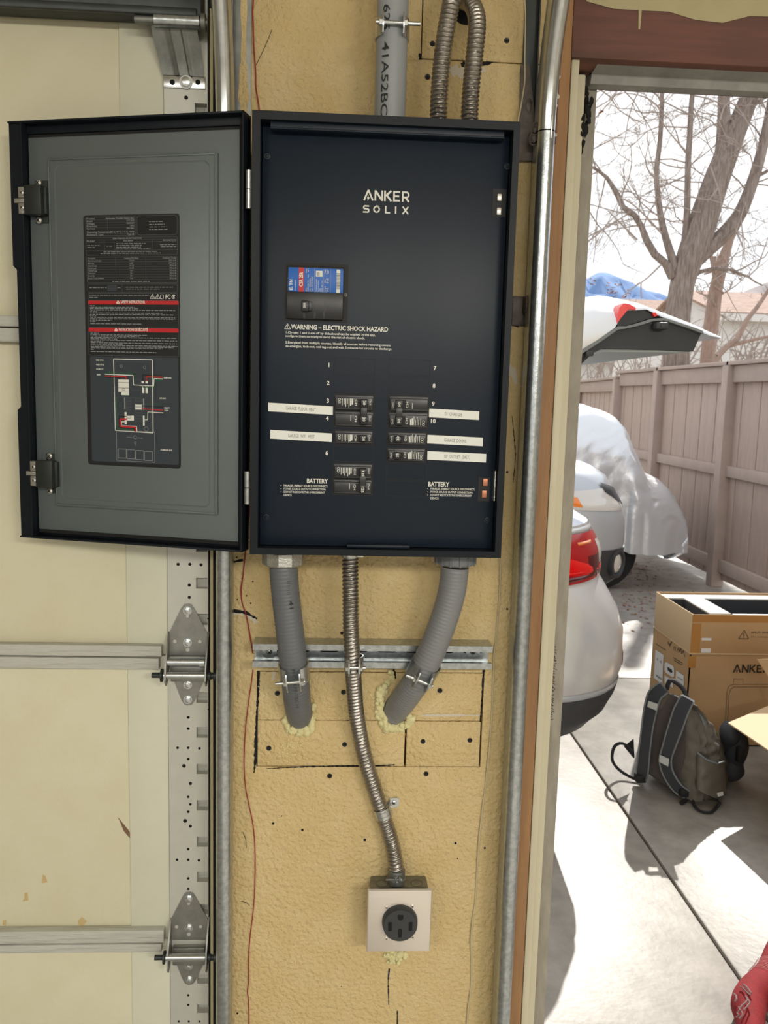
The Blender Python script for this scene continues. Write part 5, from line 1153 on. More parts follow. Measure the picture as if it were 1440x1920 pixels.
# -- silver suv, rear to the right
yn = 1.19; yf = 2.86; R0 = .36
suv = thing('suv', (-1.2, (yn + yf) / 2, 0), 'silver SUV with a raised tailgate and red tail lamp just outside the jamb', 'car')
B1 = Body([(.385, .945, -3.3, yn + .04, yf - .04, .36), (.45, 1.0, -3.4, yn + .015, yf - .015, .36), (.52, 1.03, -3.42, yn + .01, yf - .01, R0), (.60, 1.045, -3.45, yn, yf, R0), (.72, 1.042, -3.45, yn, yf, R0), (.80, 1.015, -3.44, yn + .005, yf - .005, R0), (.88, .968, -3.42, yn + .015, yf - .015, R0), (.915, .945, -3.4, yn + .02, yf - .02, R0), (1.0, .935, -3.3, yn + .02, yf - .02, R0), (1.10, .90, -3.0, yn + .03, yf - .03, R0)])
b = MB(); B1.loft(b, [.53, .55, .6, .66, .72, .76, .8, .84, .88, .9, .915, .96, 1.0, 1.05, 1.1]); obj('body', b, m_silver, suv)
b = MB(); B1.loft(b, [.385, .41, .44, .47, .5, .53], off=.004); obj('lower_cladding', b, m_cladding, suv)
B1g = Body([(1.09, .62, -2.2, yn + .05, yf - .05, .22), (1.2, .52, -1.9, yn + .09, yf - .09, .2), (1.45, .36, -1.45, yn + .19, yf - .19, .18), (1.56, .26, -1.25, yn + .24, yf - .24, .16)])
b = MB(); B1g.loft(b, zr(1.09, 1.52, 6)); obj('glasshouse', b, m_glass, suv); b = MB(); B1g.loft(b, zr(1.52, 1.6, 3), off=.012); obj('roof', b, m_silver, suv)
lamp = MB(); B1.patch(lamp, -.16, .93, .905, 1.085, .012, 0, 18, 8, .925, 1.07); tl = obj('tail_lamp', lamp, m_lampred, suv)
b = MB(); B1.patch(b, -.12, .30, 1.0, 1.05, .0165, 0, 8, 4, .985, 1.03); obj('brake_segment', b, m_lampbright, tl)
b = MB(); B1.patch(b, -.1, .74, .945, .957, .0165, 0, 8, 3, .945, .957); B1.patch(b, .3, .6, .945, 1.01, .016, 0, 6, 4, .94, .96); obj('light_guide', b, m_lampbright, tl)
b = MB(); B1.patch(b, -.14, .55, .91, .936, .0162, 0, 10, 3, .93, .94); B1.patch(b, .52, .7, .93, 1.0, .0158, 0, 4, 4); obj('dark_segment', b, m_lampdark, tl)
b = MB(); B1.patch(b, .70, .90, .965, 1.045, .0165, 0, 5, 5, .975, 1.04); obj('reverse_lens', b, m_lampclear, tl)
b = MB(); B1.patch(b, .45, .62, 1.04, 1.05, .0165, 0, 5, 3); obj('turn_segment', b, m_amber, tl)
b = MB(); B1.patch(b, -.2, .95, 1.085, 1.10, .008, 0, 12, 3, 1.07, 1.09); obj('lamp_sill', b, m_silver, suv)
b = MB()
for k in range(14):
    a0 = -.18 + .02 * k; z0 = .78 + .135 * (k / 14) ** .7; p = B1.pt(a0, z0, .001); p2 = B1.pt(a0 + .02, .78 + .135 * ((k + 1) / 14) ** .7, .001); vstroke(b, [p, p2], .004, (0, -1, 0))
obj('bumper_seam', b, m_hole, suv)
b = MB(); B1.patch(b, .68, .86, .57, .68, .001, 0, 5, 5); obj('reflector_recess', b, m_silver2, suv); b = MB(); B1.patch(b, .74, .84, .585, .655, .003, 0, 4, 4); obj('rear_reflector', b, m_lampdark, suv)
b = MB(); B1.patch(b, -.6, .98, .528, .552, .006, 0, 16, 3); obj('bumper_step', b, m_silver2, suv)
wheels(suv, (-.1, -2.75), yn + .03, yf - .03, .34)
# tailgate
YT, YT2 = 1.22, 2.84
topc = [(1020, 585), (1060, 568), (1085, 559), (1120, 554), (1160, 560), (1200, 570), (1240, 585), (1290, 604), (1330, 622), (1352, 632)]
botc = [(1020, 704), (1040, 690), (1086, 658), (1122, 636), (1158, 611), (1159, 594), (1175, 583), (1212, 580), (1232, 590), (1245, 596), (1290, 612), (1330, 629), (1352, 634)]
def yat(c, x):
    for (x0, y0), (x1, y1) in zip(c[:-1], c[1:]):
        if x <= x1: return y0 + (y1 - y0) * (x - x0) / max(1e-6, x1 - x0)
    return c[-1][1]
b = MB(); cols = []
for i in range(61):
    x = 1020 + 332 * i / 60; y0, y1 = yat(botc, x), yat(topc, x); cc = []
    for f_, d in ((0, 0), (.3, .012), (.55, .04), (.8, .1), (1, .2)): cc.append(W(x, y0 + (min(y1, y0 - .5) - y0) * f_, YT + d * min(1, (y0 - y1) / 40)))
    top_ = cc[-1].copy(); top_.y = YT2; lo_ = cc[0].copy(); lo_.y = YT2; lo_.z = min(lo_.z, top_.z - .004); cols.append(cc + [top_, lo_])
b.add([q for c_ in cols for q in c_], [(i * 7 + k, i * 7 + (k + 1) % 7, (i + 1) * 7 + (k + 1) % 7, (i + 1) * 7 + k) for i in range(60) for k in range(7)] + [tuple(range(7)), tuple(range(420, 427))], 0, True)
gate = obj('tailgate', b, m_silver, suv, ang=50)
def slab(name, px, m, d0, d1, lb=None, parent=None):
    b = MB(); b.prism([W(x, y, YT) + Vector((0, d0, 0)) for x, y in px], (0, d1 - d0, 0)); return tag(obj(name, b, m, parent or gate), lb)
slab('gate_lamp', [(1157, 592), (1160, 578), (1168, 569), (1180, 570), (1190, 576), (1191, 581), (1177, 580), (1162, 598), (1157, 606)], m_lampbright, -.006, .08)
slab('gate_lamp', [(1222, 588), (1228, 586), (1232, 592), (1226, 594)], m_lampbright, -.006, .02)
slab('lamp_housing', [(1158, 611), (1160, 600), (1175, 582), (1210, 581), (1222, 588), (1231, 594), (1212, 599), (1190, 606), (1172, 611)], m_trimblack, .006, .06)
slab('edge_seal', [(1040, 684), (1086, 658), (1122, 636), (1158, 612), (1172, 612), (1195, 606), (1220, 598), (1245, 596), (1290, 611), (1316, 620), (1318, 626), (1288, 615), (1245, 601), (1222, 603), (1196, 611), (1170, 617), (1158, 618), (1125, 641), (1088, 665), (1040, 694)], m_piping, -.006, .05, 'grey rubber edge seal')
slab('inner_trim', [(1040, 692), (1088, 664), (1125, 641), (1158, 617), (1196, 610), (1245, 600), (1288, 614), (1317, 626), (1303, 658), (1240, 655), (1133, 653), (1060, 685)], m_trimblack, .012, YT2 - YT - .012)
slab('inner_panel', [(1040, 690), (1133, 653.5), (1240, 655.5), (1303, 658.5), (1280, 660), (1133, 659), (1060, 690)], m_trimgrey, .03, YT2 - YT - .03, 'pale grey inner lining')
b = MB(); b.prism([(.22, YT + .14, 1.575), (.64, YT + .14, 1.60), (.64, YT + .14, 1.77), (.3, YT + .14, 1.67)], (0, YT2 - YT - .28, 0)); obj('gate_window', b, m_glass, gate)
b = MB(); a, c = W(1225, 605, YT), W(1247, 619, YT); b.box((a.x, YT - .03, c.z), (c.x, YT + .02, a.z), 0, .006); k = W(1236, 611, YT); b.cyl((k.x, YT - .034, k.z), (k.x, YT - .02, k.z), .007, seg=12); obj('latch_bracket', b, m_cladding, gate)
b = MB(); b.tube([W(1104, 662, YT + .02), W(1075, 690, YT + .05), W(1020, 740, YT + .08)], .009, seg=10); obj('gas_strut', b, m_cladding, gate)
b = MB(); a, c = W(1098, 657, YT), W(1112, 668, YT); b.box((a.x, YT - .01, c.z), (c.x, YT + .03, a.z), 0, .004); obj('strut_mount', b, m_cladding, gate)
# -- grey vehicle behind, front to the right
yn2, yf2 = 3.3, 4.75
car2 = thing('car', (-.4, (yn2 + yf2) / 2, 0), 'grey car parked behind the silver SUV showing its headlamp and black fog lamp corner', 'car')
xq = lambda px, py: W(px, py, yn2 + .2).x + .02
B2 = Body([(.40, xq(1150, 1075) - .08, -2.6, yn2 + .08, yf2 - .08, .3), (.47, xq(1160, 1062), -2.65, yn2 + .03, yf2 - .03, .3), (.60, xq(1164, 1040), -2.7, yn2, yf2, .3), (.70, xq(1170, 1010), -2.7, yn2, yf2, .3), (.82, xq(1170, 985), -2.7, yn2, yf2, .3), (.90, xq(1163, 965), -2.7, yn2 + .01, yf2 - .01, .3), (1.0, xq(1150, 945), -2.65, yn2 + .04, yf2 - .04, .3), (1.08, xq(1140, 920), -2.6, yn2 + .08, yf2 - .08, .3), (1.13, xq(1118, 905), -2.5, yn2 + .14, yf2 - .14, .3)])
b = MB(); B2.loft(b, [.66, .7, .76, .82, .86, .9, .95, 1.0, 1.04, 1.08, 1.11, 1.13]); obj('body', b, m_silver2, car2)
b = MB(); B2.loft(b, [.4, .44, .48, .54, .6, .665], off=.006); obj('lower_bumper', b, m_cladding, car2)
B2g = Body([(1.12, .55, -1.9, yn2 + .16, yf2 - .16, .2), (1.5, -.05, -1.5, yn2 + .28, yf2 - .28, .16), (1.62, -.3, -1.3, yn2 + .34, yf2 - .34, .14)])
b = MB(); B2g.loft(b, zr(1.12, 1.62, 6)); obj('glasshouse', b, m_glass, car2)
b = MB(); B2.patch(b, -.12, .72, .90, 1.0, .008, 0, 14, 6, .885, 1.03); hl = obj('headlamp', b, m_lampclear, car2)
b = MB(); B2.patch(b, -.16, .0, .93, .985, .013, 0, 6, 4, .915, .97); obj('turn_lamp', b, m_amber, hl)
b = MB(); B2.patch(b, .42, .86, 1.0, 1.05, .016, 0, 8, 4, .885, 1.0); obj('lamp_surround', b, m_cladding, car2)
fp = B2.pt(.52, .58, .012); fn = (B2.pt(.52, .58, .1) - B2.pt(.52, .58, 0)).normalized()
b = MB(); b.lathe(fp, fn, [(-.02, .085), (.006, .088), (.01, .07), (-.012, .062), (-.014, 0)], seg=24); fl = obj('fog_lamp_bezel', b, m_cladding, car2); b = MB(); b.lathe(fp - fn * .004, fn, [(0, .058), (.006, .05), (.012, .03), (.014, 0)], seg=20); obj('fog_lamp', b, m_lampclear, fl)
wheels(car2, (.75, -1.75), yn2 + .03, yf2 - .03, .31)
# -- covered car
sil = [(1040, 758), (1078, 762), (1103, 768), (1131, 778), (1147, 794), (1162, 828), (1178, 869), (1187, 883), (1212, 894), (1231, 916), (1244, 944), (1250, 966), (1249, 982), (1240, 996)]
Yc = 5.75; S3 = [W(x, y, Yc) for x, y in sil]
yA, yB = 5.2, 6.6
car3 = MB(); ns = 90; prof = [Vector((-.9, 0, 1.2)), Vector((-.5, 0, 1.4)), Vector((1.0, 0, 1.5))] + [Vector((p.x, 0, p.z)) for p in S3]
prof = smooth_path(prof, .025); rows = []
for p in prof:
    front = max(0, (p.x - 2.35) / .6); row = []
    for i in range(ns + 1):
        th = -PI / 2 * 1.0 + PI * i / ns; sy = math.copysign(abs(math.sin(th)) ** .42, math.sin(th)); sz = abs(math.cos(th)) ** .36
        hw = (yB - yA) / 2 * (1 - .16 * min(front, 1) ** 2); zb3 = .3
        rg = lambda v: 1 - 2 * abs(noise.noise(v)); nrm = .04 * noise.noise(Vector((p.x * 2.6, sy * 2.4, p.z * 3))) + .022 * rg(Vector((p.x * 3 + p.z * 2, th * 2.2 + p.x * 2, 2))) * abs(math.sin(th)) + .012 * rg(Vector((p.x * 7, th * 6 - p.x * 5, 5)))
        wst = 1 - .12 * max(0, (p.z * sz - .85))
        row.append(Vector((p.x + nrm, (yA + yB) / 2 + hw * sy * wst + nrm, zb3 + (max(p.z, zb3 + .02) - zb3) * sz + nrm * .6)))
    rows.append(row)
car3.add([v for r_ in rows for v in r_], [(k * (ns + 1) + i, k * (ns + 1) + i + 1, (k + 1) * (ns + 1) + i + 1, (k + 1) * (ns + 1) + i) for k in range(len(rows) - 1) for i in range(ns)], 0, True)
# nose: close the front with a rounded apron
last = rows[-1]; nose = [last]
for k in range(1, 7):
    t = k / 6; nose.append([Vector((v.x - .10 * t * t + .01 * math.sin(v.y * 14) * t, (yA + yB) / 2 + (v.y - (yA + yB) / 2) * (1 - .05 * t), v.z + (.26 + .02 * math.sin(v.y * 9) - v.z) * t)) for v in last])
car3.add([v for r_ in nose for v in r_], [(k * (ns + 1) + i, k * (ns + 1) + i + 1, (k + 1) * (ns + 1) + i + 1, (k + 1) * (ns + 1) + i) for k in range(len(nose) - 1) for i in range(ns)], 0, True)
t = thing('covered_car', (1.2, (yA + yB) / 2, 0), 'car under a crumpled silver cover beside the fence', 'car')
obj('cover', car3, m_covercloth, t, ang=80)
for x in (2.15, -.35):
    for y in (yA + .18, yB - .18):
        b = MB(); b.cyl((x, y - .1, .3), (x, y + .1, .3), .3, seg=28); obj('wheel', b, m_tyre, t)
# ---------------------------------------------------------------- cartons
CY = 2.11; cx0 = W(1291, 1270, CY).x; cz1 = W(1298, 1152, CY).z; zf = W(1340, 1226, CY).z
cyb = WX(1231, 1107, cx0).y; cx1 = cx0 + .66; cyb = max(cyb, CY + .35)
t = thing('cardboard_box', ((cx0 + cx1) / 2, (CY + cyb) / 2, 0), 'tall opened kraft cardboard box with black foam inside, behind the backpack', 'box')
th = .005
b = MB(); b.box((cx0, CY, 0), (cx1, CY + th, zf)); b.box((cx0, cyb - th, 0), (cx1, cyb, zf)); b.box((cx0, CY, 0), (cx0 + th, cyb, zf)); b.box((cx1 - th, CY, 0), (cx1, cyb, zf)); b.box((cx0, CY, 0), (cx1, cyb, .006)); obj('carton', b, m_card, t)
b = MB(); b.box((cx0 - .001, CY - .001, zf + .003), (cx1, CY + th - .001, cz1), 0, .001); obj('raised_flap', b, m_card, t); b = MB(); b.box((cx0, cyb - th, zf + .003), (cx1, cyb, cz1)); obj('raised_flap', b, m_card, t)
b = MB(); b.box((cx0 - .002, CY + .003, zf + .004), (cx0 + th - .002, cyb - .003, cz1), 0, .001); tag(obj('raised_flap', b, m_card_in, t), 'paler inner face of a raised flap')
b = MB(); b.box((cx1 - th, CY + .003, zf + .004), (cx1, cyb - .003, cz1)); obj('raised_flap', b, m_card, t)
b = MB(); b.box((cx0 - .003, CY - .004, zf - .003), (cx1, CY, zf + .003), 0, .001); b.box((cx0 - .004, CY, zf - .003), (cx0, cyb, zf + .003), 0, .001); obj('fold_edge', b, m_card_in, t)
b = MB(); fz = cz1 - .012; fx0 = W(1270, 1125, CY + .4).x; 
b.box((cx0 + .012, cyb - .09, fz - .16), (cx1 - .012, cyb - .01, fz), 0, .008); b.box((cx0 + .10, CY + .06, fz - .16), (cx0 + .2, cyb - .08, fz), 0, .008); b.box((cx0 + .2, CY + .012, fz - .16), (cx1 - .012, CY + .06, fz - .0), 0, .008); b.box((cx0 + .012, CY + .012, fz - .2), (cx1 - .012, cyb - .012, fz - .15)); obj('foam_insert', b, m_foamblk, t)
b = MB(); b.box((cx0 + .013, cyb - .089, fz - .004), (cx1 - .013, cyb - .011, fz + .003), 0, .002); b.box((cx0 + .101, CY + .061, fz - .004), (cx0 + .199, cyb - .089, fz + .003), 0, .002); b.box((cx0 + .201, CY + .013, fz - .004), (cx1 - .013, CY + .059, fz + .003), 0, .002); tag(obj('foam_sunlit_top', b, m_foamsun, t), 'pale top skin of the foam insert', kind='stuff')
def FP(px, py, d=.0025): return W(px, py, CY - d)
b = MB()
def tape(p, q, d=.0016):
    a, c = FP(*p, d), FP(*q, d); b.poly([(a.x, CY - d, a.z), (c.x, CY - d, a.z), (c.x, CY - d, c.z), (a.x, CY - d, c.z)])
tape((1298, 1169), (1311, 1225)); tape((1299, 1153), (1460, 1168)); 
tape((1291, 1230), (1304, 1252), .002); obj('packing_tape', b, m_packtape, t)
b = MB(); a, c = FP(1373, 1241), FP(1460, 1241); hL = (FP(1373, 1258) - FP(1373, 1243)).length
logo(b, FP(1374, 1261), EX, EZ, hL * .98, False); obj('logo_print', b, m_cardblack, t)
b = MB(); tri_sign(b, FP(1384, 1198.5), EX, EZ, (FP(1384, 1198) - FP(1384, 1180)).length, 0, .07); text(b, 'SPLIT WARNING', FP(1408, 1187.5), EX, EZ, .008, 0, .01, width=.14); text(b, 'If box is damaged inspect contents', FP(1408, 1195), EX, EZ, .006, 0, .0, width=.16)
def fl(pts, w=.002): vstroke(b, [FP(*p) for p in pts], w, (0, 1, 0))
fl([(1357, 1410), (1363, 1300), (1366, 1287), (1375, 1283), (1460, 1283)]); fl([(1361, 1410), (1367, 1303), (1370, 1292), (1377, 1288), (1460, 1288)]); fl([(1375, 1281), (1376, 1273), (1393, 1273), (1393, 1281)], .0016); obj('outline_print', b, m_cardink, t)
b = MB()
for p, q in (((1316, 1196), (1334, 1201)), ((1315, 1215.5), (1332, 1224))):
    a, c = FP(*p), FP(*q); b.box((a.x, CY - .003, c.z), (c.x, CY - .0022, a.z)); 
tag(obj('paper_sticker', b, m_paper, t), kind='stuff')
def LP(px, py, d=.0025): return WX(px, py, cx0 - d)
b = MB()
for pts in ([(1229, 1218), (1244, 1228), (1242, 1283), (1226, 1271)], [(1246, 1244), (1249, 1241), (1262, 1249), (1264, 1254), (1264, 1268), (1261, 1270), (1248, 1261), (1246, 1256)], [(1268, 1257), (1282, 1267), (1282, 1286), (1267, 1275)], [(1246, 1266), (1262, 1277), (1262, 1290), (1246, 1280)]): b.poly([LP(*p) for p in pts])
for pts in ([(1230, 1264), (1241, 1272), (1241, 1276), (1230, 1268)], [(1270, 1268), (1280, 1275), (1280, 1277), (1270, 1270)], [(1231, 1236), (1234, 1233), (1234, 1240)], [(1237, 1240), (1240, 1238), (1240, 1245)]): b.poly([LP(*p, .003) for p in pts], 2)
b.poly([LP(*p, .003) for p in [(1251, 1250), (1259, 1255), (1261, 1260), (1258, 1262), (1252, 1257)]], 1)
tag(obj('shipping_labels', b, [m_paper, m_lblk, m_lgrey], t), kind='stuff')
b = MB(); ldir = (LP(1282, 1215) - LP(1232, 1190)); ldir = Vector((0, -1, 0))
vstroke(b, [LP(1252, 1203), LP(1255, 1211), LP(1259, 1203)], .006, (1, 0, 0))
text(b, '13', LP(1262, 1218), (0, -1, 0), EZ, .02, 0, .01); vstroke(b, [LP(1269, 1222), LP(1272, 1214), LP(1273, 1223), LP(1276, 1215), LP(1278, 1226), LP(1281, 1220), LP(1284, 1232)], .004, (1, 0, 0))
for x0_, y0_, x1_, y1_ in ((1230, 1207, 1248, 1219), (1262, 1233, 1279, 1243), (1264, 1238, 1279, 1247)): vstroke(b, [LP(x0_, y0_), LP(x1_, y1_)], .003, (1, 0, 0))
tag(obj('side_print', b, m_cardblack, t), kind='stuff')
# second carton at the right edge: only its flaps reach into the picture
z2 = .29; A_, B_, C_ = G(1365, 1357, z2), G(1475, 1311, z2), G(1475, 1432, z2)
e1 = (B_ - A_); e2 = (C_ - A_); 
t = thing('cardboard_box', (B_.x + .3, (B_.y + C_.y) / 2, 0), 'second opened cardboard box at the right edge, only its flaps in view', 'box')
mid = (B_ + C_) / 2; rim = (C_ - B_); out = Vector((-rim.y, rim.x, 0)).normalized(); out = out if out.x > 0 else -out
b = MB(); bb = [B_ , C_, C_ + out * .42, B_ + out * .42]
for k in range(4):
    p, q = bb[k].copy(), bb[(k + 1) % 4].copy(); p.z = q.z = 0; d = (q - p).normalized(); nn = Vector((-d.y, d.x, 0)) * .005; b.prism([p, q, q + nn, p + nn], (0, 0, z2))
obj('carton', b, m_card, t)
b = MB(); b.prism([A_, C_, B_], (0, 0, .005)); obj('flap', b, m_card_in, t)
D_, E_, F_ = W(1420, 1237, B_.y + .02), W(1478, 1233, B_.y + .02), W(1478, 1318, B_.y + .02); b = MB(); b.prism([D_, E_, F_, F_ + Vector((-.012, 0, 0))], (0, .005, 0)); obj('flap', b, m_card_in, t)
# ---------------------------------------------------------------- backpack
t = thing('backpack', (1.5, 1.72, 0), 'grey hiking backpack with charcoal shoulder straps slumped on the concrete', 'backpack')
bl, br_ = G(1196, 1440, .03), G(1300, 1505, .02); fr_, fl_ = G(1352, 1496, .02), G(1378, 1432, .02)
tl_, tr_ = G(1229, 1291, .43), G(1305, 1328, .355); tfr, tfl = G(1325, 1345, .32), G(1300, 1318, .39)
def bp(u, v, w):
    # u across the back panel 0 left..1 right, v up, w from the back panel (0) to the front (1)
    lo = bl.lerp(br_, u).lerp(fl_.lerp(fr_, u), w); hi = tl_.lerp(tr_, u).lerp(tfl.lerp(tfr, u), w); return lo.lerp(hi, v)
cen = bp(.5, .4, .5)
b = MB(); nu = 72; nv = 40; rows = []
for j in range(nv + 1):
    v = j / nv; row = []
    for i in range(nu):
        a = 2 * PI * i / nu; cx, cy = math.cos(a), math.sin(a); k = (abs(cx) ** 5 + abs(cy) ** 5) ** (-1 / 5)
        u, w = .5 + .5 * cx * k, .5 + .5 * cy * k
        p = bp(u, v, w); o = (p - bp(.5, v, .5)); o.z = 0; o = o.normalized() if o.length > 1e-6 else o
        bulge = .022 * math.sin(PI * min(1, v * 1.05)) * (1.2 if w > .3 else .35)
        fold = (.014 * noise.noise(Vector((u * 3, v * 11, w * 3))) + .010 * noise.noise(Vector((u * 9 + v * 4, v * 17, w * 8)))) * (1 if w > .15 else .2)
        q = p + o * (bulge + fold); q.z += .008 * noise.noise(Vector((u * 6, v * 5, w * 7 + 4))); q.z = max(q.z, .004)
        row.append(q)
    rows.append(row)
b.add([p for r_ in rows for p in r_], [(j * nu + i, j * nu + (i + 1) % nu, (j + 1) * nu + (i + 1) % nu, (j + 1) * nu + i) for j in range(nv) for i in range(nu)], 0, True)
top = bp(.5, 1, .5) + Vector((0, 0, .02)); k = len(b.v); b.add(rows[-1] + [top], [(i, (i + 1) % nu, nu) for i in range(nu)], 0, True); b.add(rows[0], [tuple(range(nu - 1, -1, -1))])
obj('pack_body', b, m_bag, t, ang=70)
bc = (bl + br_ + tl_ + tr_) / 4; bn = (br_ - tl_).cross(tr_ - bl).normalized(); bn = bn if bn.dot(CC - cen) > 0 else -bn
def BPx(px, py, off=.0): return RP(px, py, bc + bn * off, bn)
b = MB(); pan = [(1232, 1300), (1275, 1308), (1290, 1330), (1284, 1420), (1277, 1462), (1262, 1475), (1215, 1445), (1207, 1420), (1216, 1350)]
b.prism([BPx(x, y, .012) for x, y in pan], bn * .008); obj('back_panel', b, m_bagpanel, t)
def ribbon(cl, wd, off, thk, name, m, edge=None):
    # cl: centreline pixels with width in px
    b = MB(); L = []; Rr = []
    for i, (x, y) in enumerate(cl):
        a = cl[max(i - 1, 0)]; c = cl[min(i + 1, len(cl) - 1)]; d = Vector((c[0] - a[0], c[1] - a[1])).normalized(); n_ = Vector((-d.y, d.x)); w = wd[i] / 2; o = off[i]
        L.append(BPx(x + n_.x * w, y + n_.y * w, o)); Rr.append(BPx(x - n_.x * w, y - n_.y * w, o))
    L = smooth_path(L, .02); Rr = smooth_path(Rr, .02); n = min(len(L), len(Rr)); L = [interp_v(L, i / 39) for i in range(40)]; Rr = [interp_v(Rr, i / 39) for i in range(40)]
    up = [p + bn * thk for p in L], [p + bn * thk for p in Rr]
    b.add(L + Rr + up[0] + up[1], [q for i in range(39) for q in ((80 + i, 81 + i, 121 + i, 120 + i), (i, 40 + i, 41 + i, 1 + i), (i, i + 1, 81 + i, 80 + i), (40 + i, 120 + i, 121 + i, 41 + i))] + [(0, 80, 120, 40), (39, 79, 159, 119)], 0, True)
    o = obj(name, b, m, t)
    if edge:
        b = MB(); b.tube(up[0], .0035, seg=6); b.tube(up[1], .0035, seg=6); obj('piping', b, m_piping, o)
    return o
def interp_v(P, t): x = t * (len(P) - 1); i = min(int(x), len(P) - 2); return P[i].lerp(P[i + 1], x - i)
s1 = ribbon([(1247, 1288), (1231, 1300), (1222, 1330), (1216, 1365), (1211, 1405), (1207, 1445), (1205, 1460)], [24, 26, 24, 21, 21, 22, 18], [.03, .035, .035, .035, .032, .028, .02], .012, 'shoulder_strap', m_strap, True)
s2 = ribbon([(1292, 1308), (1280, 1330), (1268, 1365), (1258, 1395), (1250, 1425), (1257, 1452), (1275, 1478), (1292, 1488)], [26, 28, 27, 24, 22, 19, 18, 15], [.03, .036, .04, .045, .045, .04, .034, .02], .012, 'shoulder_strap', m_strap, True)
for s_, pts in ((s1, [(1216, 1314), (1234, 1320), (1231, 1332), (1214, 1325)]), (s2, [(1237, 1415), (1255, 1423), (1253, 1437), (1236, 1428)])):
    b = MB(); b.prism([BPx(x, y, .052 if s_ is s1 else .062) for x, y in pts], bn * .002); obj('reflective_patch', b, m_reflect, s_)
b = MB(); b.tube([BPx(1250, 1292, .01), BPx(1256, 1276, .01), BPx(1268, 1280, .0), BPx(1281, 1292, .0), BPx(1289, 1312, .01)], .009, seg=8, step=.01); obj('grab_handle', b, m_webbing, t)
def web(name, pts, r=.0065, m=m_webbing):
    b = MB(); b.tube(pts, r, seg=6, step=.012); return obj(name, b, m, t)
web('hip_strap', [BPx(1188, 1410, .02), BPx(1168, 1394, .03), BPx(1152, 1400, .04), BPx(1148, 1425, .05), G(1163, 1445, .03), G(1190, 1460, .012), G(1205, 1458, .02)])
b = MB(); b.prism([BPx(1188, 1385, .0), BPx(1190, 1420, .0), BPx(1172, 1398, .02)], bn * .01); obj('hip_wing', b, m_webbing, t)
web('loose_strap', [BPx(1290, 1486, .02), G(1302, 1490, .03), G(1300, 1505, .015), G(1312, 1520, .008), G(1332, 1523, .008), G(1345, 1512, .008), G(1350, 1506, .02), G(1335, 1494, .04), G(1305, 1475, .05)], .0055)
web('strap_tail', [G(1292, 1490, .03), G(1286, 1500, .01), G(1277, 1506, .008)], .008)
for px, py in ((1200, 1458), (1282, 1484)): 
    b = MB(); c = BPx(px, py, .03); b.box(c - Vector((.02, .02, .016)), c + Vector((.02, .02, .016)), 0, .006); obj('buckle', b, m_webbing, t)
# side pocket, side piping, front pouch
def SD(px, py, w): return None
sn = (fr_ - br_).cross(tr_ - br_).normalized(); sn = sn if sn.dot(CC - cen) > 0 else -sn
def SPx(px, py, off=0.0): return RP(px, py, br_ + sn * off, sn)
b = MB(); vs = []; g0 = [(1308, 1412), (1325, 1425), (1345, 1432), (1358, 1428)]; g1 = [(1306, 1478), (1320, 1488), (1340, 1496), (1362, 1490)]
nn_ = 12
for j in range(nn_ + 1):
    for i in range(nn_ + 1):
        u, v = i / nn_, j / nn_; x = interp([p[0] for p in g1], u) * (1 - v) + interp([p[0] for p in g0], u) * v; y = interp([p[1] for p in g1], u) * (1 - v) + interp([p[1] for p in g0], u) * v
        p = SPx(x, y, .02 + .03 * math.sin(PI * u) ** .6 * (1 - .3 * v) + .006 * noise.noise(Vector((u * 5, v * 5, 3)))); p.z = max(p.z, .006); vs.append(p)
b.add(vs, [(j * (nn_ + 1) + i, j * (nn_ + 1) + i + 1, (j + 1) * (nn_ + 1) + i + 1, (j + 1) * (nn_ + 1) + i) for j in range(nn_) for i in range(nn_)], 0, True); b.tube(vs[-(nn_ + 1):], .004, seg=6, mi=1)
obj('side_pocket', b, [m_bag, m_piping], t, ang=80)
b = MB(); b.prism([SPx(1344, 1487, .052), SPx(1355, 1484, .052), SPx(1356, 1491, .052), SPx(1346, 1494, .052)], sn * .002); obj('pocket_tag', b, m_reflect, t)
b = MB(); fpos = [G(1378, 1400, .15), G(1372, 1440, .06), G(1368, 1375, .22)]
for p, r_, sc_ in ((fpos[0], .07, (.7, .9, 1.3)), (fpos[1], .06, (.8, .9, .9)), (fpos[2], .05, (.8, .9, 1))): b.ico(p, r_, 3, 0, .12, 12, sc_)
obj('front_pouch', b, m_strap, t, ang=80)
b = MB(); q = G(1384, 1412, .15); b.box(q - Vector((.012, .03, .03)), q + Vector((.012, .0, .03)), 0, .004); obj('pouch_buckle', b, m_webbing, t)
b = MB(); b.tube([bp(.2, 1.02, .3), bp(.8, 1.02, .5), bp(1.02, .85, .7), bp(1.04, .62, .95)], .006, seg=6, step=.02); obj('top_zip', b, m_piping, t)
# ---------------------------------------------------------------- kneeling person at the right edge (foot and shin)
t = thing('person', (1.15, .45, 0), 'person kneeling at the right edge, only a red sock foot in view', 'person')
kn = Vector((1.43, .84, .062)); kp = [kn, kn.lerp(W(1452, 1825, .53), .5), W(1452, 1825, .53), W(1408, 1874, .44), W(1405, 1905, .38), W(1409, 1945, .31), G(1412, 1990, .035)]
for p in kp: p.z = max(p.z, .04)
b = MB(); P = smooth_path(kp, .006); b.tube(P, [.058, .056, .05, .046, .047, .043, .044, .041, .03, .018], seg=28); lg = obj('leg', b, m_sock, t, ang=80)
b = MB(); nP = len(P)
ia = min(range(nP), key=lambda i: (P[i] - W(1432, 1848, .49)).length)
for k in range(9):
    i = max(2, ia - k); c = P[i]; d = (P[i + 1] - P[i - 1]).normalized(); u = d.orthogonal().normalized(); w = d.cross(u); r_ = .0462 + .0002 * k
    b.tube([c + u * (r_ * math.cos(a * PI / 16)) + w * (r_ * math.sin(a * PI / 16)) for a in range(33)], .00035, seg=5, caps=False)
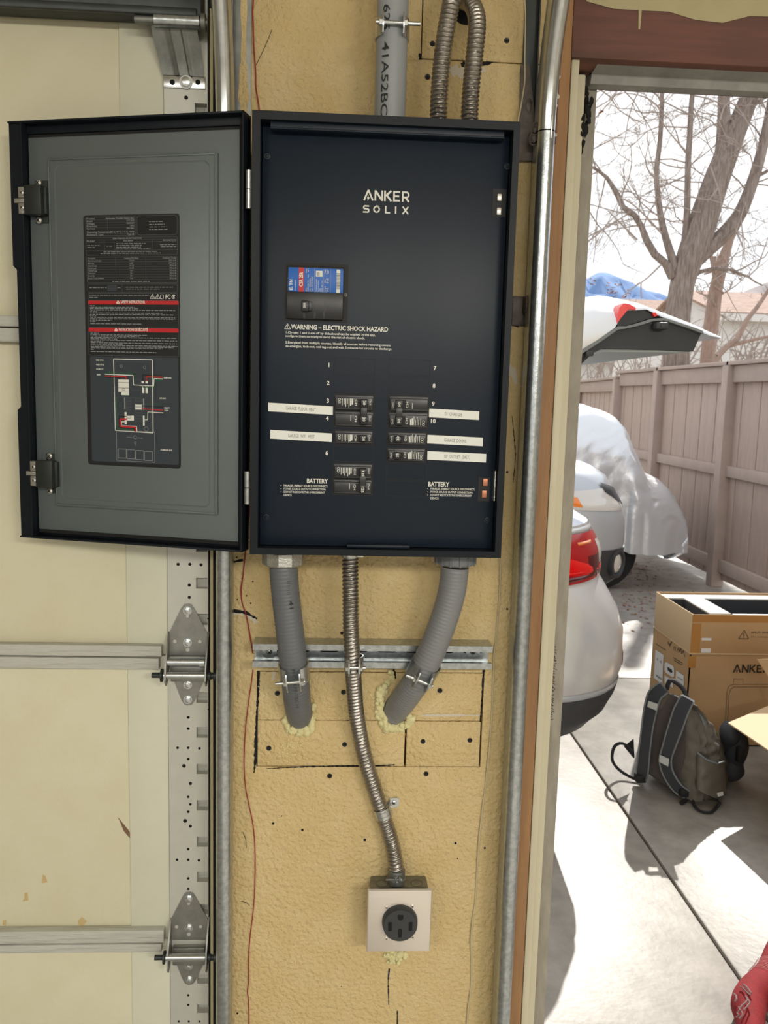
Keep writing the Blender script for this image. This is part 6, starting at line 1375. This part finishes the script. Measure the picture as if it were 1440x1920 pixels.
tag(obj('cuff_ribs', b, m_sockline, lg), kind='stuff')
b = MB()
def sk(pts, w):
    Q = []
    for x, y in pts:
        best = None; d = ray(x, y).normalized()
        for c in P:
            v = c - CC; tt = v.dot(d); dist = (v - d * tt).length
            s_ = 0.0475 ** 2 - dist * dist
            if s_ > 0:
                dep_ = tt - math.sqrt(s_)
                if best is None or dep_ < best: best = dep_
        if best is not None: Q.append(CC + d * best)
    if len(Q) > 1: b.tube(Q, w, seg=6)
for pts, w in (([(1387, 1850), (1392, 1852), (1396, 1856), (1402, 1862), (1407, 1866)], .0018), ([(1394, 1846), (1399, 1850), (1404, 1856), (1408, 1862)], .0025), ([(1376, 1863), (1380, 1867), (1381, 1874), (1378, 1878)], .0025), ([(1398, 1868), (1402, 1874), (1398, 1880), (1392, 1884), (1388, 1890)], .0022), ([(1402, 1872), (1406, 1880), (1400, 1888), (1394, 1894)], .002), ([(1385, 1888), (1388, 1894), (1382, 1899), (1386, 1903), (1380, 1908)], .002), ([(1390, 1896), (1393, 1902), (1386, 1910)], .002)): sk(pts, w)
tag(obj('knit_lettering', b, m_sockgrey, lg), kind='stuff')
def skinmesh(name, V, E_, rad, m, parent):
    me = bpy.data.meshes.new(name); me.from_pydata(V, E_, []); me.materials.append(m); o = bpy.data.objects.new(name, me); COL.objects.link(o)
    o.parent = parent; o.location = -ORG[parent.name]; ORG[o.name] = Vector()
    sk_ = o.modifiers.new('skin', 'SKIN'); sk_.use_smooth_shade = True; o.modifiers.new('smooth', 'SUBSURF').render_levels = 2; o.modifiers['smooth'].levels = 1
    for i, r_ in enumerate(rad): me.skin_vertices[0].data[i].radius = (r_, r_) if not isinstance(r_, tuple) else r_
    me.skin_vertices[0].data[0].use_root = True
    return o
k2 = Vector((1.63, .66, .07)); pel = Vector((1.52, .74, .50)); pelL, pelR = pel + Vector((-.06, .06, -.03)), pel + Vector((.07, -.07, -.03))
ch = Vector((1.68, .93, .84)); nk = Vector((1.745, 1.0, 1.03)); hd = Vector((1.80, 1.06, 1.16)); shL, shR = Vector((1.56, 1.06, .96)), Vector((1.84, .82, .96))
elL, elR = Vector((1.50, 1.12, .70)), Vector((1.96, .82, .70)); haL, haR = Vector((1.50, .99, .46)), Vector((1.84, .86, .44))
V = [pel, pel.lerp(ch, .5), ch, nk, pelL, kn + Vector((0, 0, .012)), pelR, k2, Vector((1.48, .52, .06)), Vector((1.33, .37, .06)), shL, elL, haL.lerp(elL, .12), shR, elR, haR.lerp(elR, .12), pelL.lerp(kn, .5), pelR.lerp(k2, .5)]
skinmesh('clothes', V, [(0, 1), (1, 2), (2, 3), (0, 4), (4, 16), (16, 5), (0, 6), (6, 17), (17, 7), (7, 8), (8, 9), (2, 10), (10, 11), (11, 12), (2, 13), (13, 14), (14, 15)], [.14, .135, .15, .06, .095, .064, .095, .07, .058, .045, .07, .05, .036, .07, .05, .036, .085, .085], m_cloth, t)
fdir = Vector((.7, .7, -.12)).normalized(); sdir = Vector((-.7, .7, 0)); up_ = sdir.cross(fdir) * -1; up_ = up_ if up_.z > 0 else -up_
b = MB(); b.ico(hd, .1, 4, 0); hm = Matrix((fdir * .98, sdir * .78, up_ * 1.2)).transposed(); b.v = [hd + hm @ (v - hd) for v in b.v]
b.v = [v + fdir * (.022 * max(0, 1 - ((v - hd).dot(sdir) / .018) ** 2 - (((v - hd).dot(up_) + .012) / .034) ** 2) if (v - hd).dot(fdir) > .05 else 0) for v in b.v]
b.tube([nk - Vector((.03, .03, .03)), hd - up_ * .08 - fdir * .015], .052, seg=16)
head = obj('head', b, m_skin, t, ang=80)
for sg in (-1, 1):
    b = MB(); c = hd + fdir * .088 + sdir * (sg * .032) + up_ * .008; b.ico(c, .011, 2); obj('eye', b, m_lampclear, head)
    b = MB(); c = hd + sdir * (sg * .08); b.ico(c, .028, 2, 0, .1, 20, (.6, .6, 1.1)); obj('ear', b, m_skin, head)
b = MB(); c = hd + fdir * .085 - up_ * .052; b.tube([c - sdir * .024 - fdir * .006, c, c + sdir * .024 - fdir * .006], .005, seg=8); obj('mouth', b, m_sock, head)
b = MB(); b.ico(hd, .106, 4, 0, .06, 40); b.v = [hd + hm @ (v - hd) for v in b.v]; keep = [i for i, v in enumerate(b.v) if (v - hd).dot(up_) > .035 + .5 * max(0, (v - hd).dot(fdir)) - .9 * max(0, -(v - hd).dot(fdir))]
ks_ = set(keep); b.f, b.m, b.sm = zip(*[(f, m_, s_) for f, m_, s_ in zip(b.f, b.m, b.sm) if all(i in ks_ for i in f)]); b.f, b.m, b.sm = list(b.f), list(b.m), list(b.sm); obj('hair', b, m_hair, head, ang=80)
for ha, el, sg in ((haL, elL, 1), (haR, elR, -1)):
    d = (ha - el).normalized(); b = MB(); sd_ = Vector((-d.y, d.x, 0)).normalized(); nn_ = d.cross(sd_)
    b.tube([ha - d * .02, ha + d * .03, ha + d * .075], [.027, .034, .03], seg=14)
    for k in range(4):
        r0_ = ha + d * .07 + sd_ * (.027 - .018 * k); L_ = (.062, .07, .066, .052)[k]; b.tube([r0_, r0_ + d * L_ * .5 + nn_ * .004, r0_ + d * L_ * .8 + nn_ * .016 * sg, r0_ + d * L_ + nn_ * .026 * sg], [.0088, .0085, .0075, .006], seg=8, step=.012)
    r0_ = ha + d * .02 + sd_ * .03; b.tube([r0_, r0_ + d * .025 + sd_ * .022, r0_ + d * .055 + sd_ * .028], [.011, .010, .007], seg=8, step=.012); obj('hand', b, m_skin, t, ang=80)
b = MB(); b.tube([Vector((1.36, .40, .055)), Vector((1.29, .33, .06)), Vector((1.25, .29, .05)), Vector((1.22, .25, .03))], [.044, .045, .04, .022], seg=16, step=.01); obj('foot', b, m_sock, t)
# ---------------------------------------------------------------- trees
TY = 11.0
def limb(mb, pts, Y=TY, tw=None):
    P = [W(x, y, Y + (dy[0] if dy else 0)) for x, y, w, *dy in pts]; R_ = [w * .5 * (Y + 1.46) / FPX for x, y, w, *dy in pts]
    mb.tube(smooth_path(P, .12), R_, seg=9); return P
limbs = [[(1268, 700, 50), (1268, 640, 47), (1271, 595, 46), (1275, 560, 45), (1279, 535, 52), (1285, 510, 54), (1299, 470, 50), (1312, 435, 47), (1328, 385, 43), (1345, 335, 38), (1372, 265, 34), (1402, 190, 28), (1425, 120, 24), (1445, 40, 20)],
         [(1336, 345, 30), (1352, 290, 24), (1356, 240, 22), (1358, 170, 20), (1362, 90, 18)],
         [(1270, 530, 20), (1262, 490, 15), (1248, 445, 12), (1238, 400, 10), (1232, 350, 9), (1231, 315, 9), (1237, 270, 8), (1241, 200, 7.5), (1240, 150, 7), (1236, 70, 6)],
         [(1262, 520, 18), (1248, 494, 15), (1228, 477, 14), (1212, 450, 13), (1203, 425, 11), (1190, 404, 11), (1168, 388, 10), (1160, 370, 10), (1152, 355, 9), (1138, 333, 7), (1122, 320, 5), (1100, 308, 4)],
         [(1282, 500, 16), (1284, 455, 13), (1287, 420, 12), (1289, 370, 11), (1290, 310, 10.5), (1293, 260, 10), (1296, 200, 9), (1300, 150, 8), (1300, 70, 7)],
         [(1300, 492, 30), (1325, 468, 30), (1350, 446, 28), (1378, 415, 25), (1395, 385, 22), (1410, 345, 20), (1424, 300, 18), (1438, 240, 16), (1450, 170, 14)],
         [(1276, 535, 12), (1292, 525, 9), (1312, 510, 8), (1340, 503, 7), (1370, 506, 6), (1386, 513, 5), (1402, 518, 4), (1415, 528, 3), (1430, 535, 2.5)],
         [(1410, 352, 9), (1416, 342, 8), (1418, 332, 7), (1440, 320, 6)], [(1362, 292, 12), (1385, 245, 10), (1410, 200, 7), (1440, 180, 5)]]
t1 = thing('bare_tree', W(1268, 700, TY) * 1, 'big leafless grey tree with many upright limbs beyond the fence', 'tree'); t1.location.z = 0; ORG[t1.name] = Vector(t1.location)
b = MB(); LP_ = []
for l in limbs: LP_.append(limb(b, l))
gb = W(1268, 700, TY); b.tube([Vector((gb.x, TY, -.05)), Vector((gb.x, TY, .6)), gb + Vector((0, 0, .1))], [.27, .235, .225], seg=14)
obj('trunk', b, m_bark, t1)
rr = random.Random(5); tw = MB(); nt = [0]
def twig(mb, p, d, L, r, depth):
    n = 5; P = [p]
    for i in range(n):
        d = (d + Vector((rr.gauss(0, .22), rr.gauss(0, .22), rr.gauss(0, .2)))).normalized(); P.append(P[-1] + d * (L / n))
    mb.tube(P, [r, r * .35], seg=4, caps=False); nt[0] += 1
    if depth > 0:
        for k in range(rr.choice((2, 3, 4))):
            i = rr.randint(1, n); dd = (d + Vector((rr.gauss(0, .7), rr.gauss(0, .7), rr.gauss(0, .6)))).normalized(); twig(mb, P[i], dd, L * rr.uniform(.35, .6), r * .5, depth - 1)
    else:
        for k in range(4): i = rr.randint(1, n); mb.tube([P[i], P[i] + Vector((rr.gauss(0, .03), rr.gauss(0, .03), rr.gauss(0.01, .03)))], [r * .9, r * .6], seg=4, caps=False)
for li, (l, cnt) in enumerate(zip(LP_, (12, 8, 20, 12, 18, 8, 7, 4, 4))):
    for k in range(cnt):
        p = interp_v(l, rr.uniform(.25 if li else .5, 1)); twig(tw, p, Vector((rr.gauss(-.3 if li in (2, 3, 4) else .1, .7), rr.gauss(0, .5), rr.gauss(.35, .5))).normalized(), rr.uniform(.5, 1.3), .012, 2)
for x, y, dx, dz in ((1092, 212, .9, .4), (1085, 255, 1, .5), (1100, 180, 1, .1), (1080, 460, 1, .5), (1090, 160, 1, -.2), (1090, 290, .8, .6), (1085, 375, .8, -.7), (1150, 140, .5, -.8), (1190, 130, -.3, -.9), (1220, 130, -.4, -.8)):
    twig(tw, W(x, y, TY + .4), Vector((dx, .1, dz)).normalized(), 1.2, .013, 2)
for pts in ([(1332, 312), (1340, 335), (1347, 355), (1352, 375), (1352, 398)], [(1347, 352), (1335, 368), (1326, 378)], [(1350, 225), (1358, 200), (1370, 190), (1395, 180)], [(1098, 455), (1120, 440), (1150, 408), (1168, 396)], [(1240, 496), (1215, 520), (1202, 530), (1203, 560)], [(1200, 530), (1180, 545), (1165, 558)], [(1240, 437), (1215, 410), (1185, 382), (1160, 370)], [(1195, 450), (1165, 420), (1140, 395)]):
    tw.tube([W(x, y, TY - .3) for x, y in pts], [.014, .007], seg=6, step=.08)
tag(obj('twigs', tw, m_twig, t1), kind='stuff')
t2 = thing('tree', Vector((W(1326, 690, 12.4).x, 12.4, 0)), 'slimmer reddish brown tree trunk to the right of the big bare tree', 'tree')
b = MB(); limb(b, [(1322, 760, 28), (1325, 690, 26), (1330, 640, 26), (1336, 590, 27), (1342, 545, 28), (1350, 510, 26), (1360, 475, 24), (1371, 445, 22), (1385, 420, 14), (1400, 395, 8)], 12.4); limb(b, [(1345, 530, 12), (1338, 505, 8), (1334, 480, 6), (1337, 455, 4)], 12.4)
for k in range(9): 
    p = W(1345 + rr.uniform(-8, 8), 470 + k * 11, 12.2); b.tube([p, p + Vector((rr.gauss(0, .12), -.05, rr.gauss(-.1, .1)))], [.03, .015], seg=5)
g2 = W(1322, 760, 12.4); b.tube([Vector((g2.x, 12.4, -.05)), g2 + Vector((0, 0, .05))], [.13, .12], seg=10)
obj('trunk', b, m_bark2, t2)
tw = MB()
for k in range(12): twig(tw, W(1340 + rr.uniform(-12, 25), rr.uniform(420, 620), 12.4), Vector((rr.gauss(.2, .7), rr.gauss(0, .4), rr.gauss(.3, .4))).normalized(), rr.uniform(.4, .9), .014, 1)
tag(obj('twigs', tw, m_twig, t2), kind='stuff')
# clinging dry leaves
b = MB()
for cx, cy, n in ((1127, 210, 5), (1150, 555, 12), (1140, 542, 6), (1158, 535, 6), (1180, 548, 8), (1168, 565, 5), (1110, 530, 6), (1390, 205, 1), (1355, 485, 4), (1425, 555, 4)):
    for k in range(n):
        leafat(W(cx + rr.gauss(0, 4), cy + rr.gauss(0, 4), TY - .2), rr.uniform(.02, .05), rr.uniform(0, 6), rr.uniform(-1.5, 1.5))
tag(obj('dry_leaves', b, m_leaf, t1), kind='stuff')
# shrubs beyond the fence
def shrub(name, x0, x1, y0, y1, Y, n, label, m, lean=.3):
    r = random.Random(int(x0)); mb = MB(); base = G((x0 + x1) / 2, y1, 0); t = thing(name, (W((x0 + x1) / 2, y1, Y).x, Y, 0), label, 'shrub')
    for k in range(n):
        p = W(r.uniform(x0, x1), r.uniform(y1 - 10, y1 + 30), Y + r.uniform(-.5, .5)); p.z = max(p.z - .6, 0.0); L = (W(x0, y0, Y).z - p.z) * r.uniform(.6, 1.1); d = Vector((r.gauss(lean, .35), r.gauss(0, .2), 1)).normalized(); P = [p]
        for i in range(5): d = (d + Vector((r.gauss(0, .1), r.gauss(0, .1), r.gauss(0, .05)))).normalized(); P.append(P[-1] + d * L / 5)
        mb.tube(P, [.018, .006], seg=4, caps=False)
        for q in range(6): i = r.randint(1, 5); e = P[i] + Vector((r.gauss(0, .25), r.gauss(0, .2), r.gauss(.15, .2))); mb.tube([P[i], (P[i] + e) / 2 + Vector((0, 0, .04)), e], [.009, .004], seg=4, caps=False)
    tag(obj('stems', mb, m, t), kind='stuff')
shrub('bare_shrub', 1350, 1460, 580, 672, 10, 26, 'bare twiggy shrub rising over the fence top at the right', m_twig, .5)
shrub('bare_shrub', 1080, 1160, 640, 720, 13, 26, 'pale leafless shrub beyond the far fence corner', m_twig, 0)
shrub('bare_shrub', 1190, 1330, 575, 690, 17, 34, 'hazy bare brush behind the big bare tree', m_twig, 0)
b = MB(); b.tube([W(1345, 668, 8.95), W(1362, 650, 8.95), W(1382, 635, 8.95), W(1400, 600, 8.95), W(1420, 575, 8.95), W(1450, 530, 8.95)], [.04, .02], seg=7, step=.1); b.tube([W(1368, 648, 8.95), W(1400, 640, 8.95), W(1445, 630, 8.95)], [.03, .015], seg=6, step=.1); b.tube([Vector((W(1345, 668, 8.95).x - .2, 8.95, 0)), W(1345, 668, 8.95)], [.05, .04], seg=7)
tag(obj('leaning_branch', b, m_bark2), 'brown leaning branch close above the fence top at the right', 'branch')
# house and hills
def house(name, x0, x1, yr, ye, yb, Y, label, depth=7):
    t = thing(name, ((W(x0, yb, Y).x + W(x1, yb, Y).x) / 2, Y + depth / 2, 0), label, 'house')
    xa, xb = W(x0, ye, Y).x, W(x1, ye, Y).x; zr_, ze = W((x0 + x1) / 2, yr, Y + depth / 2).z, W((x0 + x1) / 2, ye, Y).z
    b = MB(); b.box((xa + .3, Y + .3, -.2), (xb - .3, Y + depth - .3, ze)); obj('wall', b, m_house, t)
    for sg in (0, 1):
        b = MB(); ya, yb_ = (Y, Y + depth / 2) if sg == 0 else (Y + depth, Y + depth / 2); d = Vector((0, 0, .08)); b.prism([(xa, ya, ze), (xb, ya, ze), (xb, yb_, zr_), (xa, yb_, zr_)], d); obj('roof', b, m_roof, t)
    for xg in (xa + .3, xb - .4): b = MB(); b.prism([(xg, Y, ze), (xg, Y + depth, ze), (xg, Y + depth / 2, zr_)], (.1, 0, 0)); obj('gable', b, m_house, t)
    b = MB(); b.box((xa, Y - .1, ze - .18), (xb, Y + .02, ze + .03)); obj('gutter', b, m_house, t)
    return t
house('house', 1345, 1640, 556, 594, 660, 24, 'pale house with a tan shingled roof beyond the trees at the right')
house('house', 1030, 1172, 648, 668, 735, 27, 'pale low house seen past the far end of the fence below the raised tailgate')
house('house', 1180, 1305, 566, 598, 640, 40, 'distant house with a pinkish tan roof behind the big tree trunk')
def ridge(name, sil, Y, foot, m, label):
    mb = MB(); P = [W(x, y, Y) for x, y in sil]; S_ = smooth_path(P, (P[-1] - P[0]).length / 80); n = len(S_); k = 8; vs = []
    for j in range(-k, k + 1):
        for i, p in enumerate(S_):
            f_ = 1 - abs(j) / k; vs.append(Vector((p.x, Y + foot * j / k, -5 + (p.z + 5) * f_ ** .8 * (1 + .12 * noise.noise(Vector((i * .3, j * .9, 2))) * (abs(j) > 0)))))
    mb.add(vs, [(j * n + i, j * n + i + 1, (j + 1) * n + i + 1, (j + 1) * n + i) for j in range(2 * k) for i in range(n - 1)], 0, True)
    tag(obj(name, mb, m, ang=180), label, 'mountain', kind='structure')
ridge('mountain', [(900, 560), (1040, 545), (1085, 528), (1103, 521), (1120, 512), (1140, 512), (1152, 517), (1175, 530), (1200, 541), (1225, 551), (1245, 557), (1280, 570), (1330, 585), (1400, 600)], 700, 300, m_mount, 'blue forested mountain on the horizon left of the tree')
ridge('hill', [(1240, 590), (1300, 582), (1350, 575), (1375, 560), (1400, 545), (1425, 535), (1445, 527), (1500, 515), (1600, 520), (1700, 560)], 350, 120, m_hill, 'grey brown hill on the horizon at the right')
# ================================================================ unseen lamps added to fill the garage with light
for k, x in enumerate((-1.8, .1, 1.9)):
    t = thing('fill_light', (x, -4.0, 2.62), ('long white ceiling batten light in the left garage bay', 'long white ceiling batten light in the middle of the garage', 'long white ceiling batten light in the right garage bay')[k], 'light')
    b = MB(); b.box((x - .62, -4.08, 2.575), (x + .62, -3.92, 2.62), 0, .006); obj('housing', b, m_house, t)
    b = MB(); b.box((x - .6, -4.06, 2.556), (x + .6, -3.94, 2.577), 0, .008); obj('diffuser', b, m_lampwhite, t)
    l = bpy.data.lights.new('lamp', 'AREA'); l.shape = 'RECTANGLE'; l.size = 1.2; l.size_y = .5; l.energy = FILL_POWER * (.6, 1.0, 1.5)[k]; l.color = (1, .95, .86)
    lo_ = bpy.data.objects.new('lamp', l); COL.objects.link(lo_); lo_.parent = t; lo_.location = (0, 0, -.08); lo_.rotation_euler = (math.radians(18), 0, 0)
